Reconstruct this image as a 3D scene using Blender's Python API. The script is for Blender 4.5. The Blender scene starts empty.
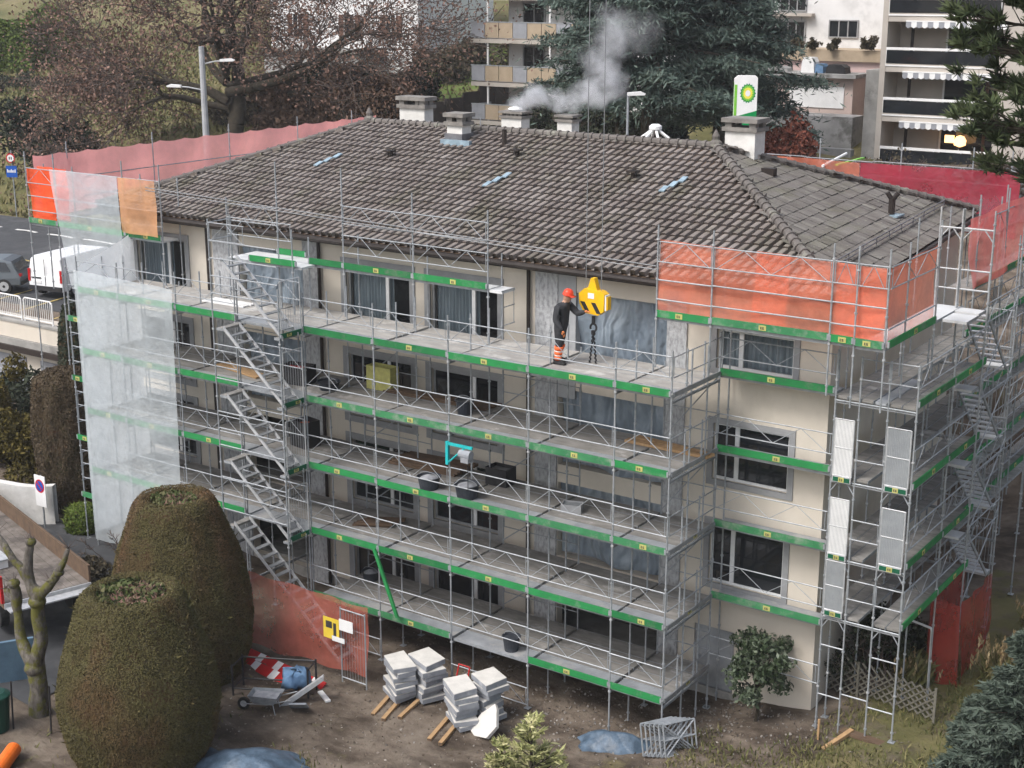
import bpy, bmesh, math, random
import numpy as np
from mathutils import Vector, Matrix
R = math.radians
HAZE = True
random.seed(7); RNG = np.random.default_rng(7)
SC = bpy.context.scene
COL = SC.collection
BASE = {}          # world position of every thing's Empty

# ------------------------------------------------------------------ camera, light
CAM = (15.637, -29.266, 18.517)
cd = bpy.data.cameras.new('camera'); cam = bpy.data.objects.new('camera', cd); COL.objects.link(cam)
cd.sensor_width = 36; cd.lens = 36*1450.6/1024; cd.clip_start = .5; cd.clip_end = 2000
cam.location = CAM; cam.rotation_euler = (R(90-15.547), 0, R(34.6475))
SC.camera = cam
SUN_EL, SUN_AZ = 52, 200
wd = bpy.data.worlds.new('World'); SC.world = wd; wd.use_nodes = True
nt = wd.node_tree; bg = nt.nodes['Background']
sky = nt.nodes.new('ShaderNodeTexSky'); sky.sky_type = 'NISHITA'; sky.sun_disc = False
sky.sun_elevation = R(SUN_EL); sky.sun_rotation = R(SUN_AZ); sky.air_density = 1.0; sky.dust_density = 4.0; sky.ozone_density = 1
hs = nt.nodes.new('ShaderNodeHueSaturation'); hs.inputs['Saturation'].default_value = .62
nt.links.new(sky.outputs[0], hs.inputs['Color']); nt.links.new(hs.outputs[0], bg.inputs['Color'])
bg.inputs['Strength'].default_value = .12
sl = bpy.data.lights.new('sun', 'SUN'); so = bpy.data.objects.new('sun', sl); COL.objects.link(so)
sl.energy = 1.0; sl.angle = R(18); sl.color = (1, .98, .96)
az = R(SUN_AZ)      # Nishita: rotation measured from +Y towards +X
sd = Vector((math.sin(az)*math.cos(R(SUN_EL)), math.cos(az)*math.cos(R(SUN_EL)), math.sin(R(SUN_EL))))
so.rotation_euler = sd.to_track_quat('Z', 'Y').to_euler()
SC.view_settings.view_transform = 'Standard'; SC.view_settings.look = 'None'
SC.view_settings.exposure = 1.10; SC.view_settings.gamma = 1
SC.cycles.max_bounces = 6; SC.cycles.diffuse_bounces = 3; SC.cycles.glossy_bounces = 2
SC.cycles.transmission_bounces = 3; SC.cycles.transparent_max_bounces = 10; SC.cycles.volume_bounces = 1
SC.cycles.use_denoising = True
SC.cycles.caustics_reflective = False; SC.cycles.caustics_refractive = False

# ------------------------------------------------------------------ materials
def N(nt, t, **kw):
    n = nt.nodes.new(t)
    for k, v in kw.items(): setattr(n, k, v)
    return n
def ramp(nt, stops):
    r = N(nt, 'ShaderNodeValToRGB'); e = r.color_ramp.elements
    while len(e) < len(stops): e.new(.5)
    for el, (p, c) in zip(e, stops):
        el.position = p; el.color = (*c, 1)
    return r
def lk(nt, a, b): nt.links.new(a, b)
def noise(nt, scale, detail=4, rough=.6, vec=None, stretch=None):
    n = N(nt, 'ShaderNodeTexNoise'); n.inputs['Scale'].default_value = scale
    n.inputs['Detail'].default_value = detail; n.inputs['Roughness'].default_value = rough
    if vec is None:
        vec = N(nt, 'ShaderNodeNewGeometry').outputs['Position']
    if stretch:
        mp = N(nt, 'ShaderNodeMapping'); mp.inputs['Scale'].default_value = stretch
        lk(nt, vec, mp.inputs['Vector']); vec = mp.outputs[0]
    lk(nt, vec, n.inputs['Vector']); return n
def mat(name, c1, c2=None, scale=2, rough=.8, metal=0, detail=5, bump=0, bscale=None, stretch=None, lo=.35, hi=.65, spec=.3, c3=None, s3=.4, t3=(.52, .62)):
    m = bpy.data.materials.new(name); m.use_nodes = True; nt = m.node_tree
    b = nt.nodes['Principled BSDF']; b.inputs['Roughness'].default_value = rough; b.inputs['Metallic'].default_value = metal
    b.inputs['Specular IOR Level'].default_value = spec
    if c2 is None: c2 = tuple(x*.82 for x in c1)
    n = noise(nt, scale, detail, stretch=stretch); r = ramp(nt, [(lo, c1), (hi, c2)])
    lk(nt, n.outputs['Fac'], r.inputs[0]); out = r.outputs[0]
    if c3:
        n3 = noise(nt, s3, 6, .7); r3 = ramp(nt, [(t3[0], (0, 0, 0)), (t3[1], (1, 1, 1))]); lk(nt, n3.outputs['Fac'], r3.inputs[0])
        mx = N(nt, 'ShaderNodeMix', data_type='RGBA'); lk(nt, r3.outputs[0], mx.inputs['Factor'])
        lk(nt, out, mx.inputs['A']); mx.inputs['B'].default_value = (*c3, 1); out = mx.outputs['Result']
    lk(nt, out, b.inputs['Base Color'])
    if bump:
        nb = noise(nt, bscale or scale*4, 4); bp = N(nt, 'ShaderNodeBump'); bp.inputs['Strength'].default_value = bump
        bp.inputs['Distance'].default_value = .03
        lk(nt, nb.outputs['Fac'], bp.inputs['Height']); lk(nt, bp.outputs[0], b.inputs['Normal'])
    return m
def leafmat(name, dark, mid, light, rough=.7, cl=.8, patch=None):
    m = bpy.data.materials.new(name); m.use_nodes = True; nt = m.node_tree
    b = nt.nodes['Principled BSDF']; b.inputs['Roughness'].default_value = rough; b.inputs['Specular IOR Level'].default_value = .15
    a = N(nt, 'ShaderNodeAttribute', attribute_name='tone'); n = noise(nt, cl, 3)
    ad = N(nt, 'ShaderNodeMath', operation='MULTIPLY_ADD'); lk(nt, a.outputs['Fac'], ad.inputs[0]); ad.inputs[1].default_value = .55
    mu = N(nt, 'ShaderNodeMath', operation='MULTIPLY_ADD'); lk(nt, n.outputs['Fac'], mu.inputs[0]); mu.inputs[1].default_value = 1.3; mu.inputs[2].default_value = -.42
    lk(nt, mu.outputs[0], ad.inputs[2])
    r = ramp(nt, [(.05, dark), (.45, mid), (.9, light)]); lk(nt, ad.outputs[0], r.inputs[0]); out = r.outputs[0]
    if patch:
        n3 = noise(nt, .55, 4, .6, stretch=(1, 1, .6)); r3 = ramp(nt, [(.48, (0, 0, 0)), (.66, (.8, .8, .8))]); lk(nt, n3.outputs['Fac'], r3.inputs[0])
        mx = N(nt, 'ShaderNodeMix', data_type='RGBA'); lk(nt, r3.outputs[0], mx.inputs['Factor']); lk(nt, out, mx.inputs['A']); mx.inputs['B'].default_value = (*patch, 1); out = mx.outputs['Result']
    lk(nt, out, b.inputs['Base Color'])
    return m
def netmat(name, col, op, weave=.12, scale=1.2):
    m = bpy.data.materials.new(name); m.use_nodes = True; nt = m.node_tree
    nt.nodes.remove(nt.nodes['Principled BSDF']); o = nt.nodes['Material Output']
    d = N(nt, 'ShaderNodeBsdfDiffuse'); d.inputs['Color'].default_value = (*col, 1)
    tl = N(nt, 'ShaderNodeBsdfTranslucent'); tl.inputs['Color'].default_value = (*col, 1)
    mx = N(nt, 'ShaderNodeMixShader'); mx.inputs[0].default_value = .4; lk(nt, d.outputs[0], mx.inputs[1]); lk(nt, tl.outputs[0], mx.inputs[2])
    tr = N(nt, 'ShaderNodeBsdfTransparent'); m2 = N(nt, 'ShaderNodeMixShader')
    n = noise(nt, scale, 5); mr = N(nt, 'ShaderNodeMapRange'); mr.inputs['From Min'].default_value = .35; mr.inputs['From Max'].default_value = .65
    mr.inputs['To Min'].default_value = op-weave; mr.inputs['To Max'].default_value = op+weave
    lk(nt, n.outputs['Fac'], mr.inputs['Value']); lk(nt, mr.outputs[0], m2.inputs[0])
    lk(nt, tr.outputs[0], m2.inputs[1]); lk(nt, mx.outputs[0], m2.inputs[2]); lk(nt, m2.outputs[0], o.inputs['Surface'])
    nb = noise(nt, 5, 4); bp = N(nt, 'ShaderNodeBump'); bp.inputs['Strength'].default_value = .5; bp.inputs['Distance'].default_value = .08
    lk(nt, nb.outputs['Fac'], bp.inputs['Height']); lk(nt, bp.outputs[0], d.inputs['Normal'])
    return m
M = {}
M['steel'] = mat('galvanised_steel', (.36, .38, .40), (.25, .27, .285), 6, .5, .3, spec=.4)
M['steel_dark'] = mat('weathered_steel', (.28, .29, .30), (.20, .21, .22), 4, .5, .3)
M['alu'] = mat('bare_aluminium', (.52, .53, .54), (.40, .41, .42), 8, .45, .3, spec=.5)
M['deck'] = mat('weathered_deck_shaded', (.27, .258, .24), (.175, .168, .155), 1.6, .85, c3=(.46, .45, .43), s3=.9, t3=(.57, .72), stretch=(1, 3, 1))  # weathered boards, toned down to paint in the shade of the lower lifts
M['deck_lit'] = mat('weathered_deck_lit', (.36, .345, .32), (.265, .255, .238), 1.6, .85, c3=(.54, .53, .51), s3=.9, t3=(.54, .70), stretch=(1, 3, 1))  # same weathered boards, paler: open light on the top lift put into the colour
M['deck_steel'] = mat('deck_steel', (.36, .38, .405), (.27, .285, .30), 2, .55, .2, c3=(.40, .40, .39), s3=.8)
M['deck_white'] = mat('clean_aluminium_deck', (.66, .67, .67), (.55, .56, .56), 2, .55, .1)
M['green'] = mat('toe_board_green', (.020, .23, .065), (.020, .18, .055), 2.5, .6, c3=(.12, .24, .14), s3=2.6, t3=(.54, .70))
M['green_faded'] = mat('toe_board_faded_green', (.045, .21, .085), (.03, .16, .065), 2.5, .7, c3=(.20, .27, .20), s3=2.2, t3=(.5, .68))
M['green_worn'] = mat('toe_board_worn_green', (.016, .17, .05), (.012, .125, .04), 2.5, .6, c3=(.10, .16, .10), s3=3, t3=(.52, .68))
M['dkgreen'] = mat('toe_board_dark_green', (.01, .10, .05), None, 3, .5)
M['yellow'] = mat('label_yellow', (.48, .46, .15), (.36, .34, .12), 8, .7)
M['yellow_sign'] = mat('notice_yellow', (.75, .55, .06), (.68, .50, .05), 5, .6)
M['ink'] = mat('ink', (.05, .05, .05), None, 5, .6)
M['wall'] = mat('beige_render', (.61, .555, .475), (.56, .51, .435), .8, .9, bump=.15, bscale=30, c3=(.48, .44, .375), s3=.55, t3=(.5, .78), stretch=(1.4, 1.4, .5))
M['surround'] = mat('grey_window_surround', (.30, .305, .31), (.25, .255, .26), 3, .8)
M['white_frame'] = mat('white_window_frame', (.72, .73, .73), (.64, .65, .65), 4, .4)
M['broken'] = mat('broken_insulation_edge', (.44, .45, .46), (.20, .20, .205), 12, .95, stretch=(1, 1, .45), lo=.42, hi=.75, bump=.8, bscale=12)
M['greyplaster'] = mat('grey_plaster', (.38, .39, .40), (.30, .31, .32), 2, .9)
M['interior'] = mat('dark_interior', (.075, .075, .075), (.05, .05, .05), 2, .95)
M['concrete'] = mat('concrete', (.33, .32, .30), (.24, .235, .22), 1.4, .95, bump=.25, c3=(.17, .165, .155), s3=.5)
M['fascia'] = mat('dark_brown_gutter', (.022, .017, .015), (.035, .027, .023), 2, .5)
M['curtain'] = mat('blue_grey_curtain', (.34, .41, .45), (.22, .28, .32), 7, .9, stretch=(1, 1, .1))
M['plaster_white'] = mat('chimney_render', (.70, .69, .66), (.56, .55, .52), 2.2, .95, bump=.3, c3=(.36, .35, .33), s3=1.2, t3=(.58, .75))
M['stringer'] = mat('bright_stair_stringer', (.58, .59, .60), (.48, .49, .50), 5, .4, spec=.5)
M['stone_cap'] = mat('chimney_stone', (.25, .235, .215), (.15, .14, .13), 3, .95, bump=.4)
M['lead'] = mat('flashing', (.13, .13, .14), (.2, .2, .21), 3, .5, .3)
M['mudglass'] = mat('skylight_tile', (.30, .40, .46), (.20, .27, .32), 6, .3)
M['black'] = mat('black_plastic', (.018, .018, .02), (.03, .03, .032), 3, .5)
M['darkcloth'] = mat('dark_workwear', (.028, .029, .033), (.045, .046, .05), 6, .9)
M['skin'] = mat('skin', (.50, .29, .20), (.44, .25, .17), 10, .6)
M['hivis'] = mat('hi_vis_orange', (.85, .16, .04), (.75, .12, .03), 6, .6)
M['hivis_band'] = mat('reflective_band', (.75, .75, .72), None, 6, .4)
M['helmet'] = mat('orange_red_helmet', (.78, .07, .03), None, 6, .3)
M['hook_yellow'] = mat('hook_block_yellow', (.80, .46, .012), (.70, .40, .012), 4, .4)
M['glassy'] = None
def glass(name, col, alpha, rough=.06):
    m = bpy.data.materials.new(name); m.use_nodes = True; nt = m.node_tree
    b = nt.nodes['Principled BSDF']; b.inputs['Roughness'].default_value = rough; b.inputs['Specular IOR Level'].default_value = .6
    n = noise(nt, .7, 2); r = ramp(nt, [(.3, col), (.7, tuple(c*.6 for c in col))]); lk(nt, n.outputs['Fac'], r.inputs[0]); lk(nt, r.outputs[0], b.inputs['Base Color'])
    b.inputs['Alpha'].default_value = alpha
    return m
M['glass'] = glass('window_glass', (.03, .035, .04), .16)
M['glass_dark'] = glass('dark_window_glass', (.02, .023, .027), .93)
def plastic_sheet():
    m = bpy.data.materials.new('blue_grey_plastic_sheet'); m.use_nodes = True; nt = m.node_tree
    b = nt.nodes['Principled BSDF']; b.inputs['Roughness'].default_value = .38; b.inputs['Specular IOR Level'].default_value = .4
    n = noise(nt, 1.1, 5, stretch=(1, 1, .5)); r = ramp(nt, [(.3, (.13, .165, .205)), (.55, (.22, .265, .31)), (.75, (.36, .41, .45))]); lk(nt, n.outputs['Fac'], r.inputs[0]); lk(nt, r.outputs[0], b.inputs['Base Color'])
    w = N(nt, 'ShaderNodeTexWave'); w.inputs['Scale'].default_value = .9; w.inputs['Distortion'].default_value = 7; w.inputs['Detail'].default_value = 3
    lk(nt, N(nt, 'ShaderNodeNewGeometry').outputs['Position'], w.inputs['Vector'])
    bp = N(nt, 'ShaderNodeBump'); bp.inputs['Strength'].default_value = .7; bp.inputs['Distance'].default_value = .1
    lk(nt, w.outputs['Fac'], bp.inputs['Height']); lk(nt, bp.outputs[0], b.inputs['Normal'])
    return m
M['sheet'] = plastic_sheet()
M['tarp'] = mat('blue_tarpaulin', (.045, .070, .10), (.10, .145, .20), 3.5, .4, bump=.9, bscale=4)
M['net_white'] = netmat('white_netting', (.88, .96, 1.0), .42, .06)
M['net_white_dense'] = netmat('dense_white_netting', (.95, .98, 1.0), .88, .05)
M['net_orange'] = netmat('orange_netting', (1.0, .31, .19), .54, .12)
M['net_tan'] = netmat('faded_orange_netting', (.95, .50, .26), .58, .12)
M['net_red'] = netmat('bright_orange_red_netting', (1.0, .16, .06), .88, .06)
M['net_pink'] = netmat('pink_netting', (1.0, .46, .44), .88, .08)
M['gate_mesh'] = netmat('grey_gate_mesh', (.55, .58, .60), .55, .06)
M['net_salmon'] = netmat('salmon_netting', (1.0, .27, .24), .66, .12)
M['net_rose'] = netmat('rose_netting', (.50, .05, .085), .68, .12)
M['net_brick'] = netmat('brick_red_netting', (.66, .19, .14), .56, .14)
M['net_box'] = netmat('dark_red_netting', (.46, .08, .06), .64, .10)
M['wood'] = mat('raw_timber', (.42, .27, .14), (.32, .20, .10), 4, .85, stretch=(3, 1, 1))
M['wood_dark'] = mat('weathered_timber', (.13, .085, .055), (.09, .06, .04), 4, .9)
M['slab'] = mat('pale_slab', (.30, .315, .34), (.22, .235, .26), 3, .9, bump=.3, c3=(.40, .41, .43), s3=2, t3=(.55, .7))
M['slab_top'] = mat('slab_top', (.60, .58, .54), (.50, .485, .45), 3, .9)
M['bark'] = mat('bark', (.060, .050, .036), (.036, .030, .022), 5, .95, bump=.6, bscale=14)
M['bark_moss'] = mat('mossy_bark', (.15, .135, .118), (.055, .048, .040), 9, .95, bump=1, bscale=18, c3=(.095, .092, .02), s3=2.4, t3=(.47, .58), stretch=(1, 1, .4))
M['twig'] = mat('twigs', (.115, .088, .075), (.08, .062, .053), 5, .95)
M['asphalt'] = mat('asphalt', (.060, .062, .066), (.045, .047, .05), 2, .8, bump=.2, bscale=40, c3=(.085, .086, .09), s3=.3)
M['paint_w'] = mat('road_paint', (.62, .62, .60), (.48, .48, .46), 6, .7)
M['paint_y'] = mat('road_paint_yellow', (.52, .40, .14), (.40, .31, .11), 6, .7)
M['white'] = mat('white_paint', (.78, .78, .77), (.70, .70, .69), 2, .55)
M['carwhite'] = mat('van_white', (.78, .79, .80), (.72, .73, .74), 1, .3, spec=.5)
M['cargrey'] = mat('car_grey', (.13, .15, .165), (.11, .125, .14), 1, .3, .4, spec=.5)
M['carnavy'] = mat('car_dark', (.02, .025, .035), (.028, .034, .045), 1, .3, .2, spec=.5)
M['redlens'] = mat('tail_light', (.45, .01, .012), (.35, .008, .01), 6, .25)
M['rubber'] = mat('rubber', (.02, .02, .02), (.03, .03, .03), 6, .85)
M['pink_wall'] = mat('pinkish_render', (.62, .47, .45), (.55, .41, .39), .7, .9, c3=(.42, .33, .32), s3=.5, t3=(.55, .8))
M['peach_wall'] = mat('peach_render', (.56, .45, .40), (.50, .40, .36), .7, .9)
M['white_wall'] = mat('white_render', (.70, .70, .70), (.62, .62, .62), .6, .9, c3=(.55, .55, .55), s3=.3)
M['beige_wall'] = mat('sand_render', (.46, .42, .375), (.40, .365, .325), .8, .9)
M['grey_wall'] = mat('grey_stained_wall', (.36, .355, .35), (.25, .25, .245), .9, .95, c3=(.15, .15, .14), s3=.5)
M['shutter'] = mat('brown_shutter', (.13, .065, .045), None, 4, .7)
M['rail_tan'] = mat('tan_balcony_panel', (.40, .32, .23), (.34, .27, .19), 2, .7)
M['rail_grey'] = mat('grey_balcony_panel', (.30, .31, .34), (.25, .26, .28), 2, .5)
M['fence_brown'] = mat('brown_fence', (.075, .06, .055), (.055, .045, .04), 1.5, .8)
M['sign_blue'] = mat('sign_blue', (.01, .09, .42), None, 5, .4)
M['sign_red'] = mat('sign_red', (.5, .01, .02), None, 5, .4)
M['pylon_green'] = mat('pylon_green', (.005, .25, .07), None, 5, .35)
M['pylon_lime'] = mat('pylon_lime', (.20, .55, .06), None, 5, .35)
M['pylon_yellow'] = mat('pylon_yellow', (.85, .75, .10), None, 5, .35)
M['red_paint'] = mat('red_paint', (.48, .02, .02), (.40, .015, .015), 5, .5)
M['blue_panel'] = mat('blue_panel', (.12, .20, .27), (.09, .15, .21), 2, .6)
M['orange_pipe'] = mat('orange_pipe', (.80, .17, .02), (.7, .14, .015), 5, .5)
M['bin_green'] = mat('dark_green_bin', (.008, .05, .035), None, 4, .5)
M['turquoise'] = mat('turquoise_paint', (.02, .45, .46), (.02, .36, .38), 5, .5)
M['blue_cloth'] = mat('blue_sack', (.10, .19, .32), (.14, .24, .38), 5, .8, bump=.6, bscale=9)
M['bucket'] = mat('mortar_tub', (.03, .035, .045), (.05, .055, .065), 5, .6)
M['mortar'] = mat('dry_mortar', (.33, .34, .36), (.22, .23, .25), 6, .95)
M['lattice'] = mat('grey_lattice_wood', (.20, .19, .155), (.14, .13, .105), 4, .9)
M['pvc'] = mat('white_pipe', (.62, .63, .63), None, 4, .5)
M['bedwood'] = mat('worn_bed_boards', (.20, .175, .155), (.11, .095, .08), 2.2, .9, c3=(.07, .06, .055), s3=.9, t3=(.5, .66))
M['clods'] = mat('soil_clods', (.13, .115, .10), (.24, .225, .205), 7, .95)
# ground
def groundmat():
    m = bpy.data.materials.new('ground_soil_and_grass'); m.use_nodes = True; nt = m.node_tree
    b = nt.nodes['Principled BSDF']; b.inputs['Roughness'].default_value = .95; b.inputs['Specular IOR Level'].default_value = .15
    a = N(nt, 'ShaderNodeAttribute', attribute_name='cover')   # 0 soil, 1 grass
    n1 = noise(nt, 1.3, 6); soil = ramp(nt, [(.3, (.085, .068, .053)), (.5, (.145, .117, .092)), (.72, (.205, .172, .138))]); lk(nt, n1.outputs['Fac'], soil.inputs[0])
    nw = noise(nt, .45, 5, .65, stretch=(1, 2.2, 1)); rw = ramp(nt, [(.40, (.48, .46, .45)), (.56, (1, 1, 1))]); lk(nt, nw.outputs['Fac'], rw.inputs[0])
    mw = N(nt, 'ShaderNodeMix', data_type='RGBA', blend_type='MULTIPLY'); mw.inputs['Factor'].default_value = 1; lk(nt, soil.outputs[0], mw.inputs['A']); lk(nt, rw.outputs[0], mw.inputs['B'])
    n2 = noise(nt, .35, 6); gr = ramp(nt, [(.3, (.075, .082, .030)), (.5, (.13, .120, .052)), (.7, (.20, .165, .088))]); lk(nt, n2.outputs['Fac'], gr.inputs[0])
    n3 = noise(nt, .9, 6, .7); ad = N(nt, 'ShaderNodeMath', operation='MULTIPLY_ADD'); lk(nt, n3.outputs['Fac'], ad.inputs[0]); ad.inputs[1].default_value = 1.6; lk(nt, a.outputs['Fac'], ad.inputs[2])
    st = N(nt, 'ShaderNodeMapRange'); st.inputs['From Min'].default_value = 1.15; st.inputs['From Max'].default_value = 1.45; lk(nt, ad.outputs[0], st.inputs['Value'])
    mx = N(nt, 'ShaderNodeMix', data_type='RGBA'); lk(nt, st.outputs[0], mx.inputs['Factor']); lk(nt, mw.outputs['Result'], mx.inputs['A']); lk(nt, gr.outputs[0], mx.inputs['B'])
    lk(nt, mx.outputs['Result'], b.inputs['Base Color'])
    nb = noise(nt, 9, 6, .7); bp = N(nt, 'ShaderNodeBump'); bp.inputs['Strength'].default_value = .7; bp.inputs['Distance'].default_value = .06
    lk(nt, nb.outputs['Fac'], bp.inputs['Height']); lk(nt, bp.outputs[0], b.inputs['Normal'])
    return m
M['ground'] = groundmat()
def tilemat(name, a, b_, c):
    m = bpy.data.materials.new(name); m.use_nodes = True; nt = m.node_tree
    b = nt.nodes['Principled BSDF']; b.inputs['Roughness'].default_value = .85; b.inputs['Specular IOR Level'].default_value = .25
    at = N(nt, 'ShaderNodeAttribute', attribute_name='tone'); r = ramp(nt, [(0, a), (.5, b_), (1, c)]); lk(nt, at.outputs['Fac'], r.inputs[0])
    n = noise(nt, .55, 6, .7); r2 = ramp(nt, [(.35, (.78, .75, .73)), (.6, (1.06, 1.06, 1.06))]); lk(nt, n.outputs['Fac'], r2.inputs[0])
    mx = N(nt, 'ShaderNodeMix', data_type='RGBA', blend_type='MULTIPLY'); mx.inputs['Factor'].default_value = 1; lk(nt, r.outputs[0], mx.inputs['A']); lk(nt, r2.outputs[0], mx.inputs['B'])
    nm = noise(nt, .8, 7, .75, stretch=(1, .45, 1)); rm = ramp(nt, [(.50, (0, 0, 0)), (.72, (.75, .75, .75))]); lk(nt, nm.outputs['Fac'], rm.inputs[0])
    mm = N(nt, 'ShaderNodeMix', data_type='RGBA'); lk(nt, rm.outputs[0], mm.inputs['Factor']); lk(nt, mx.outputs['Result'], mm.inputs['A']); mm.inputs['B'].default_value = (.105, .102, .062, 1); mx = mm
    n2 = noise(nt, 6, 5, .8); r3 = ramp(nt, [(.58, (0, 0, 0)), (.70, (1, 1, 1))]); lk(nt, n2.outputs['Fac'], r3.inputs[0])
    m2 = N(nt, 'ShaderNodeMix', data_type='RGBA'); lk(nt, r3.outputs[0], m2.inputs['Factor']); lk(nt, mx.outputs['Result'], m2.inputs['A']); m2.inputs['B'].default_value = (.23, .23, .18, 1)
    lk(nt, m2.outputs['Result'], b.inputs['Base Color'])
    return m
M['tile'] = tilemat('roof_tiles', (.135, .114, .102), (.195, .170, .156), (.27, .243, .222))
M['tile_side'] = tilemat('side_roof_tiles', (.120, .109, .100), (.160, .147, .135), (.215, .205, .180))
M['ridge_tile'] = mat('hip_tiles', (.15, .135, .125), (.10, .09, .083), 3, .85, c3=(.24, .24, .2), s3=2, t3=(.55, .7))
M['yew'] = leafmat('clipped_yew', (.086, .072, .030), (.094, .082, .034), (.104, .096, .040), cl=.45, patch=(.120, .066, .036))
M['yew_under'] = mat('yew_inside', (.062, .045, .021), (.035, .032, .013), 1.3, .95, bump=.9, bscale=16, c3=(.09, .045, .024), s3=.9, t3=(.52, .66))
M['yew_top'] = leafmat('regrown_top', (.03, .045, .015), (.07, .09, .03), (.13, .11, .06), cl=2)
M['thuja'] = leafmat('brown_thuja', (.045, .034, .022), (.070, .051, .032), (.092, .070, .044), cl=.8)
M['thuja_gold'] = leafmat('golden_thuja', (.035, .030, .008), (.085, .070, .018), (.14, .11, .03), cl=1.2)
M['box_green'] = leafmat('bright_hedge', (.035, .060, .010), (.075, .115, .020), (.13, .16, .035), cl=.8)
M['darkleaf'] = leafmat('dark_evergreen', (.012, .017, .010), (.026, .034, .020), (.05, .058, .036), cl=.6)
M['cedar'] = leafmat('blue_green_cedar', (.036, .054, .046), (.066, .094, .079), (.115, .150, .122), cl=.45)
M['pine'] = leafmat('dark_pine', (.024, .036, .018), (.052, .072, .032), (.098, .120, .056), cl=.8)
M['spruce'] = leafmat('blue_spruce', (.030, .042, .032), (.060, .080, .062), (.115, .142, .115), cl=1.2)
M['pale_con'] = leafmat('pale_conifer', (.13, .15, .05), (.28, .29, .12), (.52, .48, .27), cl=3)
M['oakleaf'] = leafmat('withered_leaves', (.095, .058, .045), (.175, .105, .080), (.27, .170, .132), cl=.35)
M['beech'] = leafmat('beech_hedge', (.060, .040, .029), (.125, .080, .055), (.20, .13, .09), cl=.6)
M['redshrub'] = leafmat('red_shrub', (.06, .018, .012), (.13, .04, .026), (.20, .075, .05), cl=1)
M['shrub'] = leafmat('brushwood', (.030, .028, .018), (.065, .055, .035), (.11, .09, .06), cl=.8)
M['laurel'] = leafmat('glossy_dark_leaves', (.018, .028, .014), (.042, .060, .032), (.13, .155, .11), .4, cl=2)
M['dryplume'] = leafmat('dry_plumes', (.20, .14, .07), (.34, .25, .13), (.50, .40, .24), cl=3)
M['grassblade'] = leafmat('grass_blades', (.06, .072, .024), (.12, .120, .045), (.21, .175, .09), cl=.25)
M['moss'] = leafmat('ground_litter', (.05, .035, .022), (.12, .09, .065), (.32, .30, .27), cl=3)

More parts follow.
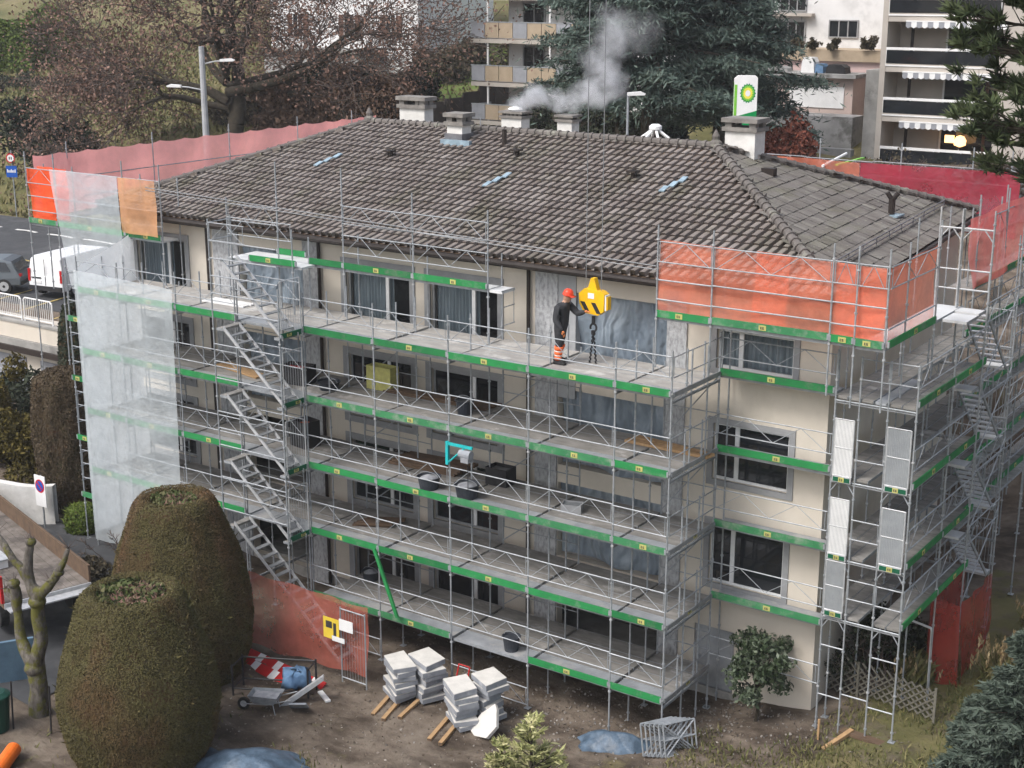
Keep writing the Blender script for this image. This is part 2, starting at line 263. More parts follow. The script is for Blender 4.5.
# ------------------------------------------------------------------ mesh helpers
class MB:
    def __init__(s): s.v = []; s.f = []; s.m = []; s.mats = []
    def mi(s, m):
        if m not in s.mats: s.mats.append(m)
        return s.mats.index(m)
    def add(s, vs, fs, m):
        o = len(s.v); s.v += [tuple(v) for v in vs]; k = s.mi(m)
        for f in fs: s.f.append([i+o for i in f]); s.m.append(k)
        return s
    def box(s, a, b, m, T=None):
        (x0, y0, z0), (x1, y1, z1) = a, b
        vs = [(x0, y0, z0), (x1, y0, z0), (x1, y1, z0), (x0, y1, z0), (x0, y0, z1), (x1, y0, z1), (x1, y1, z1), (x0, y1, z1)]
        if T is not None: vs = [T @ Vector(v) for v in vs]
        return s.add(vs, [(0, 3, 2, 1), (4, 5, 6, 7), (0, 1, 5, 4), (1, 2, 6, 5), (2, 3, 7, 6), (3, 0, 4, 7)], m)
    def tube(s, p0, p1, r, m, n=6, r1=None, cap=True):
        p0, p1 = Vector(p0), Vector(p1); d = (p1-p0)
        if d.length < 1e-6: return s
        d.normalize(); u = d.orthogonal().normalized(); w = d.cross(u); r1 = r if r1 is None else r1
        vs = []
        for p, rr in ((p0, r), (p1, r1)):
            for i in range(n):
                a = 2*math.pi*i/n; vs.append(p+(u*math.cos(a)+w*math.sin(a))*rr)
        fs = [(i, (i+1) % n, n+(i+1) % n, n+i) for i in range(n)]
        if cap: fs += [tuple(range(n-1, -1, -1)), tuple(range(n, 2*n))]
        return s.add(vs, fs, m)
    def path(s, pts, r, m, n=6):
        for a, b in zip(pts[:-1], pts[1:]): s.tube(a, b, r, m, n)
        return s
    def lathe(s, prof, c, m, n=16, T=None):
        vs = []; fs = []
        for r, z in prof:
            for i in range(n):
                a = 2*math.pi*i/n; v = Vector((c[0]+r*math.cos(a), c[1]+r*math.sin(a), c[2]+z)); vs.append(T @ v if T is not None else v)
        for k in range(len(prof)-1):
            for i in range(n): fs.append((k*n+i, k*n+(i+1) % n, (k+1)*n+(i+1) % n, (k+1)*n+i))
        fs.append(tuple(range(n-1, -1, -1))); fs.append(tuple(range((len(prof)-1)*n, len(prof)*n)))
        return s.add(vs, fs, m)
    def prism(s, poly, axis, a, b, m, T=None):
        # poly: list of 2-D points; extruded along axis ('x','y','z') from a to b
        def mk(p, t): return {'x': (t, p[0], p[1]), 'y': (p[0], t, p[1]), 'z': (p[0], p[1], t)}[axis]
        n = len(poly); vs = [mk(p, a) for p in poly]+[mk(p, b) for p in poly]
        if T is not None: vs = [T @ Vector(v) for v in vs]
        fs = [(i, (i+1) % n, n+(i+1) % n, n+i) for i in range(n)]+[tuple(range(n-1, -1, -1)), tuple(range(n, 2*n))]
        return s.add(vs, fs, m)
    def mesh(s, name, off=(0, 0, 0), smooth=False):
        me = bpy.data.meshes.new(name); ox, oy, oz = off
        me.from_pydata([(x-ox, y-oy, z-oz) for x, y, z in s.v], [], s.f)
        for m in s.mats: me.materials.append(m)
        me.polygons.foreach_set('material_index', s.m)
        if smooth: me.polygons.foreach_set('use_smooth', [True]*len(s.f))
        me.update()
        bm = bmesh.new(); bm.from_mesh(me); bmesh.ops.recalc_face_normals(bm, faces=bm.faces); bm.to_mesh(me); bm.free()
        return me
    def build(s, name, parent=None, world=True, smooth=False, loc=None):
        """one mesh object; world=True: vertices are world coordinates, made relative to the parent's base"""
        off = BASE.get(parent.name, (0, 0, 0)) if (parent is not None and world) else (0, 0, 0)
        if parent is None and loc is not None: off = loc
        o = link(name, s.mesh(name, off, smooth), parent)
        if parent is None and loc is not None: o.location = loc
        if parent is not None: BASE[o.name] = off
        return o
def link(name, me, parent=None, loc=None, rz=None):
    o = bpy.data.objects.new(name, me); COL.objects.link(o)
    if parent is not None: o.parent = parent
    if loc is not None: o.location = loc
    if rz is not None: o.rotation_euler = (0, 0, rz)
    return o
LABELS = {}
def tag(o, label, cat, group=None, kind=None):
    if label: o['label'] = label
    if cat: o['category'] = cat
    if group: o['group'] = group
    if kind: o['kind'] = kind
    return o
def thing(name, label, cat, loc=(0, 0, 0), rz=0, group=None):
    o = bpy.data.objects.new(name, None); COL.objects.link(o); o.empty_display_size = .3
    o.location = loc; o.rotation_euler = (0, 0, rz); BASE[o.name] = tuple(loc)
    return tag(o, label, cat, group)
def npmesh(name, V, F, m, tone=None, smooth=False):
    V = np.asarray(V, np.float32); F = np.asarray(F, np.int32); k = F.shape[1]
    me = bpy.data.meshes.new(name); me.vertices.add(len(V)); me.vertices.foreach_set('co', V.ravel())
    me.loops.add(F.size); me.loops.foreach_set('vertex_index', F.ravel()); me.polygons.add(len(F))
    me.polygons.foreach_set('loop_start', np.arange(0, F.size, k, dtype=np.int32))
    me.materials.append(m); me.update(calc_edges=True)
    me.polygons.foreach_set('use_smooth', np.full(len(F), bool(smooth)))
    if tone is not None:
        a = me.attributes.new('tone', 'FLOAT', 'FACE'); a.data.foreach_set('value', np.asarray(tone, np.float32))
    return me
def leaves(P, size, m, name='foliage', aspect=2.0, jitter=.5, nrm=None, flat=0.0, along=None):
    """quads at points P (n,3); size scalar; along: preferred long axis (n,3); nrm: preferred normal; flat: pull normals to +Z"""
    n = len(P); d = RNG.normal(size=(n, 3))
    if along is not None: d = along+d*jitter
    d /= np.linalg.norm(d, axis=1, keepdims=True)
    w = RNG.normal(size=(n, 3))
    if nrm is not None: w = nrm+w*jitter
    if flat: w = w*(1-flat)+np.array([0, 0, 1.])*flat*2
    u = np.cross(d, w); u /= np.linalg.norm(u, axis=1, keepdims=True)+1e-9
    s = size*(.6+.8*RNG.random(n))[:, None]
    a, b = d*s*.5*aspect**.5, u*s*.5/aspect**.5
    V = np.stack([P-a, P+b*1.0, P+a, P-b*1.0], 1).reshape(-1, 3)
    F = np.arange(4*n).reshape(n, 4)
    return npmesh(name, V, F, m, RNG.random(n))
def segs_mesh(segs, m, name='branches', n=5):
    """segs: (p0,p1,r0,r1) list -> tubes"""
    A = np.array([s[0] for s in segs], float); B = np.array([s[1] for s in segs], float)
    r0 = np.array([s[2] for s in segs]); r1 = np.array([s[3] for s in segs])
    D = B-A; D /= np.linalg.norm(D, axis=1, keepdims=True)+1e-9
    ref = np.where(np.abs(D[:, 2:3]) > .9, np.array([[1., 0, 0]]), np.array([[0, 0, 1.]]))
    U = np.cross(D, ref); U /= np.linalg.norm(U, axis=1, keepdims=True)+1e-9; W = np.cross(D, U)
    ang = np.arange(n)*2*math.pi/n; c, s_ = np.cos(ang), np.sin(ang)
    ring = U[:, None, :]*c[None, :, None]+W[:, None, :]*s_[None, :, None]
    V = np.concatenate([A[:, None]+ring*r0[:, None, None], B[:, None]+ring*r1[:, None, None]], 1)
    k = len(segs); base = (np.arange(k)*2*n)[:, None, None]; i = np.arange(n)
    f = np.stack([i, (i+1) % n, n+(i+1) % n, n+i], 1)[None]
    return npmesh(name, V.reshape(-1, 3), (base+f).reshape(-1, 4), m, smooth=True)
def sst(a, b, x):
    t = np.clip((x-a)/(b-a), 0, 1); return t*t*(3-2*t)
# ------------------------------------------------------------------ terrain
YT = [-80, 20, 21.5, 24, 29, 35, 40, 47, 55, 60, 76, 90, 130, 260, 600]
ZT = [4.1, 4.1, 4.15, 4.25, 4.6, 6.6, 8.6, 9.5, 10.8, 11.4, 14.9, 18.5, 29, 60, 120]
def terr(X, Y):
    X = np.asarray(X, float); Y = np.asarray(Y, float)
    site = -.35+.75*sst(-2, 5.5, X)+.85*sst(-15, -23, X)+.5*sst(4, 12, X)*sst(0, 10, Y)+.6*sst(12, 20, Y)*sst(-2, 6, X)
    up = np.interp(Y, YT, ZT)
    plat = np.maximum(sst(20.2, 23.5, Y), sst(-29.5, -33.5, X)*sst(10.6, 11.6, Y))
    z = site*(1-plat)+up*plat
    z = z-(.7*sst(26, 30, Y)*sst(-38, -44, X)*sst(40, 34, Y))
    hill = sst(26, 34, Y)
    z = z+hill*.35*np.sin(X*.21+1)*np.sin(Y*.17)
    return z+.03*np.sin(X*2.1+Y*1.3)+.025*np.sin(X*3.7-Y*2.9+1)*(1-plat)
def tz(x, y): return float(terr(x, y))
# ================================================================== GROUND
def build_ground():
    xs = np.unique(np.concatenate([np.linspace(-600, -110, 12), np.arange(-110, -40, 1.5), np.arange(-40, 16, .4), np.arange(16, 60, 4), np.linspace(60, 500, 10)]))
    ys = np.unique(np.concatenate([np.linspace(-80, -14, 8), np.arange(-14, 26, .4), np.arange(26, 100, 1.5), np.linspace(100, 600, 14)]))
    gx, gy = np.meshgrid(xs, ys); z = terr(gx, gy)
    V = np.stack([gx, gy, z], -1).reshape(-1, 3); nx, ny = len(xs), len(ys)
    i = np.arange(nx-1)[None, :]+np.arange(ny-1)[:, None]*nx; i = i.ravel()
    F = np.stack([i, i+1, i+nx+1, i+nx], 1)
    me = npmesh('ground', V, F, M['ground'], smooth=True)
    X, Y = V[:, 0], V[:, 1]
    cov = .15+0*X
    cov = np.where(Y > 24, .75, cov)
    cov = np.maximum(cov, .62*sst(-1.5, .5, Y*-1-0.0)*sst(-2.5, .5, X))          # lawn, front right
    cov = np.maximum(cov, .70*sst(3.2, 4.2, X)*(Y < 20)*(1-.9*sst(12, 17, Y)))
    cov = np.maximum(cov, .55*sst(-4.6, -6.5, Y)*sst(-9.5, -8, X))
    cov = np.where((X > -6) & (X < 3) & (Y > -1) & (Y < 4), np.minimum(cov, .22), cov)
    cov = np.where((Y > 19) & (X > -12), .2, cov)
    a = me.attributes.new('cover', 'FLOAT', 'POINT'); a.data.foreach_set('value', cov.astype(np.float32))
    tag(link('ground', me), None, None, kind='structure')
build_ground()
def sheet(name, x0, x1, y0, y1, m, dz, nx=20, ny=6, skew=0):
    g = MB(); xs = np.linspace(x0, x1, nx+1); ys = np.linspace(y0, y1, ny+1)
    vs = [(x, y+skew*(x-x0), tz(x, y+skew*(x-x0))+dz) for y in ys for x in xs]
    fs = [(j*(nx+1)+i, j*(nx+1)+i+1, (j+1)*(nx+1)+i+1, (j+1)*(nx+1)+i) for j in range(ny) for i in range(nx)]
    g.add(vs, fs, m); o = g.build(name); tag(o, None, None, kind='structure'); return o
sheet('road', -140, -28, 18.4, 26.6, M['asphalt'], .06, 70, 12)
sheet('car_park', -70, -34.2, 10.1, 18.3, M['asphalt'], .055, 40, 10)
sheet('road_edge_line', -90, -46, 24.0, 24.22, M['paint_w'], .075, 40, 1)
sheet('road_edge_line', -80, -42, 18.6, 18.75, M['paint_y'], .075, 40, 1)
for k, x in enumerate((-46.2, -43.7, -41.6, -38.9, -36.3)):
    g = MB(); vs = [(x, 10.4, tz(x, 11.8)+.075), (x+.12, 10.4, tz(x, 11.8)+.075), (x-1.1, 16.2, tz(x, 16)+.075), (x-1.22, 16.2, tz(x, 16)+.075)]
    g.add(vs, [(0, 1, 2, 3)], M['paint_y']); tag(g.build('parking_line'), None, None, kind='structure')
sheet('driveway', -29, -15.2, -7.6, .6, M['asphalt'], .05, 20, 12)
sheet('service_road', -30, 2, 38, 46, M['asphalt'], .07, 30, 8)

# ================================================================== THE BUILDING
XL, XR, YF, YB = -22.5, 2.6, 3.3, 17.6
ZE = 11.25; SK = -.119
BLD = thing('apartment_building', 'long beige apartment block with a dark tiled hip roof, wrapped in scaffolding', 'building', (-10, YF, 0))
def wall_cells(x0, x1, z0, z1, ops):
    xs = sorted({x0, x1, *[o[0] for o in ops], *[o[1] for o in ops]}); zs = sorted({z0, z1, *[o[2] for o in ops], *[o[3] for o in ops]})
    for a, b in zip(xs[:-1], xs[1:]):
        run = None
        for c, d in zip(zs[:-1], zs[1:]):
            hole = any(o[0] < (a+b)/2 < o[1] and o[2] < (c+d)/2 < o[3] for o in ops)
            if hole:
                if run: yield a, b, *run
                run = None
            else: run = (run[0] if run else c, d)
        if run: yield a, b, *run
FL = [.05, 2.78, 5.52, 8.28]
ops = []; wins = []
for k, f in enumerate(FL):
    for (a, b) in ((-12.95, -10.5), (-9.75, -7.35)): wins.append((a, b, f+.05, f+2.02, 'main'))
    wins.append((-22.2, -19.9, f+.05, f+2.02, 'main'))
wins += [(-.5, 1.62, 8.95, 9.98, 'wing'), (-.5, 1.62, 5.95, 7.48, 'wing'), (-.5, 1.62, 3.05, 4.72, 'wing')]
logg = []
for f in FL:
    for (a, b) in ((-5.3, -1.95), (-17.4, -14.7)): logg.append((a, b, f-.1, f+2.12))
DOOR = (-.85, .35, -.35, 1.75)
ops = [w[:4] for w in wins]+logg+[DOOR]
g = MB()
for a, b, c, d in wall_cells(XL, XR, -.6, 11.05, ops): g.box((a, YF, c), (b, YF+.3, d), M['wall'])
# side and back walls (the right one runs slightly askew)
def xr(y): return XR+SK*(y-YF)
g.prism([(XR-.3, YF+.302), (XR, YF+.302), (xr(YB), YB), (xr(YB)-.3, YB)], 'z', -.6, 11.05, M['wall'])
g.box((XL, YF+.302, -.6), (XL+.3, YB, 11.05), M['wall'])
g.box((XL, YB+.002, -.6), (xr(YB), YB+.3, 11.05), M['wall'])
g.build('wall', BLD)
g = MB()
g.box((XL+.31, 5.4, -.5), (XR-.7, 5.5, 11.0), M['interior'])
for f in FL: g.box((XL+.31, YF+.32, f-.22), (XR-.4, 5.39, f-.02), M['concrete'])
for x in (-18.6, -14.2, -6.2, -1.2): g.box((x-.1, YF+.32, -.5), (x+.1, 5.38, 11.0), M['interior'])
g.build('interior', BLD)
# grey broken pilasters where the old insulation has been cut back
for (a, b) in ((-6.05, -5.32), (-1.93, -1.35), (-14.66, -14.05), (-18.55, -17.42)):
    MB().box((a, YF-.06, -.4), (b, YF-.003, 10.9), M['broken'] if b > -15 or a < -17 else M['broken']).build('insulation_strip', BLD)
for (a, b) in ((-5.32, -4.75),): MB().box((a, YF-.03, 7.4), (b, YF+.25, 10.9), M['greyplaster']).build('plaster_reveal', BLD)
for x in (-6.25, -13.95, -18.75): MB().tube((x, YF-.1, -.3), (x, YF-.1, 11.0), .055, M['fascia'], 8).build('downpipe', BLD)
WR = random.Random(11)
def window(x0, x1, z0, z1, kind, curtain=True):
    w = .20 if kind == 'main' else .16
    g = MB()
    for a, b, c, d in ((x0-w, x0, z0-w, z1+w), (x1, x1+w, z0-w, z1+w), (x0, x1, z1, z1+w), (x0, x1, z0-w, z0)):
        g.box((a, YF-.035, c), (b, YF+.02, d), M['surround'])
    fr = .07
    for a, b, c, d in ((x0, x0+fr, z0, z1), (x1-fr, x1, z0, z1), (x0+fr, x1-fr, z1-fr, z1), (x0+fr, x1-fr, z0, z0+fr)):
        g.box((a, YF+.10, c), (b, YF+.17, d), M['white_frame'] if kind == 'wing' else M['surround'])
    xm = x0+(x1-x0)*(.62 if kind == 'main' else .30)
    g.box((xm-.06, YF+.09, z0+fr), (xm+.06, YF+.16, z1-fr), M['white_frame'])
    win = g.build('window', BLD)
    MB().box((x0+fr, YF+.125, z0+fr), (x1-fr, YF+.135, z1-fr), M['glass'] if curtain else M['glass_dark']).build('pane', win)
    if curtain:
        g = MB(); n = 60; ca, cb = x0+.08, x1-.08-WR.choice((0, 0, .35, .7)); vs = []
        for i in range(n+1):
            x = ca+(cb-ca)*i/n; y = YF+.25+.035*math.sin(i*1.35)
            vs += [(x, y, z0), (x, y, z1)]
        g.add(vs, [(2*i, 2*i+2, 2*i+3, 2*i+1) for i in range(n)], M['curtain']); g.build('curtain', win)
for (a, b, c, d, k) in wins:
    window(a, b, c, d, k, curtain=(c > 8))
# ground floor door, grey-blue
g = MB(); a, b, c, d = DOOR
g.box((a, YF+.1, c), (b, YF+.16, d), M['deck_steel'])
for x in (a, b-.07): g.box((x, YF+.06, c), (x+.07, YF+.098, d), M['surround'])
dr = g.build('door', BLD); MB().box((a+.12, YF+.04, .7), (a+.16, YF+.058, .85), M['steel']).build('handle', dr)
# plinth
MB().box((XL-.02, YF-.025, -.7), (XR+.02, YF-.002, -.02), M['concrete']).build('plinth', BLD)
# loggias: plastic sheeting
def plastic(x0, x1, z0, z1, y, label):
    n, m_ = 26, 16; vs = []
    for j in range(m_+1):
        for i in range(n+1):
            u, v = i/n, j/m_; x = x0+(x1-x0)*u; z = z0+(z1-z0)*v
            dy = .05*math.sin(9*u+3*v)+.04*math.sin(17*u-8*v+1)+.05*math.sin(5*v+2*u*u*7)
            vs.append((x, y+dy, z+.05*math.sin(u*7)*(j == 0)))
    fs = [(j*(n+1)+i, j*(n+1)+i+1, (j+1)*(n+1)+i+1, (j+1)*(n+1)+i) for j in range(m_) for i in range(n)]
    o = MB().add(vs, fs, M['sheet']).build('plastic_sheet', smooth=True, loc=None)
    tag(o, label, 'plastic sheet', 'plastic sheets hung over the loggia openings'); return o
plastic(-5.25, -1.98, 8.2, 10.4, YF+.14, 'large wrinkled blue-grey plastic sheet behind the worker and the yellow hook block')
plastic(-5.25, -1.98, 5.45, 7.62, YF+.14, 'blue-grey plastic sheet one storey below the worker, second from the top')
plastic(-5.25, -1.98, 2.75, 4.88, YF+.14, 'shaded blue-grey plastic sheet two storeys below the worker')
plastic(-17.35, -14.72, 8.2, 10.4, YF+.14, 'blue-grey plastic sheet behind the top flight of the left stair tower')
plastic(-17.35, -14.72, 5.45, 7.62, YF+.14, 'blue-grey plastic sheet behind the second flight of the left stair tower')

# ------------------------------------------------------------------ roof
RZ, RY = 13.67, 10.35
P_FL, P_FR = Vector((-23.2, 2.55, ZE)), Vector((2.95, 2.65, ZE))
P_BR, P_BL = Vector((1.35, 18.05, ZE)), Vector((-23.2, 18.05, ZE))
R_L, R_R = Vector((-18.0, RY+.2, RZ)), Vector((-4.3, RY, RZ))
def tile_plane(name, A, B, tops, parent, W=.27, H=.44, roll=.06, th=.065, prof=None, m='tile', lip=.08):
    """tiled slope: eave A->B, tops = upper corners (one or two)"""
    u = (B-A).normalized(); nrm = u.cross(tops[0]-A).normalized()
    if nrm.z < 0: nrm = -nrm
    v = nrm.cross(u).normalized()
    if v.dot(tops[0]-A) < 0: v = -v
    L = (B-A).length; q = [((t-A).dot(u), (t-A).dot(v)) for t in tops]; Hh = max(p[1] for p in q)
    lo, hi = (q[0], q[-1]) if q[0][0] <= q[-1][0] else (q[-1], q[0])
    prof = prof or [(0, .9), (.12, 1.1), (.42, 1.15), (.54, .9), (.60, -1.2), (.94, -1.2)]
    V = []; F = []; T = []; rows = int(Hh/H)+1
    for r in range(rows):
        v0 = r*H-.04; v1 = min((r+1)*H+.05, Hh)
        vm = min(max((r+.5)*H, 0), Hh)
        ua = lo[0]*min(vm/lo[1], 1); ub = L+(hi[0]-L)*min(vm/hi[1], 1)
        k0, k1 = int(math.floor(ua/W)), int(math.ceil(ub/W))
        for k in range(k0, k1):
            o = len(V); jit = random.uniform(-.012, .012); tw = random.uniform(-.004, .004)
            pr = prof+[(1.0, prof[0][1])]
            for (du, hz) in pr:
                uu = (k+du)*W
                p = A+u*uu+v*v0+nrm*(th+roll*hz+jit+tw*du*3); V.append(p)
                p = A+u*uu+v*v1+nrm*(.008+roll*hz*.9+jit*.3); V.append(p)
                p = A+u*uu+v*(v0+lip)+nrm*(-.02); V.append(p)
            n = len(pr); t = min(max(random.gauss(.5, .17), 0), 1)
            for i in range(n-1):
                a = o+3*i; b = o+3*(i+1)
                F.append((a, b, b+1, a+1)); F.append((a+2, b+2, b, a)); T += [t, t]
    return link(name, npmesh(name, [(p.x-BASE[parent.name][0], p.y-BASE[parent.name][1], p.z-BASE[parent.name][2]) for p in V], F, M[m], T), parent)
g = MB()
dz = Vector((0, 0, -.05))
pts = [P_FL+dz, P_FR+dz, P_BR+dz, P_BL+dz, R_L+dz, R_R+dz]
g.add(pts, [(0, 1, 5, 4), (1, 2, 5), (2, 3, 4, 5), (3, 0, 4)], M['wood_dark'])
ins = [Vector((p.x, p.y, 11.02)) for p in (P_FL, P_FR, P_BR, P_BL)]
g.add(ins, [(3, 2, 1, 0)], M['fascia'])
for a, b in ((P_FL, P_FR), (P_FR, P_BR), (P_BR, P_BL), (P_BL, P_FL)):
    g.add([Vector((a.x, a.y, 11.0)), Vector((b.x, b.y, 11.0)), b+dz, a+dz], [(0, 1, 2, 3)], M['fascia'])
ROOF = g.build('roof', BLD)
BASE[ROOF.name] = BASE[BLD.name]
tile_plane('front_tiles', P_FL, P_FR, [R_L, R_R], ROOF)
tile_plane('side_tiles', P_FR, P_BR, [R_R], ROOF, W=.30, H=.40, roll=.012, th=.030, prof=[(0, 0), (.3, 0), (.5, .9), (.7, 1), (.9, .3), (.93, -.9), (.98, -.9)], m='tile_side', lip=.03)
tile_plane('rear_tiles', P_BR, P_BL, [R_R, R_L], ROOF)
tile_plane('end_tiles', P_BL, P_FL, [R_L], ROOF)
def caps(a, b, name, n, r=.12):
    g = MB(); d = b-a
    for i in range(n):
        p0 = a+d*(i/n); p1 = a+d*((i+1.12)/n); up = Vector((0, 0, .06))
        g.tube(p0+up, p1+up+Vector((0, 0, .015)), r*1.18, M['ridge_tile'], 10, r*.88)
        g.tube(p0+up-d.normalized()*.01, p0+up+d.normalized()*.06, r*1.34, M['ridge_tile'], 10)
    return g.build(name, ROOF, smooth=False)
caps(P_FR+Vector((0, 0, .04)), R_R, 'hip_caps', 30); caps(P_FL+Vector((0, 0, .04)), R_L, 'hip_caps', 26, .1); caps(P_BR+Vector((0, 0, .04)), R_R, 'hip_caps', 28, .1)
caps(R_R, R_L, 'ridge_caps', 44, .11)
for p in (R_R, R_L):
    MB().lathe([(.20, 0), (.19, .12), (.10, .2), (.12, .3), (.06, .42), (.0, .5)], (p.x, p.y, p.z+.05), M['ridge_tile'], 10).build('ridge_finial', ROOF)
# gutters
g = MB()
for a, b in ((P_FL, P_FR), (P_FR, P_BR)):
    off = (b-a).cross(Vector((0, 0, 1))).normalized()*.09
    g.tube(a+off+Vector((0, 0, -.12)), b+off+Vector((0, 0, -.12)), .085, M['fascia'], 8)
g.build('gutter', BLD)
# snow bar above the right eave
g = MB(); nr = (R_R-P_FR)
a = P_FR+(P_BR-P_FR)*.1+(R_R-P_FR)*.0; inx = Vector((-1, 0, .38))
a = P_FR+(P_BR-P_FR)*.12+inx*.75; b = P_FR+(P_BR-P_FR)*.90+inx*.75
for h in (.12, .24): g.tube(a+Vector((0, 0, h)), b+Vector((0, 0, h)), .02, M['lead'], 6)
for i in range(10):
    p = a+(b-a)*(i/9); g.tube(p-Vector((0, 0, .03)), p+Vector((0, 0, .26)), .018, M['lead'], 5)
g.build('snow_guard', ROOF)
def roofz(x, y):
    return ZE+min((y-2.6)/7.75, (18.05-y)/7.7, 1)*(RZ-ZE)
def chimney(x, y, w, d, top, kind, cap=.55):
    z0 = roofz(x, y)-.3
    g = MB(); g.box((x-w/2, y-d/2, z0), (x+w/2, y+d/2, top), M['plaster_white'])
    ch = g.build('chimney', BLD); BASE[ch.name] = BASE[BLD.name]
    g = MB()
    if kind == 'open':       # stone slab on corner posts
        g.box((x-w/2-.08, y-d/2-.08, top+.002), (x+w/2+.08, y+d/2+.08, top+.12), M['stone_cap'])
        for sx in (-1, 1):
            for sy in (-1, 1): g.box((x+sx*(w/2-.1)-.11, y+sy*(d/2-.1)-.11, top+.122), (x+sx*(w/2-.1)+.11, y+sy*(d/2-.1)+.11, top+cap), M['stone_cap'])
        if w > 1: g.box((x+.12, y-d/2+.02, top+.122), (x+.28, y+d/2-.02, top+cap), M['stone_cap'])
        g.box((x-w/2-.10, y-d/2-.10, top+cap+.002), (x+w/2+.10, y+d/2+.10, top+cap+.13), M['stone_cap'])
    else:                    # row of flue slots
        g.box((x-w/2-.06, y-d/2-.06, top+.002), (x+w/2+.06, y+d/2+.06, top+.08), M['stone_cap'])
        n = 5
        for i in range(n):
            cx = x-w/2+.08+(w-.16)*i/(n-1)
            for sy in (-1, 1): g.box((cx-.05, y+sy*(d/2-.06)-.06, top+.082), (cx+.05, y+sy*(d/2-.06)+.06, top+cap), M['stone_cap'])
        g.box((x-w/2-.08, y-d/2-.08, top+cap+.002), (x+w/2+.08, y+d/2+.08, top+cap+.07), M['stone_cap'])
    g.build('chimney_cap', ch)
    if kind != 'flue':
        g = MB(); g.box((x-w/2-.05, y-d/2-.05, z0), (x+w/2+.05, y+d/2+.05, z0+.3+.42), M['lead']) if kind == 'base' else None
    return ch
chimney(-16.4, 11.2, 1.1, .5, 14.22, 'open', .27)
c2 = chimney(-13.35, 9.6, .62, .5, 13.92, 'open', .27)
z0 = roofz(-13.35, 9.6)
MB().box((-13.35-.36, 9.6-.33, z0-.25), (-13.35+.36, 9.6+.33, z0+.22), M['lead']).build('flashing', c2)
MB().box((-13.35-.42, 9.6-.48, z0-.28), (-13.35+.75, 9.6-.32, z0+.03), M['mudglass']).build('lead_apron', c2)
c3 = chimney(-12.05, 11.0, .80, .5, 14.12, 'flue', .15)
MB().lathe([(.2, 0), (.26, .05), (.2, .1), (.05, .14)], (-12.05, 11.0, 14.35), M['white'], 12).build('cowl', c3)
chimney(-10.1, 11.2, .56, .45, 14.08, 'flue', .15)
chimney(-3.85, 11.4, 1.0, .7, 14.12, 'open', .26)
def vent(x, y, h, r, top=None):
    z = roofz(x, y) if x < 0 else None
    return z
for (x, y, h, r) in ((-11.35, 9.35, .55, .08), (-14.9, 7.9, .25, .09), (-10.4, 8.7, .25, .08), (-5.7, 7.9, .25, .09)):
    z = roofz(x, y); g = MB(); g.tube((x, y, z-.1), (x, y, z+h), r, M['fascia'], 10)
    if h < .5: g.box((x-.16, y-.2, z+h-.06), (x+.16, y+.10, z+h), M['fascia'])
    g.build('vent_pipe', ROOF)
# right slope: Y shaped vent with flashing, a low tile vent
def zr(x, y): return ZE+(P_FR.x+SK*(y-2.65)-x)*.38
x, y = .5, 12.5; z = zr(x, y)
g = MB(); g.tube((x, y, z-.1), (x, y, z+.55), .10, M['fascia'], 10); g.tube((x, y, z+.5), (x-.14, y-.06, z+.72), .075, M['fascia'], 8); g.tube((x, y, z+.5), (x+.16, y+.06, z+.72), .075, M['fascia'], 8)
g.box((x-.3, y-.3, z+.03), (x+.3, y+.3, z+.075), M['mudglass']); g.build('vent_pipe', ROOF)
x, y = -2.5, 10.3; z = zr(x, y); MB().box((x-.2, y-.12, z), (x+.2, y+.12, z+.22), M['fascia']).build('tile_vent', ROOF)
for (x, y) in ((-17.0, 7.2), (-9.9, 6.9), (-4.2, 7.6)):
    g = MB(); s = (RZ-ZE)/7.75
    for k in range(3):
        z = roofz(x, y)+.075; ww = .085; yy = y-.36+k*.34; xx = x-.12+.12*k
        T = Matrix.Translation((xx, yy, roofz(xx, yy)+.09)) @ Matrix.Rotation(math.atan(s), 4, 'X')
        g.box((-ww, -.17, -.02), (ww, .17, .02), M['mudglass'], T)
    g.build('glass_tile', ROOF)
# white splayed metal frame just behind the ridge
t = thing('antenna_mast', 'white splayed metal frame just behind the roof ridge', 'antenna frame', (-6.9, 11.3, 13.4))
g = MB()
for k in range(6):
    a = k*math.pi/3+.2; g.tube((-6.9, 11.3, 14.05), (-6.9+.85*math.cos(a), 11.3+.85*math.sin(a), 13.45), .045, M['white'], 6)
g.lathe([(.2, 0), (.2, .1), (.12, .16)], (-6.9, 11.3, 14.0), M['white'], 12); g.build('spokes', t)
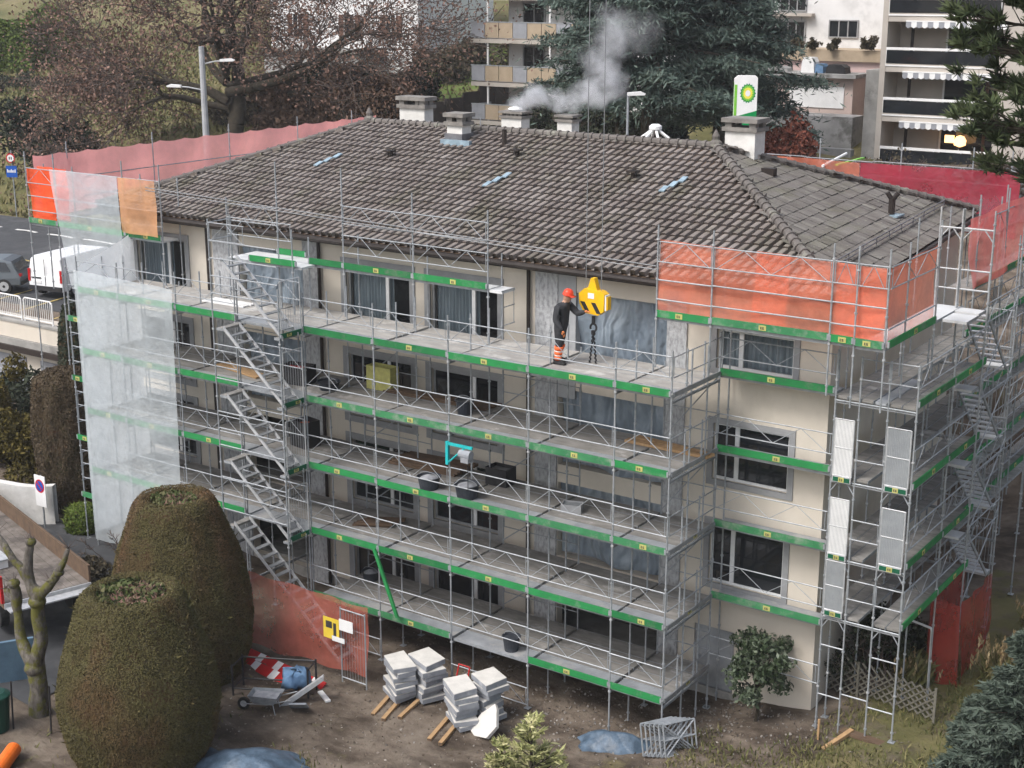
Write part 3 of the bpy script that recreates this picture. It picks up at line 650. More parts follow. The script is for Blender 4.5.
# ================================================================== SCAFFOLDING
CACHE = {}
def cached(key, fn):
    if key not in CACHE: CACHE[key] = fn()
    return CACHE[key]
JR = random.Random(3)
def put(name, me, parent, loc, rz=0):
    if name in ('toe_board', 'guardrail', 'deck'): loc = (loc[0], loc[1], loc[2]+JR.uniform(-.012, .012))
    b = BASE.get(parent.name, (0, 0, 0)); o = link(name, me, parent, (loc[0]-b[0], loc[1]-b[1], loc[2]-b[2]), rz)
    BASE[o.name] = None
    if name in ('toe_board', 'guardrail') and abs(rz) < .01: o.rotation_euler = (JR.uniform(-.03, .03), JR.uniform(-.005, .005), rz)
    return o
def post(parent, x, y, z1, z0=None, base=True):
    zb = tz(x, y) if z0 is None else z0
    h = round(z1-zb, 1)
    def mk():
        g = MB(); g.tube((0, 0, 0), (0, 0, h), .0235, M['steel'], 7)
        k = .25
        while k < h-.1:
            g.tube((0, 0, k-.02), (0, 0, k+.02), .042, M['alu'] if int(k) % 2 else M['steel'], 8); k += 1.0
        if base: g.box((-.08, -.08, 0), (.08, .08, .012), M['steel']); g.tube((0, 0, .01), (0, 0, .35), .019, M['steel_dark'], 6)
        return g.mesh('post')
    o = put('post', cached(('post', h, base), mk), parent, (x, y, z1-h))
    return o
def glyphs(g, x, y, z, s, m):
    # two stencilled block characters on the plate
    for k, bars in enumerate((((0, 0, .2, 1), (.2, .8, .7, 1), (.2, .4, .6, .58), (.2, 0, .7, .2)), ((0, 0, .2, 1), (.2, .8, .7, 1), (.2, .4, .7, .58), (.2, 0, .7, .2), (.5, .2, .7, .4)))):
        for (a, b, c, d) in bars:
            g.box((x+k*s*.95+a*s, y-.004, z+b*s*1.1), (x+k*s*.95+c*s, y, z+d*s*1.1), m)
def toe(parent, x, y, z, L, rz=0, h=.19, plate=True, m='green'):
    if m == 'green': m = JR.choice(('green', 'green', 'green_faded', 'green_worn'))
    def mk():
        g = MB(); g.box((.03, -.018, .012), (L-.03, .018, h), M[m])
        for e in (.0, L-.05): g.box((e, -.024, .03), (e+.05, .024, h-.02), M['steel'])
        return g.mesh('toe_board')
    o = put('toe_board', cached(('toe', L, h, m), mk), parent, (x, y, z), rz)
    if plate and JR.random() > .12:
        def mp():
            g = MB(); g.box((0, -.026, .035), (.19, -.019, h-.03), M['yellow']); glyphs(g, .04, -.026, .06, .055, M['ink']); return g.mesh('label_plate')
        p = link('label_plate', cached(('plate', h), mp), o, (L*.5-.1+JR.uniform(-.16, .16), 0, 0))
    return o
def deck(parent, x, y, z, L, W, rz=0, mats=('deck_steel', 'deck', 'deck', 'deck'), n=None):
    n = n or max(1, round(W/.62))
    def mk():
        g = MB(); w = W/n
        for i in range(n):
            m = M[mats[min(i, len(mats)-1)]]
            g.box((.05, i*w+.012, -.065), (L-.05, (i+1)*w-.012, 0), m)
            g.box((.02, i*w+.006, -.075), (L-.02, i*w+.0115, .004), M['steel']); g.box((.02, (i+1)*w-.0115, -.075), (L-.02, (i+1)*w-.006, .004), M['steel'])
        return g.mesh('deck')
    return put('deck', cached(('deck', L, W, mats, n), mk), parent, (x, y, z), rz)
def guard(parent, x, y, z, L, rz=0, style='lattice'):
    def mk():
        g = MB(); t = M['steel']
        if style == 'lattice':
            for h in (.5, 1.0): g.tube((0, 0, h), (L, 0, h), .017, t, 6)
            for e in (.05, L-.05): g.tube((e, 0, .5), (e, 0, 1.0), .011, t, 5)
            k = 4 if L > 2 else 2
            for i in range(k):
                a, b = .1+(L-.2)*i/k, .1+(L-.2)*(i+1)/k
                g.tube((a, 0, .5 if i % 2 == 0 else 1.0), (b, 0, 1.0 if i % 2 == 0 else .5), .0095, t, 5)
        elif style == 'rails':
            for h in (.5, 1.0): g.tube((0, 0, h), (L, 0, h), .017, t, 6)
            for e in (.03, L-.03): g.tube((e, 0, .5), (e, 0, 1.0), .011, t, 5)
        elif style == 'single':
            g.tube((0, 0, .0), (L, 0, .0), .02, t, 6)
        elif style == 'brace':
            g.tube((0, 0, .0), (L, 0, 1.9), .018, t, 6)
        elif style == 'ladder':
            for h in (.45, .95, 1.4): g.tube((0, 0, h), (L, 0, h), .016, t, 6)
            for e in (.03, L-.03): g.tube((e, 0, .45), (e, 0, 1.4), .011, t, 5)
        return g.mesh('guardrail' if style != 'brace' else 'brace')
    return put('guardrail' if style != 'brace' else 'brace', cached(('guard', L, style), mk), parent, (x, y, z), rz)
def transom(parent, x, y, z, W, rz=R(90)):
    def mk():
        g = MB(); g.tube((0, 0, 0), (W, 0, 0), .022, M['steel'], 6)
        for e in (.0, W): pass
        g.box((.02, -.02, -.06), (W-.02, .02, -.03), M['steel_dark']); return g.mesh('transom')
    return put('transom', cached(('transom', W), mk), parent, (x, y, z), rz)

# ---- front scaffold, Y 0 .. 2.5, five lifts
PX = [0, -1.54, -4.08, -6.62, -9.16, -11.70, -14.27, -16.84, -19.4, -21.3]
LV = [1, 3, 5, 7, 9]
FS = thing('scaffold', 'galvanised scaffold with five deep decks and green toe boards along the long front wall', 'scaffold', (-10, 0, 0))
for i, x in enumerate(PX):
    for y, top in ((0, 10.15), (1.0, 10.0), (1.85, 10.0 if i in (3, 4, 5) else 9.9), (2.5, 9.15)):
        post(FS, x, y, top if not (i == 0 and y > 2) else 9.9)
for i in range(len(PX)-1):
    x1, x0 = PX[i], PX[i+1]; L = round(x1-x0, 2)
    for z in LV:
        if z == 1 and i > 4: continue
        low_gap = (z == 1 and i == 2)
        white = (z == 9 and i in (1,))
        dk = 'deck_lit' if z == 9 else 'deck'; deck(FS, x0, .05, z, L, 2.5, mats=('deck_steel', dk, dk, dk))  # top lift gets the lit tone, lower lifts the painted shade
        if i != 5 and low_gap: guard(FS, x0, -.03, z, L)
        elif i != 5:
            toe(FS, x0, -.03, z, L)
            guard(FS, x0, -.03, z, L)
        guard(FS, x0, 2.5, z, L, style='rails') if z < 9 and i % 2 == 0 else None
    if i in (2, 4): guard(FS, x0, 0, -.75, L)          # lattice under the lowest deck
for x in PX:
    for z in LV:
        transom(FS, x, 0, z-.1, 2.5)
for z in LV:                                     # right end: rails running back
    g = guard(FS, .03, 0, z, 2.5, R(90), 'rails'); toe(FS, .03, .02, z, 2.46, R(90), h=.12, plate=True, m='steel_dark')
    for y in (.75, 1.65): post(FS, .0, y, z+1.05, z-.08, base=False)
for z in (2, 4, 6, 8):
    for i in (0, 2, 4): guard(FS, PX[i+1], 2.5, z-.9, round(PX[i]-PX[i+1], 2), style='brace')
# green brace leaning below the second deck
b = MB().box((-.05, -.03, 0), (.05, .03, 2.05), M['green'], Matrix.Translation((-9.14, -.22, 3.15)) @ Matrix.Rotation(R(157.5), 4, 'Y')).build('green_plank')
tag(b, 'green plank leaning diagonally below the second deck beside the red fence netting', 'plank')

# ---- wing scaffold across the right end of the front
WS = thing('scaffold', 'narrow one-bay galvanised scaffold across the blank right end of the front wall', 'scaffold', (1.5, 2.5, 0))
for x in (0.62 if False else -.05, 3.05):
    for y in (2.55, 3.12): post(WS, x+.02, y, 10.1)
for z in (3, 5, 7, 9):
    deck(WS, -.03, 2.56, z, 3.08, .6, mats=('deck_steel',)); toe(WS, -.03, 2.5, z, 3.08); guard(WS, -.03, 2.5, z, 3.08)
guard(WS, -.03, 2.5, .9, 3.08)
# ---- right-hand scaffold
RS = thing('scaffold', 'two-lane galvanised scaffold with steel end gates running back along the right side wall', 'scaffold', (4.1, 2.4, 0))
RY_ = [2.4, 4.97, 7.4, 9.9, 12.5, 15.1, 17.7, 20.2]
LR = [3.42, 5, 7, 9]
for k, y in enumerate(RY_):
    for x in (3.12, 3.72, 4.42, 5.1):
        if k > 3 and x in (4.42, 5.1): continue
        top = 10.05 if k < 2 else 12.6
        if k in (2, 3) and x > 4: continue
        post(RS, x, y, top)
for k in range(len(RY_)-1):
    y0 = RY_[k]; L = round(RY_[k+1]-y0, 2)
    for z in LR:
        deck(RS, 4.05, y0, z, L, .97, R(90), mats=('deck',), n=3)
        if k < 2:
            deck(RS, 5.08, y0, z, L, .70, R(90), mats=('deck',), n=2)
            toe(RS, 5.13, y0, z, L, R(90)); guard(RS, 5.13, y0, z, L, R(90))
        elif k > 2:
            toe(RS, 3.78, y0, z, L, R(90)); guard(RS, 3.78, y0, z, L, R(90))
        if k == 0 and z in (5, 7, 9):
            deck(RS, 4.365, y0, z, L, .30, R(90), mats=('deck_steel',), n=1) if z == 9 else None
for y in RY_[:4]:
    for z in LR: transom(RS, 3.1, y, z-.1, 2.0, 0)
for z in LR: guard(RS, 3.72, 2.38, z-.0, .7, 0, 'rails'); guard(RS, 4.42, 2.38, z, .68, 0, 'rails') if z in (3.42, 9) else None
# steel end gates and their dark green kick plates
def gate(x, z, h, w, m):
    def mk():
        g = MB()
        for a in (0, w): g.tube((a, 0, 0), (a, 0, h), .018, M['alu'], 6)
        for b in (0, h*.5, h): g.tube((0, 0, b), (w, 0, b), .016, M['alu'], 6)
        g.box((.015, -.006, .02), (w-.015, .004, h-.02), M[m])
        n = 14
        for i in range(1, n): g.box((w*i/n-.004, -.012, .02), (w*i/n+.004, -.0065, h-.02), M['steel'])
        return g.mesh('end_gate')
    o = put('end_gate', cached(('gate', h, w, m), mk), RS, (x, 2.34, z))
    def mp():
        g = MB(); g.box((0, -.02, -.16), (w, .012, -.01), M['alu']); g.box((.03, -.026, -.14), (w-.03, -.021, -.03), M['dkgreen'])
        g.box((w/2-.07, -.032, -.145), (w/2+.07, -.0265, -.025), M['yellow']); glyphs(g, w/2-.045, -.032, -.115, .05, M['ink']); return g.mesh('kick_plate')
    link('kick_plate', cached(('kick', w), mp), o, (0, 0, 0))
for z in (3.55, 5.05, 7.05): gate(3.17, z, 1.42 if z > 4 else 1.3, .48, 'white' if z > 5 else 'gate_mesh')
for z in (5.05, 7.05): gate(4.47, z, 1.42, .57, 'gate_mesh')
for x0 in (3.12, 4.42):                          # corner braces and rungs below the decks
    g = MB(); w = .6 if x0 < 4 else .68
    for z in (3.42, 5, 7): g.tube((x0, 2.4, z-.4), (x0+.2, 2.4, z-.1), .016, M['steel'], 6); g.tube((x0+w, 2.4, z-.4), (x0+w-.2, 2.4, z-.1), .016, M['steel'], 6)
    for z in (1.2, 2.55): g.tube((x0, 2.4, z), (x0+w, 2.4, z), .02, M['steel'], 6)
    g.build('frame_rungs', RS)
g = MB(); g.tube((3.72, 2.4, 1.35), (4.42, 2.4, 1.35), .02, M['steel'], 6); g.build('tie_tube', RS)

# ---- raised eaves platforms (Y about 1.8, z 10.5)
EP = thing('scaffold_platform', 'raised two-bay platform with green toe boards and lattice rails below the middle of the eaves', 'scaffold', (-9.2, 1.85, 10.5))
EX = [-6.65, -9.21, -11.76, -13.1]
for x, top in zip(EX, (12.65, 12.9, 13.4, 11.3)):
    post(EP, x, 1.85, top, 9.1, base=False)
    if x > -13: post(EP, x, 2.5, 11.4, 9.1, base=False)
for i in range(3):
    x1, x0 = EX[i], EX[i+1]; L = round(x1-x0, 2)
    deck(EP, x0, 1.87, 10.5, L, .62, mats=('deck_white',)); toe(EP, x0, 1.82, 10.5, L, plate=L > 2)
    if i < 2: guard(EP, x0, 1.82, 10.5, L); guard(EP, x0, 1.82, 11.33, L)
MB().box((-6.62, 1.87, 10.43), (-6.2, 2.49, 10.5), M['deck_white']).build('bracket_deck', EP)
ladder = guard(EP, -6.2, 1.85, 9.1, .6, R(90), 'ladder')
LP = thing('scaffold_landing', 'bright aluminium landing with green toe boards at the head of the left stair tower', 'scaffold', (-14.3, 1.85, 10.5))
for x in (-16.4, -14.31): post(LP, x, 1.85, 12.2 if x < -15 else 13.4, 9.1, base=False)
for x in (-15.6, -13.15): post(LP, x, 1.2, 11.6, 9.1, base=False)
deck(LP, -15.9, 1.25, 10.5, 3.07, 1.24, mats=('deck_white', 'deck_white')); toe(LP, -15.0, 2.5, 10.5, 1.2, plate=False); toe(LP, -14.9, 1.2, 10.5, 1.9)
guard(LP, -15.7, 1.2, 10.75, 2.57) ; guard(LP, -16.4, 1.85, 11.0, 2.09, 0, 'lattice')
# long handrail tube pair in front of the tiles
g = MB()
for dz in (0, -.09): g.tube((-19.9, 1.80, 12.22+dz), (-1.5, 1.80, 11.72+dz), .014, M['steel_dark'], 6)
tag(g.build('handrail_tube', loc=(-10, 1.8, 12)), 'pair of long thin tubes running level along the front of the roof tiles', 'tube')
# orange corner platform
OX = [-1.45, .06, 3.12, 3.72, 4.45]
OP = thing('scaffold_platform', 'raised platform with green toe boards carrying the orange net at the front right roof corner', 'scaffold', (1.5, 1.78, 10.45))
for x in OX:
    post(OP, x, 1.78, 12.75, 9.15 if x < 3.2 else 9.0, base=False)
    if x > -1.4: post(OP, x, 2.5, 11.6, 9.2, base=False) if x < 3.3 else None
for x1, x0 in zip(OX[1:], OX[:-1]):
    L = round(x1-x0, 2); deck(OP, x0, 1.80, 10.45, L, .68, mats=('deck_white',)); toe(OP, x0, 1.75, 10.45, L)
    for z in (10.9, 11.4): guard(OP, x0, 1.77, z, L, style='single')
    guard(OP, x0, 1.77, 11.35, L)
for y in (2.9, 5.0): post(OP, 4.5, y, 12.75, 9.1, base=False)
deck(OP, 4.42, 1.85, 10.45, 3.15, .68, R(90), mats=('deck_white',)); toe(OP, 4.52, 1.8, 10.45, 3.2, R(90)); guard(OP, 4.5, 1.8, 11.35, 3.2, R(90)); guard(OP, 4.5, 1.8, 10.9, 3.2, R(90), 'single')
# left corner platform
LX = [-19.75, -21.5, -24.9, -26.4]
UP = thing('scaffold_platform', 'raised platform holding the white and faded orange nets at the front left roof corner', 'scaffold', (-22, 2.2, 10.45))
for x in LX: post(UP, x, 2.25, 12.9, 6.8 if x > -24 else None, base=False); post(UP, x, 3.0, 12.4, 8.0, base=False)
for x1, x0 in zip(LX[:-1], LX[1:]):
    L = round(x1-x0, 2); deck(UP, x0, 2.27, 10.45, L, .66, mats=('deck_white',)); toe(UP, x0, 2.22, 10.45, L)
    for z in (10.9, 11.4): guard(UP, x0, 2.24, z, L, style='single')
    guard(UP, x0, 2.24, 11.35, L)
# end frames beside the lower white net
for y in (.1, 1.2, 2.3):
    post(FS, -21.95, y, 10.0 if y < 1 else 9.0)
for z in (3, 5, 7, 9):
    guard(FS, -21.95, .05, z-.9, 2.2, R(90), 'ladder'); toe(FS, -21.95, 0, z-1, .62, 0)
    guard(FS, -21.95, .1, z-.8, .65, 0, 'ladder')
# side and back scaffolding behind the pink nets
BS = thing('scaffold', 'scaffold frames behind the pink and rose nets along the left and rear eaves', 'scaffold', (-20, 12, 10))
for y in (4.5, 8.5, 12.5, 16.5, 20.0): post(BS, -27.0, y, 13.0)
for x in (-24, -20, -16, -12, -8, -5, -2, .5, 1.8): post(BS, x, 20.0, 13.1)
for z in (11.0, 11.7): guard(BS, -27.0, 4.5, z, 15.5, R(90), 'single')
deck(BS, -26.3, 4.5, 10.45, 15.5, .66, R(90), mats=('deck',)); deck(BS, -27, 19.2, 10.45, 28.8, .7, 0, mats=('deck',))
for x0 in np.arange(-8, 2, 2.5): guard(BS, float(x0), 19.95, 11.4, 2.5)
# right rear handrails around the rear of the side wall
RR = thing('scaffold_platform', 'raised platform carrying the rose net at the rear of the right eaves', 'scaffold', (4, 12, 10.45))
for y in (9.6, 12.2, 14.8, 17.4):
    post(RR, 4.0, y, 12.9, 3, base=False); toe(RR, 4.0, y, 10.45, 2.6, R(90)); guard(RR, 3.98, y, 11.3, 2.6, R(90)); deck(RR, 3.95, y, 10.45, 2.6, .66, R(90), mats=('deck',))
    post(RR, 4.9, y+.8, 11.9, tz(4.9, y+.8)); guard(RR, 4.9, y+.8, 10.6, 2.6, R(90)); guard(RR, 4.9, y+.8, 8.6, 2.6, R(90)); guard(RR, 4.9, y+.8, 6.6, 2.6, R(90))

# ---- stair towers
def stair_flight(parent, p0, p1, axis, w, n=9, rail=True, tread='steel_dark', str_='alu'):
    """aluminium flight from top p0 to bottom p1; width w across"""
    p0, p1 = Vector(p0), Vector(p1); g = MB()
    side = Vector((0, 1, 0)) if axis == 'x' else Vector((1, 0, 0))
    d = (p1-p0).normalized()
    for s in (0, w):
        a, b = p0+side*s, p1+side*s
        up = Vector((0, 0, .055)); t = side*.018
        vs = [a-t-up, a+t-up, b+t-up, b-t-up, a-t+up, a+t+up, b+t+up, b-t+up]
        g.add(vs, [(0, 3, 2, 1), (4, 5, 6, 7), (0, 1, 5, 4), (1, 2, 6, 5), (2, 3, 7, 6), (3, 0, 4, 7)], M[str_])
    for i in range(1, n+1):
        q = p0+(p1-p0)*(i/(n+1)); h = (p1-p0); h.z = 0; h.normalize()
        T = Matrix.Translation(q) @ Matrix(((h.x, side.x, 0, 0), (h.y, side.y, 0, 0), (0, 0, 1, 0), (0, 0, 0, 1)))
        g.box((-.085, .025, -.012), (.085, w-.025, .012), M[tread], T)
    f = g.build('stair_flight', parent); BASE[f.name] = BASE[parent.name]
    if rail:
        g = MB()
        for s in (0, w):
            a, b = p0+side*s+Vector((0, 0, .95)), p1+side*s+Vector((0, 0, .95)); g.tube(a, b, .018, M['alu'], 6)
            for k in (0, .33, .66, 1): c = p0+(p1-p0)*k+side*s; g.tube(c, c+Vector((0, 0, .95)), .014, M['alu'], 6)
        g.build('handrail', f)
T1 = thing('stair_tower', 'aluminium stair tower of five parallel flights on the left half of the front scaffold', 'stair tower', (-12.8, -.95, 0))
T1['label'] = 'aluminium stair tower of five parallel flights on the left half of the front scaffold'
for x in (-14.27, -11.70):
    post(T1, x, -.97, 12.1 if x < -13 else 10.4); post(T1, x, -.10, 12.1 if x < -13 else 10.4)
for k, (zt, zb) in enumerate(((11, 9), (9, 7), (7, 5), (5, 3))):
    stair_flight(T1, (-13.9, -.92, zt), (-11.62, -.92, zb), 'x', .62, rail=False)
    deck(T1, -11.95, -.95, zb, .30, .85, mats=('deck',)); deck(T1, -14.2, -.95, zb, .32, .85, mats=('deck',))
    for z in (zb+.5, zb+1.0, zb+1.5): guard(T1, -14.27, -.97, z, 2.57, 0, 'single')
    guard(T1, -14.27, -.08, zb+.45, 2.57, 0, 'lattice')
    toe(T1, -11.66, -.97, zb, .86, R(90), h=.15, plate=True, m='dkgreen')
    g = MB()
    for q in range(9): g.tube((-11.66, -.92+.0975*q, zb+.15), (-11.66, -.92+.0975*q, zb+1.6), .005, M['steel'], 4)
    for y in (-.93, -.14): g.tube((-11.66, y, zb+.15), (-11.66, y, zb+1.6), .016, M['alu'], 6)
    g.tube((-11.66, -.93, zb+1.6), (-11.66, -.14, zb+1.6), .016, M['alu'], 6); g.build('end_gate', T1)
stair_flight(T1, (-13.9, -.92, 3.1), (-9.75, -.92, -.42), 'x', .62, n=15, rail=False)
for z in (11.3, 11.8): guard(T1, -14.27, -.97, z-.3, 2.57, 0, 'single')
guard(T1, -14.27, -.97, 11.0, 1.4, 0, 'lattice'); guard(T1, -14.27, -.97, 11, .9, R(90), 'rails')
T2 = thing('stair_tower', 'aluminium stair tower with bright treads near the rear end of the right side scaffold', 'stair tower', (4.8, 8.4, 0))
for x in (4.38, 5.15):
    for y in (7.05, 9.75): post(T2, x, y, 12.9 if y < 8 else 12.4)
for (zt, zb) in ((10.45, 8.45), (8.45, 6.42), (6.42, 4.42), (4.42, 2.45)):
    stair_flight(T2, (4.46, 7.2, zt), (4.46, 9.45, zb), 'y', .62, rail=False, tread='stringer', str_='steel')
    deck(T2, 5.08, 9.4, zb, .5, .66, R(90), mats=('deck_white',)); deck(T2, 5.08, 6.6, zt, .6, .66, R(90), mats=('deck_white',))
    guard(T2, 5.17, 7.05, zt-.8, 2.7, R(90), 'lattice'); guard(T2, 4.38, 7.05, zt+.0, .77, 0, 'rails'); guard(T2, 5.17, 7.05, zt-1.9, 2.7, R(90), 'brace')
    g = MB()
    for q in range(8): g.tube((4.42+.097*q, 9.78, zb+.2), (4.42+.097*q, 9.78, zb+1.5), .006, M['steel'], 4)
    for q in (.2, 1.5): g.tube((4.42, 9.78, zb+q), (5.1, 9.78, zb+q), .016, M['steel'], 6)
    g.build('end_gate', T2)
deck(T2, 4.45, 4.95, 10.45, 2.3, .7, R(90), mats=('deck_white',)); deck(T2, 5.1, 5.6, 10.44, .95, .64, R(90), mats=('deck_white',))
g = MB()                                          # door-high portal frames at the head of the stairs
for (x0, x1, y, z) in ((3.80, 4.36, 7.0, 12.5), (4.38, 5.15, 7.05, 12.5)):
    g = MB(); g.tube((x0, y, z), (x1, y, z), .024, M['alu'], 6); g.tube((x0, y, z-.3), (x0+.22, y, z-.02), .018, M['alu'], 6); g.tube((x1, y, z-.3), (x1-.22, y, z-.02), .018, M['alu'], 6)
    for z2 in (11.45, 10.95): g.tube((x0, y, z2), (x1, y, z2), .018, M['alu'], 6)
    for x in (x0, x1): g.tube((x, y, 10.3), (x, y, z+.5), .024, M['alu'], 6)
    g.build('portal_frame', T2)

# ================================================================== NETS
def net(name, P00, P10, P01, P11, m, label, nx=30, nz=14, amp=.06, sag=0, cat='netting', scallop=0):
    """bilinear sheet with folds. P00 bottom start, P10 bottom end, P01 top start, P11 top end"""
    a, b, c, d = (np.array(p, float) for p in (P00, P10, P01, P11))
    nrm = np.cross(b-a, c-a); nrm /= np.linalg.norm(nrm); ph = random.uniform(0, 6)
    V = []
    for j in range(nz+1):
        for i in range(nx+1):
            u, v = i/nx, j/nz; p = (a*(1-u)+b*u)*(1-v)+(c*(1-u)+d*u)*v
            w = amp*(math.sin(u*nx*.55+ph+v*2)+.6*math.sin(u*nx*.23-v*5+ph*2)+.4*math.sin(v*9+u*6))
            p = p+nrm*w
            if scallop: p[2] -= scallop*abs(math.sin(u*math.pi*nx/5))*v
            if sag: p[2] += sag*math.sin(u*nx*.4+ph)*(1-v)
            V.append(p)
    i = np.arange(nx)[None, :]+np.arange(nz)[:, None]*(nx+1); i = i.ravel()
    F = np.stack([i, i+1, i+nx+2, i+nx+1], 1); V = np.array(V); o0 = V.mean(0); o0[2] = V[:, 2].min()
    o = link(name, npmesh(name, V-o0, F, M[m], smooth=True), None, tuple(o0)); tag(o, label, cat)
    return o
net('safety_net', (-21.25, -.17, .7), (-17.05, -.17, .9), (-21.25, -.17, 9.75), (-16.75, -.17, 9.65), 'net_white', 'tall white translucent net over the left end of the front scaffold', 36, 60, .025)
net('safety_net', (-21.3, 2.4, .9), (-21.3, -.05, .9), (-21.3, 2.4, 10.6), (-21.3, -.05, 9.75), 'net_white_dense', 'white net closing the left end of the front scaffold, folded behind the tall white net', 12, 50, .03)
net('safety_net', (-24.3, 2.08, 8.4), (-21.35, 2.08, 8.5), (-24.9, 2.08, 12.42), (-21.55, 2.08, 12.42), 'net_white', 'square white net hanging at the left roof corner above the tall white net', 26, 20, .03)
net('safety_net', (-21.5, 2.08, 10.6), (-19.75, 2.08, 10.6), (-21.5, 2.08, 12.4), (-19.75, 2.08, 12.4), 'net_tan', 'small faded orange net between the white corner net and the roof', 14, 14, .03)
net('safety_net', (-26.35, 2.4, 10.5), (-25.0, 2.4, 10.45), (-26.5, 2.4, 12.3), (-25.0, 2.4, 12.3), 'net_red', 'bright orange-red net at the far left end of the roof', 14, 14, .05)
net('safety_net', (-27.6, 22.4, 10.5), (-26.9, 3.0, 10.5), (-27.6, 22.4, 12.6), (-26.9, 3.0, 12.65), 'net_pink', 'long faded pink net along the left eaves behind the roof', 80, 14, .07, scallop=.07)
net('safety_net', (-26.6, 3.0, 10.5), (-25.1, 3.0, 10.5), (-26.7, 3.0, 12.3), (-25.1, 2.95, 12.3), 'net_red', 'orange-red net behind the far left end net', 14, 14, .05)
net('safety_net', (-24.0, 22.3, 10.5), (-27.5, 22.3, 10.5), (-24.0, 22.3, 12.4), (-27.5, 22.3, 12.4), 'net_red', 'short orange-red net behind the left end of the ridge', 24, 14, .05)
net('safety_net', (-3.4, 19.8, 10.5), (-9.0, 19.8, 10.5), (-3.4, 19.8, 12.35), (-9.0, 19.8, 12.4), 'net_orange', 'orange net behind the roof to the right of the big chimney', 24, 14, .05)
net('safety_net', (2.2, 19.7, 10.2), (-3.4, 19.8, 10.4), (2.2, 19.7, 12.4), (-3.4, 19.8, 12.35), 'net_rose', 'deep pink net along the rear right eaves below the pine branches', 26, 14, .05)
net('safety_net', (4.06, 9.3, 10.5), (3.95, 19.6, 10.5), (4.06, 8.6, 12.5), (3.95, 19.6, 12.5), 'net_salmon', 'rose net along the right eaves behind the stair head', 36, 14, .05)
net('safety_net', (-1.45, 1.86, 10.5), (4.4, 1.86, 10.48), (-1.45, 1.86, 12.38), (4.4, 1.86, 12.28), 'net_orange', 'wide translucent orange net across the front right roof corner', 44, 16, .035)
net('safety_net', (1.05, 1.89, 10.5), (1.95, 1.89, 10.5), (1.15, 1.89, 12.36), (2.0, 1.89, 12.34), 'net_orange', 'narrow doubled strip in the middle of the wide orange net', 10, 16, .03)
net('safety_net', (3.2, 1.9, 10.48), (4.35, 1.9, 10.48), (3.15, 1.9, 12.3), (4.35, 1.9, 12.28), 'net_orange', 'doubled piece of orange net at the outer corner of the platform', 12, 16, .03)
net('safety_net', (4.41, 1.88, 10.5), (4.41, 5.0, 10.5), (4.41, 1.88, 12.28), (4.41, 5.0, 12.38), 'net_orange', 'orange net turning back along the right eaves at the roof corner', 24, 16, .03)
net('safety_net', (-13.6, -1.62, -.2), (-8.2, -1.72, .05), (-13.6, -1.55, 2.05), (-8.2, -1.65, 2.12), 'net_brick', 'brick red fence netting around the foot of the left stair tower', 40, 16, .05, sag=.04)
net('safety_net', (4.68, 6.15, .45), (5.5, 6.15, .4), (4.6, 6.15, 2.8), (5.42, 6.15, 2.78), 'net_box', 'dark red net on the near end of the right stair enclosure', 16, 16, .03)
net('safety_net', (5.5, 6.17, .4), (5.2, 10.0, .5), (5.44, 6.17, 2.78), (5.45, 8.6, 2.85), 'net_box', 'dark red net along the outer side of the right stair enclosure', 30, 16, .04)
net('safety_net', (4.62, 6.2, .5), (4.5, 9.6, .7), (4.6, 6.2, 2.8), (4.6, 8.8, 2.8), 'net_box', 'dark red net on the wall side of the right stair enclosure', 30, 16, .04)
# mesh gate and notices on the fence netting
t = thing('gate', 'grey mesh gate with yellow and white notices at the end of the brick red netting', 'gate', (-8.6, -1.85, -.2))
g = MB()
for x in (-9.05, -8.18): g.tube((x, -1.82, -.25), (x, -1.82, 2.0), .022, M['steel'], 6)
for z in (-.1, 1.95): g.tube((-9.05, -1.82, z), (-8.18, -1.82, z), .02, M['steel'], 6)
for i in range(1, 9): g.tube((-9.05+i*.097, -1.82, -.1), (-9.05+i*.097, -1.82, 1.95), .004, M['steel'], 4)
g.build('frame', t)
g = MB(); g.box((-9.62, -1.90, 1.0), (-9.05, -1.885, 1.62), M['yellow_sign']); g.box((-9.52, -1.908, 1.32), (-9.3, -1.902, 1.52), M['ink']); g.box((-9.25, -1.908, 1.1), (-9.15, -1.902, 1.5), M['ink']); g.build('notice', t)
MB().box((-9.04, -1.90, 1.35), (-8.55, -1.885, 1.68), M['white']).build('notice', t)
MB().box((-9.3, -1.915, .97), (-8.85, -1.91, 1.12), M['white']).build('notice', t)
# ================================================================== WORKER, HOOK BLOCK
def skin_body(name, joints, edges, m, parent=None, root=0, sub=1):
    me = bpy.data.meshes.new(name); me.from_pydata([j[0] for j in joints], edges, []); me.update()
    o = link(name, me, parent)
    sm = o.modifiers.new('skin', 'SKIN'); sm.use_smooth_shade = True
    for i, j in enumerate(joints):
        me.skin_vertices[0].data[i].radius = (j[1], j[2] if len(j) > 2 else j[1])
    me.skin_vertices[0].data[root].use_root = True
    ss = o.modifiers.new('sub', 'SUBSURF'); ss.levels = ss.render_levels = sub
    me.materials.append(m)
    dg = bpy.context.evaluated_depsgraph_get(); em = bpy.data.meshes.new_from_object(o.evaluated_get(dg))
    o.modifiers.clear(); o.data = em
    if not em.materials: em.materials.append(m)
    return o
M['glove'] = mat('orange_work_glove', (.62, .22, .08), (.5, .17, .06), 9, .8)
WK = thing('person', 'worker in dark clothes and orange helmet steadying the yellow hook block on the top deck', 'person', (-3.92, 1.25, 9.0))
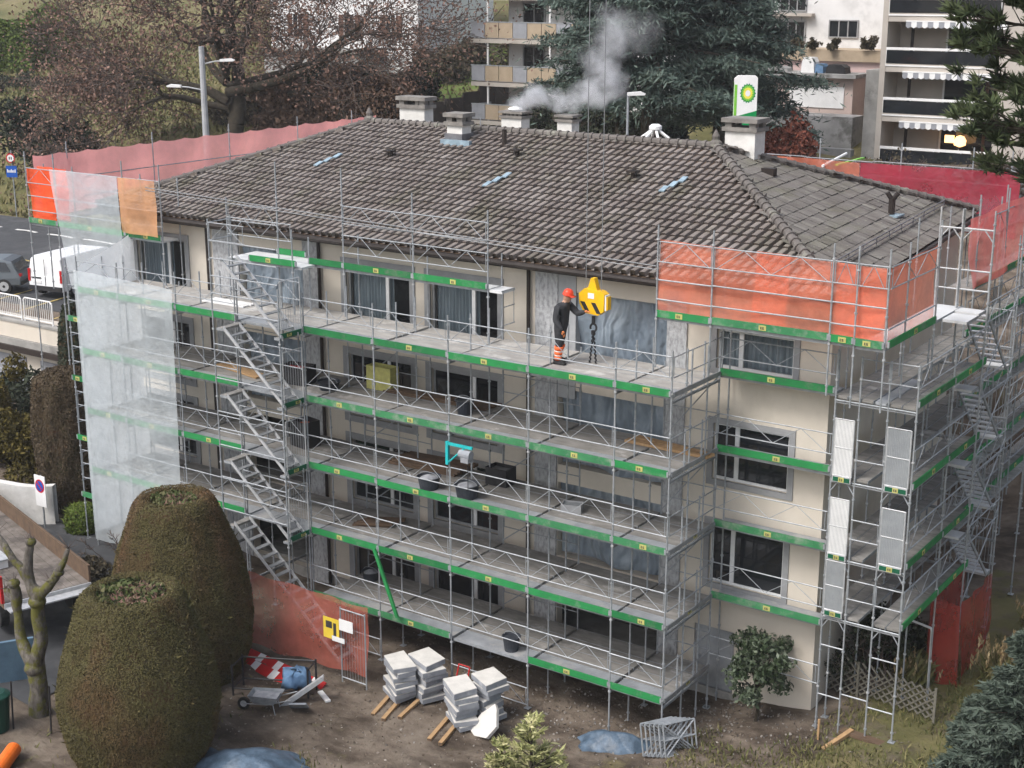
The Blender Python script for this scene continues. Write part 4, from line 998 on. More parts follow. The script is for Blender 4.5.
# local frame: x to the right along the facade, y away from the camera, z up; leaning slightly towards +x
J = [((0.0, 0, .98), .19, .16),
     ((.03, 0, 1.18), .18, .15), ((.08, 0, 1.40), .24, .17), ((.12, 0, 1.52), .14, .12), ((.14, 0, 1.59), .075),
     ((.17, 0, 1.67), .105, .115), ((.19, 0, 1.76), .11, .12),
     ((.0, -.11, .90), .135), ((.03, -.13, .50), .10), ((.0, -.14, .12), .07), ((.0, -.14, .05), .06), ((.13, -.16, .04), .05),
     ((-.03, .11, .90), .135), ((-.08, .12, .50), .10), ((-.17, .12, .13), .07), ((-.17, .12, .06), .06), ((-.04, .11, .04), .05),
     ((.06, -.25, 1.44), .11), ((.05, -.34, 1.15), .088), ((.22, -.36, .98), .064), ((.27, -.36, .93), .04),
     ((.11, .22, 1.45), .11), ((.34, .22, 1.26), .085), ((.56, .12, 1.34), .06), ((.62, .10, 1.37), .04)]
Ed = [(0, 1), (1, 2), (2, 3), (3, 4), (4, 5), (5, 6), (0, 7), (7, 8), (8, 9), (9, 10), (10, 11), (0, 12), (12, 13), (13, 14), (14, 15), (15, 16), (2, 17), (17, 18), (18, 19), (19, 20), (2, 21), (21, 22), (22, 23), (23, 24)]
S = 1.04
J = [((j[0][0]*S, j[0][1]*S, j[0][2]*S), *[r*S for r in j[1:]]) for j in J]
bd = skin_body('body', J, Ed, M['darkcloth'], WK, 0, 2)
bd.data.materials.append(M['skin'])
for p in bd.data.polygons:
    c = p.center
    if c.z > 1.64: p.material_index = 1
def limb(name, pts, rs, m, parent=WK, sub=1):
    js = [(tuple(x*S for x in p), r*S) for p, r in zip(pts, rs)]
    return skin_body(name, js, [(i, i+1) for i in range(len(js)-1)], m, parent, 0, sub)
for sx in (0, 1):
    pts = [((.03, -.13, .46), (.0, -.14, .12)), ((-.08, .12, .46), (-.17, .12, .12))][sx]
    a, b = Vector(pts[0]), Vector(pts[1])
    g = MB(); q = [(0, .30), (.30, .38), (.38, .62), (.62, .70), (.70, 1)]
    for (u, v) in q:
        band = (u, v) in ((.30, .38), (.62, .70)); p0, p1 = a+(b-a)*u, a+(b-a)*v
        g.tube(p0*S, p1*S, (.118-.03*u)*S+(.003 if band else 0), M['hivis_band'] if band else M['hivis'], 12, (.118-.03*v)*S+(.003 if band else 0))
    g.build('trouser_leg', WK, world=False, smooth=True)
for (x, y) in ((.0, -.14), (-.17, .12)):
    g = MB(); T = Matrix.Translation((x*S, y*S, 0))
    g.prism([(-.10, .0), (.22, .0), (.235, .05), (.18, .10), (.05, .13), (.04, .19), (-.09, .19), (-.11, .06)], 'y', -.052, .052, M['rubber'], T); g.build('boot', WK, world=False)
# helmet, face
g = MB(); T = Matrix.Translation(Vector((.19, 0, 1.75))*S) @ Matrix.Rotation(R(12), 4, 'Y')
g.lathe([(.145, 0), (.15, .015), (.138, .03), (.132, .07), (.112, .12), (.07, .155), (.0, .168)], (0, 0, 0), M['helmet'], 18, T); g.box((.09, -.09, -.005), (.20, .09, .012), M['helmet'], T)
g.build('helmet', WK, world=False, smooth=True)
g = MB(); hx = Vector((.175, 0, 1.68))*S
g.lathe([(.0, -.03), (.016, -.02), (.012, .02), (.004, .035)], tuple(hx+Vector((.108, 0, -.005))), M['skin'], 8)
for s in (-1, 1): g.lathe([(.0, -.012), (.012, 0), (.0, .012)], tuple(hx+Vector((.098, .036*s, .025))), M['ink'], 8); g.lathe([(.0, -.03), (.02, 0), (.0, .03)], tuple(hx+Vector((0, .1*s, 0))), M['skin'], 8)
g.box(tuple(hx+Vector((.090, -.03, -.062))), tuple(hx+Vector((.104, .03, -.05))), M['shutter']); g.build('face', WK, world=False, smooth=True)
def hand(base, fwd, side, curl, name='hand'):
    f, s = Vector(fwd).normalized(), Vector(side).normalized(); n = f.cross(s); b = Vector(base)
    o = limb(name, [b, b+f*.045, b+f*.085], [.030, .040, .036], M['glove'])
    g = MB()
    for k, (off, ln) in enumerate(((-.030, .062), (-.010, .075), (.011, .070), (.031, .052))):
        p = b+f*.10+s*off; d = f; r = .0095
        for q in range(3):
            d = (Matrix.Rotation(curl*(q+.3), 3, s) @ f).normalized(); p2 = p+d*ln*.38
            g.tube(p*S, p2*S, r*S, M['glove'], 6, r*.88*S); p = p2; r *= .9
    p = b+f*.035+s*-.036; d = (f*.6-s*.8).normalized(); g.tube(p*S, (p+d*.045)*S, .012*S, M['glove'], 6); g.tube((p+d*.045)*S, (p+d*.045+f*.035)*S, .010*S, M['glove'], 6)
    MBn = g.build('fingers', o, world=False)
hand((.27, -.36, .93), (.45, .05, -.85), (0, 1, 0), .5)
hand((.62, .10, 1.37), (.9, -.2, .2), (0, 1, 0), .45)

hx, hy, hz = -3.24, 1.72, 10.66
HK = thing('hook_block', 'yellow crane hook block with black stripes hanging beside the worker', 'crane hook', (hx, hy, hz-.4))
g = MB()
g.prism([(-.36, -.10), (-.22, -.33), (.20, -.36), (.36, -.24), (.38, .20), (.26, .27), (-.22, .30), (-.38, .16)], 'y', -.12, .12, M['hook_yellow'], Matrix.Translation((hx, hy, hz)))
g.prism([(-.14, .29), (.14, .27), (.05, .58), (-.05, .58)], 'y', -.08, .08, M['hook_yellow'], Matrix.Translation((hx, hy, hz))); g.build('housing', HK)
for k in (-.22, .10):
    g = MB(); g.prism([(k+.06, -.31), (k+.19, -.31), (k+.02, -.04), (k-.11, -.04)], 'y', -.128, -.121, M['black'], Matrix.Translation((hx, hy, hz))); g.build('stripe', HK)
g = MB(); g.box((hx+.385, hy-.10, hz-.22), (hx+.42, hy+.10, hz+.18), M['white']); g.box((hx+.43, hy-.09, hz-.20), (hx+.46, hy+.09, hz+.14), M['hook_yellow']); g.build('side_plate', HK)
g = MB(); g.box((hx-.10, hy-.13, hz+.06), (hx+.08, hy-.122, hz+.20), M['white']); g.build('plate', HK)
g = MB(); g.tube((hx, hy, hz-.42), (hx, hy, hz-.62), .05, M['black'], 8)
pts = [Vector((hx+.09*math.sin(a), hy, hz-.74-.10*math.cos(a)+.02)) for a in np.linspace(.6, 5.2, 10)]
g.path([tuple(p) for p in pts], .028, M['black'], 7); g.build('hook', HK)
g = MB()
for x in (hx-.24, hx+.22): g.tube((x, hy, hz+.27), (x, hy, hz+30), .011, M['steel_dark'], 5)
CB = g.build('crane_cables', loc=(hx, hy, hz+.3)); tag(CB, 'pair of thin dark crane cables running up from the yellow hook block', 'cable')
g = MB()
for dx in (-.10, .10):
    z = hz-.82; x = hx
    for k in range(16):
        zz = z-k*.055; g.tube((hx+dx*k/16, hy+(.02 if k % 2 else -.02), zz), (hx+dx*(k+1)/16, hy+(.02 if k % 2 else -.02), zz-.06), .022, M['black'], 6)
g.lathe([(.06, 0), (.06, .1)], (hx, hy, hz-.9), M['black'], 8)
CH = g.build('lifting_chain', loc=(hx, hy, 9.0)); tag(CH, 'black two-legged lifting chain hanging from the yellow hook block to the deck', 'chain')

# ================================================================== THINGS ON THE DECKS
def bucket(x, y, z, r, h, label, m='bucket', fill=True, cat='tub'):
    t = thing('mortar_tub', label, cat, (x, y, z))
    MB().lathe([(r*.78, 0), (r, h), (r+.025, h), (r+.025, h-.02), (r*.97, h-.03), (r*.93, h-.05)], (x, y, z+.004), M[m], 18).build('tub', t, smooth=False)
    if fill: MB().lathe([(r*.85, 0), (r*.6, .05), (.02, .11)], (x, y, z+h-.06), M['mortar'], 12).build('mortar', t)
    pts = [(x+r*math.cos(a), y, z+h+.12*math.sin(a)) for a in np.linspace(0, math.pi, 8)]
    MB().path(pts, .008, M['steel'], 5).build('handle', t)
bucket(-7.75, .55, 5.0, .32, .36, 'dark mortar tub with pale dry mortar on the third deck, left of a matching pair')
bucket(-6.45, .55, 5.0, .34, .40, 'dark mortar tub with grey mortar on the third deck, right of a matching pair')
bucket(-4.85, .35, 1.0, .24, .42, 'dark bucket on the lowest deck above the slab stacks', fill=False, cat='bucket')
bucket(-11.1, 1.9, 1.0, .28, .28, 'shallow black tub at the left end of the lowest deck', cat='tub')
bucket(-7.2, 1.5, 7.0, .26, .42, 'dark blue bucket at the back of the second deck from the top', m='carnavy', fill=False, cat='bucket')
bucket(-12.9+.9, 1.3, 7.0, .34, .24, 'low dark tub beside the stair tower on the second deck from the top', m='carnavy', fill=False)
def planks(label, x, y, z, n, L, rz, m='wood', dz=.06, w=.22):
    g = MB()
    for k in range(n):
        T = Matrix.Translation((x+.04*k, y+(k % 3)*w*1.1, z+dz*(k//3)+.005)) @ Matrix.Rotation(R(rz+random.uniform(-3, 3)), 4, 'Z')
        g.box((-L/2, -w/2, 0), (L/2, w/2, dz-.012), M[m], T)
    o = g.build('planks', loc=(x, y, z)); tag(o, label, 'planks'); return o
planks('dark heap of stored scaffold boards at the back of the third deck', -8.9, 1.75, 5.0, 9, 2.3, 2, 'wood_dark', .09)
planks('pale timber boards lying across the second deck from the top, at its right end', -1.1, 1.9, 7.0, 2, 2.4, -4, 'wood', .08)
planks('pale boards on the second deck from the top, left of the stair tower', -15.6, 1.2, 7.0, 2, 2.2, -12, 'wood')
planks('white boards lying on the top deck left of the stair tower', -16.2, 1.4, 9.0, 2, 1.7, 4, 'white', .05, .26)
planks('brown boards leaning flat under the beige windows on the second deck from the top', -8.7, 2.1, 7.0, 4, 3.6, 1, 'wood_dark')
planks('short brown boards at the left end of the fourth deck from the top', -10.6, 1.4, 3.0, 6, 1.1, 24, 'wood_dark', .07)
def crate(name, label, cat, x, y, z, w, d, h, m, m2=None, rz=0):
    t = thing(name, label, cat, (x, y, z)); T = Matrix.Translation((x, y, z+.005)) @ Matrix.Rotation(R(rz), 4, 'Z'); g = MB(); e = .025
    g.box((-w/2, -d/2, 0), (w/2, d/2, e), M[m], T)
    for a in ((-w/2, -d/2, w/2, -d/2+e), (-w/2, d/2-e, w/2, d/2), (-w/2, -d/2+e, -w/2+e, d/2-e), (w/2-e, -d/2+e, w/2, d/2-e)): g.box((a[0], a[1], e+.001), (a[2], a[3], h), M[m], T)
    g.build('box', t); g = MB()
    g.box((-w/2+.03, -d/2+.03, h*.45), (w/2-.03, d/2-.03, h*.8), M[m2 or 'mortar'], T); g.build('contents', t)
crate('tool_crate', 'black tool crate standing against the wall on the third deck, right of the stored boards', 'crate', -6.35, 2.0, 5.0, .7, .5, .5, 'black', 'steel_dark')
crate('tool_crate', 'yellow-topped crate at the back wall on the second deck from the top', 'crate', -10.7, 2.2, 7.0, .9, .4, .7, 'yellow', 'white')
crate('tool_crate', 'dark crate with red contents beside the stair tower on the second deck from the top', 'crate', -13.2, 1.3, 7.0, .9, .6, .55, 'black', 'red_paint', 8)
crate('tool_crate', 'dark crate with orange contents beside the stair tower on the third deck', 'crate', -13.2, 1.5, 5.0, .7, .6, .8, 'black', 'hivis', -10)
crate('tool_crate', 'small grey crate on the third deck near its right end', 'crate', -3.55, 1.3, 5.0, .55, .4, .22, 'surround', 'steel', 20)
# turquoise hoist arm on a standard
t = thing('hoist_arm', 'turquoise swing arm with a grey motor clamped to a scaffold post above the third deck', 'hoist', (-6.62, -.08, 6.1))
g = MB(); g.box((-6.66, -.11, 6.65), (-5.80, -.05, 6.72), M['turquoise']); g.tube((-6.6, -.08, 6.15), (-6.05, -.08, 6.65), .025, M['turquoise'], 8); g.box((-6.66, -.12, 6.1), (-6.58, -.04, 6.74), M['turquoise']); g.build('arm', t)
g = MB(); g.tube((-6.2, -.08, 6.48), (-5.84, -.08, 6.48), .12, M['slab'], 12); g.box((-6.1, -.2, 6.28), (-5.86, .04, 6.42), M['mortar']); g.build('motor', t)
MB().tube((-5.95, -.08, 6.3), (-5.95, -.08, 5.5), .01, M['black'], 5).build('rope', t)

# ================================================================== GARDEN YARD
def slab_stack(cx, cy, rz, n, w, d, where):
    z = tz(cx, cy)+.09
    for k in range(n):
        h = random.uniform(.14, .18); a = R(rz+random.uniform(-7, 7)); ww = w*random.uniform(.94, 1.03); dd = d*random.uniform(.92, 1.03)
        x, y = cx+random.uniform(-.07, .07), cy+random.uniform(-.06, .06)
        g = MB(); n_ = random.choice(((.12, .0, .05, 0), (0, .1, 0, .08), (.05, 0, 0, .15)))
        poly = [(-ww/2+n_[0], -dd/2), (ww/2, -dd/2+n_[1]), (ww/2-n_[3], dd/2), (-ww/2, dd/2-n_[2])]
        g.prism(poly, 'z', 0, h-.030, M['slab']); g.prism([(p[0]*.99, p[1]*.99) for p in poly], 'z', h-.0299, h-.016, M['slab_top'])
        o = g.build('pale_slab'); o.location = (x, y, z); o.rotation_euler = (random.uniform(-.02, .02), random.uniform(-.02, .02), a)
        nm = 'topmost' if k == n-1 else 'lowest' if k == 0 else ('second', 'third', 'fourth', 'fifth', 'sixth', 'seventh')[k-1]+' from the bottom'
        tag(o, f'pale slab, {nm} in the {where}', 'slab', 'pale slabs stacked in the yard'); z += h
slab_stack(-7.22, -1.5, -34, 7, 1.0, .66, 'front stack beside the brick red netting')
slab_stack(-6.78, -.98, -26, 7, 1.0, .70, 'rear stack beside the brick red netting')
slab_stack(-5.02, -1.72, -38, 7, 1.0, .68, 'front stack near the leaning offcut')
slab_stack(-4.62, -1.10, -20, 7, .90, .68, 'rear stack near the leaning offcut')
for (x, y, rz, lab) in ((-7.42, -2.0, 106, 'left timber skid poking out below the slab stack by the netting'), (-6.98, -2.1, 106, 'right timber skid poking out below the slab stack by the netting'), (-6.62, -1.75, 100, 'stubby timber skid behind the slab stack by the netting'),
                        (-5.38, -2.15, 104, 'left timber skid under the slab stack near the offcut'), (-4.98, -2.2, 104, 'right timber skid under the slab stack near the offcut')):
    g = MB(); g.box((-.75, -.055, .0), (.75, .055, .085), M['wood']); g.box((-.754, -.05, .005), (-.7505, .05, .08), M['wood_dark'])
    o = g.build('timber_skid'); o.location = (x, y, tz(x, y)+.0); o.rotation_euler = (0, 0, R(rz)); tag(o, lab, 'timber')
g = MB(); T = Matrix.Translation((-4.22, -2.05, tz(-4.2, -2))) @ Matrix.Rotation(R(-18), 4, 'Z') @ Matrix.Rotation(R(52), 4, 'X')
g.prism([(-.38, .05), (-.12, -.02), (.30, .10), (.42, .48), (.12, .86), (-.02, .95), (-.30, .55)], 'z', -.05, .05, M['slab_top'], T)
tag(g.build('offcut', loc=(-4.22, -2.05, -.4)), 'broken cream offcut of slab leaning on the front of the right stack', 'offcut')
# hand truck between the stacks
t = thing('hand_truck', 'red hand truck with a grey sack standing between the slab stacks', 'hand truck', (-5.75, -.9, -.4))
g = MB(); z = tz(-5.75, -.9)
for s in (-.18, .18): g.tube((-5.75+s, -.9, z+.1), (-5.7+s, -.65, z+1.05), .02, M['red_paint'], 6)
for k in (.3, .6, 1.0): g.tube((-5.93+.03*k, -.9+.25*k, z+.1+.95*k), (-5.57+.03*k, -.9+.25*k, z+.1+.95*k), .015, M['red_paint'], 6)
g.box((-5.95, -1.1, z+.06), (-5.55, -.88, z+.085), M['red_paint']); g.build('frame', t)
for s in (-.24, .24): MB().tube((-5.75+s-.03, -.85, z+.13), (-5.75+s+.03, -.85, z+.13), .13, M['rubber'], 12).build('wheel', t)
MB().box((-5.93, -1.02, z+.12), (-5.57, -.84, z+.75), M['slab']).build('sack', t)
# red and white barrier boards
for k, (x0, y0, x1, y1, dz, lab) in enumerate(((-12.9, -1.75, -9.35, -2.15, .06, 'red and white barrier board lying nearest to the brick red netting'), (-12.75, -2.15, -10.0, -2.55, .10, 'shorter red and white barrier board on the muddy side of its twin'))):
    L = math.hypot(x1-x0, y1-y0); n = 14 if k == 0 else 10; g = MB(); a = math.atan2(y1-y0, x1-x0)
    T = Matrix.Translation((x0, y0, tz(x0, y0)+dz)) @ Matrix.Rotation(a, 4, 'Z') @ Matrix.Rotation(R(118), 4, 'X')
    for i in range(n): g.box((L*i/n+.0005, -.02, 0), (L*(i+1)/n-.0005, .02, .30), M['red_paint' if i % 3 else 'white'], T)
    tag(g.build('barrier_board', loc=(x0, y0, 0)), lab, 'barrier board')
tag(MB().box((-.32, -.07, 0), (.32, .07, .05), M['white'], Matrix.Translation((-8.95, -2.7, tz(-9, -2.7))) @ Matrix.Rotation(R(-28), 4, 'Z')).build('white_board', loc=(-8.95, -2.7, -.4)), 'short white board end lying on the mud right of the barrier boards', 'board')
# wheelbarrow
def wheelbarrow(x, y, rz, label, m='steel'):
    z = tz(x, y); t = thing('wheelbarrow', label, 'wheelbarrow', (x, y, z), R(rz)); t.scale = (.84, .84, .84)
    g = MB(); b = [(-.38, -.22), (.32, -.26), (.32, .26), (-.38, .22)]; tp = [(-.52, -.30), (.52, -.36), (.52, .36), (-.52, .30)]
    vs = [(p[0], p[1], .34) for p in b]+[(p[0], p[1], .62) for p in tp]
    g.add(vs, [(0, 3, 2, 1), (0, 1, 5, 4), (1, 2, 6, 5), (2, 3, 7, 6), (3, 0, 4, 7)], M[m]); g.build('tray', t, world=False)
    g = MB(); g.box((-.40, -.25, .42), (.42, .25, .55), M['mortar']); g.build('load', t, world=False)
    for s in (-1, 1):
        MB().path([(-.75, .04*s, .2), (.1, .24*s, .33), (.95, .30*s, .60)], .018, M['steel'], 6).build('handle', t, world=False)
        MB().path([(.30, .24*s, .33), (.36, .25*s, .0)], .018, M['steel'], 6).build('leg', t, world=False)
    w = MB().tube((-.75, -.05, .2), (-.75, .05, .2), .2, M['rubber'], 18).build('wheel', t, world=False)
    MB().tube((-.75, -.055, .2), (-.75, .055, .2), .11, M['alu'], 14).build('rim', w, world=False)
wheelbarrow(-9.75, -4.1, 25, 'steel wheelbarrow with dried mortar standing on the mud behind the front topiary')
# tubular rack, blue sack, tipped white tray
t = thing('rack', 'black tubular rack frame standing on the mud behind the wheelbarrow', 'rack', (-10.0, -3.2, -.4))
g = MB(); z = tz(-10, -3.3)
fp = [(-11.1, -4.0), (-9.25, -3.0), (-9.45, -2.45), (-11.3, -3.4)]
for (x, y) in fp: g.tube((x, y, z-.03), (x, y, z+.95), .03, M['black'], 6)
for h in (.25, .9):
    for a, b in zip(fp, fp[1:]+fp[:1]):
        if h == .9 and (a, b) == (fp[0], fp[1]): continue
        g.tube((*a, z+h), (*b, z+h), .025, M['black'], 6)
g.build('frame', t)
bm_ = MB().lathe([(.28, 0), (.36, .12), (.34, .4), (.25, .58), (.12, .66), (.02, .68)], (-9.75, -2.95, z+.27), M['blue_cloth'], 14)
for i_, v_ in enumerate(bm_.v): bm_.v[i_] = (v_[0]+.10*math.sin(i_*2.3)+.05*math.sin(i_*5.1), v_[1]+.08*math.sin(i_*1.7+1), v_[2]+.07*math.sin(i_*3.1)-.18*((v_[2]-z-.27) > .4))
tag(bm_.build('sack', smooth=True, loc=(-9.75, -2.95, z+.27)), 'bulging blue sack lying in the black tubular rack', 'sack')
T = Matrix.Translation((-9.25, -3.25, z+.32)) @ Matrix.Rotation(R(40), 4, 'Z') @ Matrix.Rotation(R(-35), 4, 'Y')
tag(MB().box((-.75, -.16, 0), (.75, .16, .04), M['alu'], T).box((-.75, -.16, .0401), (.75, -.12, .12), M['alu'], T).build('metal_tray', loc=(-9.2, -3.2, z)), 'long grey metal channel resting on the black tubular rack', 'channel')
T = Matrix.Translation((-9.0, -3.65, z+.16)) @ Matrix.Rotation(R(35), 4, 'Z') @ Matrix.Rotation(R(-38), 4, 'X')
tag(MB().box((-.24, -.36, 0), (.24, .36, .05), M['slab'], T).build('white_tray', loc=(-9, -3.65, z)), 'white plastic tray tipped against the black tubular rack', 'tray')
# tarps
def crumple(name, label, cx, cy, rx, ry, h, m, rz=0, n=40):
    V = []; z0 = tz(cx, cy); q = random.Random(int(cx*10)); fo = [(q.uniform(0, 3.14), q.uniform(-.8, .8), q.uniform(.25, .6)) for _ in range(9)]
    for j in range(n+1):
        for i in range(n+1):
            u, v = 2*i/n-1, 2*j/n-1; x = u*rx*(1+.12*math.sin(3*v+1)+.05*math.sin(9*v)); y = v*ry*(1+.14*math.sin(4*u)+.05*math.sin(11*u))
            e = max(0, 1-max(abs(u), abs(v))**2.2)
            cr = sum(a_*abs(u*math.cos(t_)+v*math.sin(t_)+c_) for t_, c_, a_ in fo)/3.2
            z = h*e*(1.05-.85*cr)+.035*e*abs(math.sin(4*u+3*v))
            V.append((x, y, max(z, 0)+.012))
    F = [(j*(n+1)+i, j*(n+1)+i+1, (j+1)*(n+1)+i+1, (j+1)*(n+1)+i) for j in range(n) for i in range(n)]
    o = link(name, npmesh(name, V, F, M[m], smooth=False), None, (cx, cy, z0), R(rz)); tag(o, label, 'tarpaulin')
crumple('tarpaulin', 'crumpled blue tarpaulin lying on the soil beside the stacked frames', -1.0, -.45, 1.0, .5, .62, 'tarp', 14)
crumple('tarpaulin', 'mounded blue tarpaulin at the front of the yard right of the front topiary', -8.0, -6.6, 1.35, .9, .75, 'tarp', 30)
# stack of galvanised frames leaning together
for k in range(6):
    t = thing('trestle', ('frontmost', 'second', 'third', 'fourth', 'fifth', 'rearmost')[k]+' of the small galvanised frames leaning together by the tarpaulin', 'frame', (.15+.10*k, -.35+.05*k, tz(.2, -.3)), R(58), 'small galvanised frames leaning in a row')
    g = MB(); T = Matrix.Rotation(R(-14), 4, 'X')
    for a, b in (((-.45, 0, .03), (.45, 0, .03)), ((-.45, 0, .85), (.45, 0, .85)), ((-.45, 0, .03), (-.45, 0, .85)), ((.45, 0, .03), (.45, 0, .85)), ((-.45, 0, .45), (.45, 0, .45)), ((-.45, 0, .03), (0, 0, .45)), ((.45, 0, .03), (0, 0, .45)), ((-.45, 0, .85), (0, 0, .45)), ((.45, 0, .85), (0, 0, .45))):
        g.tube(T @ Vector(a), T @ Vector(b), .022, M['steel'], 6)
    g.build('bars', t, world=False)
# garden lattice fence, pipe frames, sole boards
t = thing('lattice_fence', 'low grey diagonal lattice fence on the grass below the right side scaffold', 'fence', (3.8, 4.4, .4))
g = MB(); A, B = Vector((2.3, 4.75, 0)), Vector((5.6, 4.05, 0)); L = (B-A).length; d = (B-A)/L; n = 14
for k in range(-4, n+1):
    for s, o in ((1, .012), (-1, -.012)):
        a, b = k*L/n, (k+4)*L/n
        if s < 0: a, b = b, a
        ta, tb = 0., 1.
        lo, hi = 0, L
        pa, pb = max(min(a, L), 0), max(min(b, L), 0); ha, hb = (pa-a)/(b-a), (pb-a)/(b-a)
        if abs(pa-pb) < .02: continue
        P, Q = A+d*pa, A+d*pb; zg = tz(P.x, P.y)+.05; off = d.cross(Vector((0, 0, 1)))*o
        g.tube(P+off+Vector((0, 0, zg+ha*.85)), Q+off+Vector((0, 0, zg+hb*.85)), .026, M['lattice'], 4)
g.build('slats', t)
for q in (0, .33, .66, 1): p = A+d*L*q; MB().box((p.x-.03, p.y-.055, tz(p.x, p.y)-.1), (p.x+.03, p.y-.025, tz(p.x, p.y)+1.0), M['lattice']).build('post', t)
def pipe_frame(pts, label):
    tag(MB().path(pts, .033, M['pvc'], 8).build('bent_pipe', loc=pts[0]), label, 'pipe')
pipe_frame([(2.9, 5.9, 2.35), (4.95, 5.3, 2.35), (4.98, 5.28, 2.28), (5.0, 5.3, .3)], 'white pipe bent over the lattice fence in front of the dark red netting')
pipe_frame([(5.6, 12.6, .7), (5.75, 13.4, 3.0), (5.6, 13.6, 3.12), (5.0, 13.9, 3.15), (5.9, 14.0, 3.05), (5.95, 14.1, 1.0)], 'tall white pipe frame standing beyond the dark red stair enclosure')
tag(MB().box((-.75, -.13, 0), (.75, .13, .07), M['wood_dark'], Matrix.Translation((4.55, 2.35, tz(4.5, 2.3))) @ Matrix.Rotation(R(-6), 4, 'Z')).build('sole_board', loc=(4.55, 2.35, .4)), 'dark sole board under the feet of the outer right scaffold lane', 'board')
T = Matrix.Translation((3.9, 1.95, tz(3.9, 1.9)+.02)) @ Matrix.Rotation(R(72), 4, 'Z') @ Matrix.Rotation(R(-9), 4, 'Y')
tag(MB().box((-.55, -.06, 0), (.55, .06, .09), M['wood'], T).build('timber_offcut', loc=(3.9, 1.95, .3)), 'tan timber offcut lying on the grass between the right scaffold feet', 'timber')
tag(MB().box((3.42, 1.78, tz(3.5, 1.8)-.1), (3.47, 1.83, tz(3.5, 1.8)+.55), M['wood']).build('stake', loc=(3.45, 1.8, .3)), 'thin wooden stake standing in the grass by the wing corner', 'stake')
tag(MB().box((2.05, -3.35, tz(2, -3.3)-.1), (2.10, -3.3, tz(2, -3.3)+.5), M['wood']).build('stake', loc=(2.05, -3.3, 0)), 'short wooden stake alone on the front lawn', 'stake')

# ================================================================== DRIVEWAY CORNER, BOTTOM LEFT
t = thing('flatbed_truck', 'flatbed lorry with a worn wooden bed parked on the driveway behind the pollarded tree', 'truck', (-20.0, -4.15, .3), R(162.5))
# local x runs along the bed towards the cab (out of frame)
g = MB(); g.box((-2.6, -1.28, .95), (7.1, 1.28, 1.10), M['wood_dark']); g.build('chassis', t, world=False)
g = MB()
for k in range(11): g.box((-2.58, -1.24+k*.226, 1.101), (7.08, -1.24+k*.226+.215, 1.13), M['bedwood'])
g.build('bed', t, world=False)
g = MB(); g.box((-2.60, -1.30, 1.131), (7.1, -1.24, 1.62), M['wood_dark']); g.box((-2.6, -1.31, 1.62), (7.1, -1.23, 1.66), M['wood_dark']); g.build('side_board', t, world=False)
g = MB(); g.box((-3.05, -1.26, .98), (-2.62, 1.26, 1.02), M['alu']); g.box((-2.66, -1.28, .96), (-2.61, 1.28, 1.13), M['alu']); g.build('tail_board', t, world=False)
g = MB(); g.box((-2.6, 1.26, 1.131), (-2.5, 1.34, 1.95), M['red_paint']); g.build('corner_post', t, world=False)
for x in (-1.5, 5.6):
    for s in (-1, 1): MB().tube((x, s*.95, .45), (x, s*1.2, .45), .45, M['rubber'], 18).build('wheel', t, world=False)
g = MB(); g.box((7.2, -1.2, .6), (9.0, 1.2, 2.6), M['white']); g.build('cab', t, world=False)
o = MB().box((-.75, -.45, 0), (.75, .45, .24), M['white']).box((-.8, -.5, .241), (.8, .5, .29), M['alu']).build('white_case'); o.location = (-20.9, -4.6, 1.435); o.rotation_euler = (0, 0, R(162.5)); tag(o, 'flat white metal case lying on the lorry bed', 'case')
tag(MB().lathe([(.05, 0), (.13, .03), (.12, .07), (.03, .09)], (-18.9, -4.6, 1.435), M['wood'], 9).build('timber_scrap', loc=(-18.9, -4.6, 1.435)), 'small tan scrap lying on the lorry bed', 'scrap')
g = MB(); p = []
for k in range(25):
    a = k/24; p.append((-33+a*9.2, -1.0+.25*math.sin(a*3.1)+1.5*max(0, a-.72)**1.2*4))
for (a, b) in zip(p[:-1], p[1:]):
    d = Vector((b[0]-a[0], b[1]-a[1], 0)).normalized(); nn = Vector((-d.y, d.x, 0))*.14
    za, zb = tz(*a)-.2, tz(*b)-.2; ht = 1.62
    vs = [(a[0]-nn.x, a[1]-nn.y, za), (b[0]-nn.x, b[1]-nn.y, zb), (b[0]+nn.x, b[1]+nn.y, zb), (a[0]+nn.x, a[1]+nn.y, za)]
    vs += [(v[0], v[1], v[2]+ht) for v in vs]; g.add(vs, [(4, 5, 6, 7), (0, 1, 5, 4), (2, 3, 7, 6)], M['plaster_white'])
WLL = g.build('garden_wall', loc=(-27, 1, .4)); tag(WLL, 'curved white garden wall with rain streaks beside the driveway', 'wall')
t = thing('road_sign', 'round no-parking sign on a white board in front of the brown columnar thuja', 'sign', (-23.75, -.3, .4))
g = MB(); g.tube((-23.75, -.23, .3), (-23.75, -.23, 2.45), .03, M['steel'], 8); g.build('pole', t)
MB().box((-24.02, -.295, 1.35), (-23.48, -.265, 2.45), M['white']).build('board', t)
g = MB(); c = (-23.75, -.30, 2.08)
g.tube((c[0], -.2955, c[2]), (c[0], -.301, c[2]), .235, M['sign_red'], 24); g.tube((c[0], -.3015, c[2]), (c[0], -.306, c[2]), .18, M['sign_blue'], 24)
T = Matrix.Translation((c[0], -.309, c[2])) @ Matrix.Rotation(R(45), 4, 'Y'); g.box((-.18, -.002, -.025), (.18, .002, .03), M['sign_red'], T); g.build('disc', t)
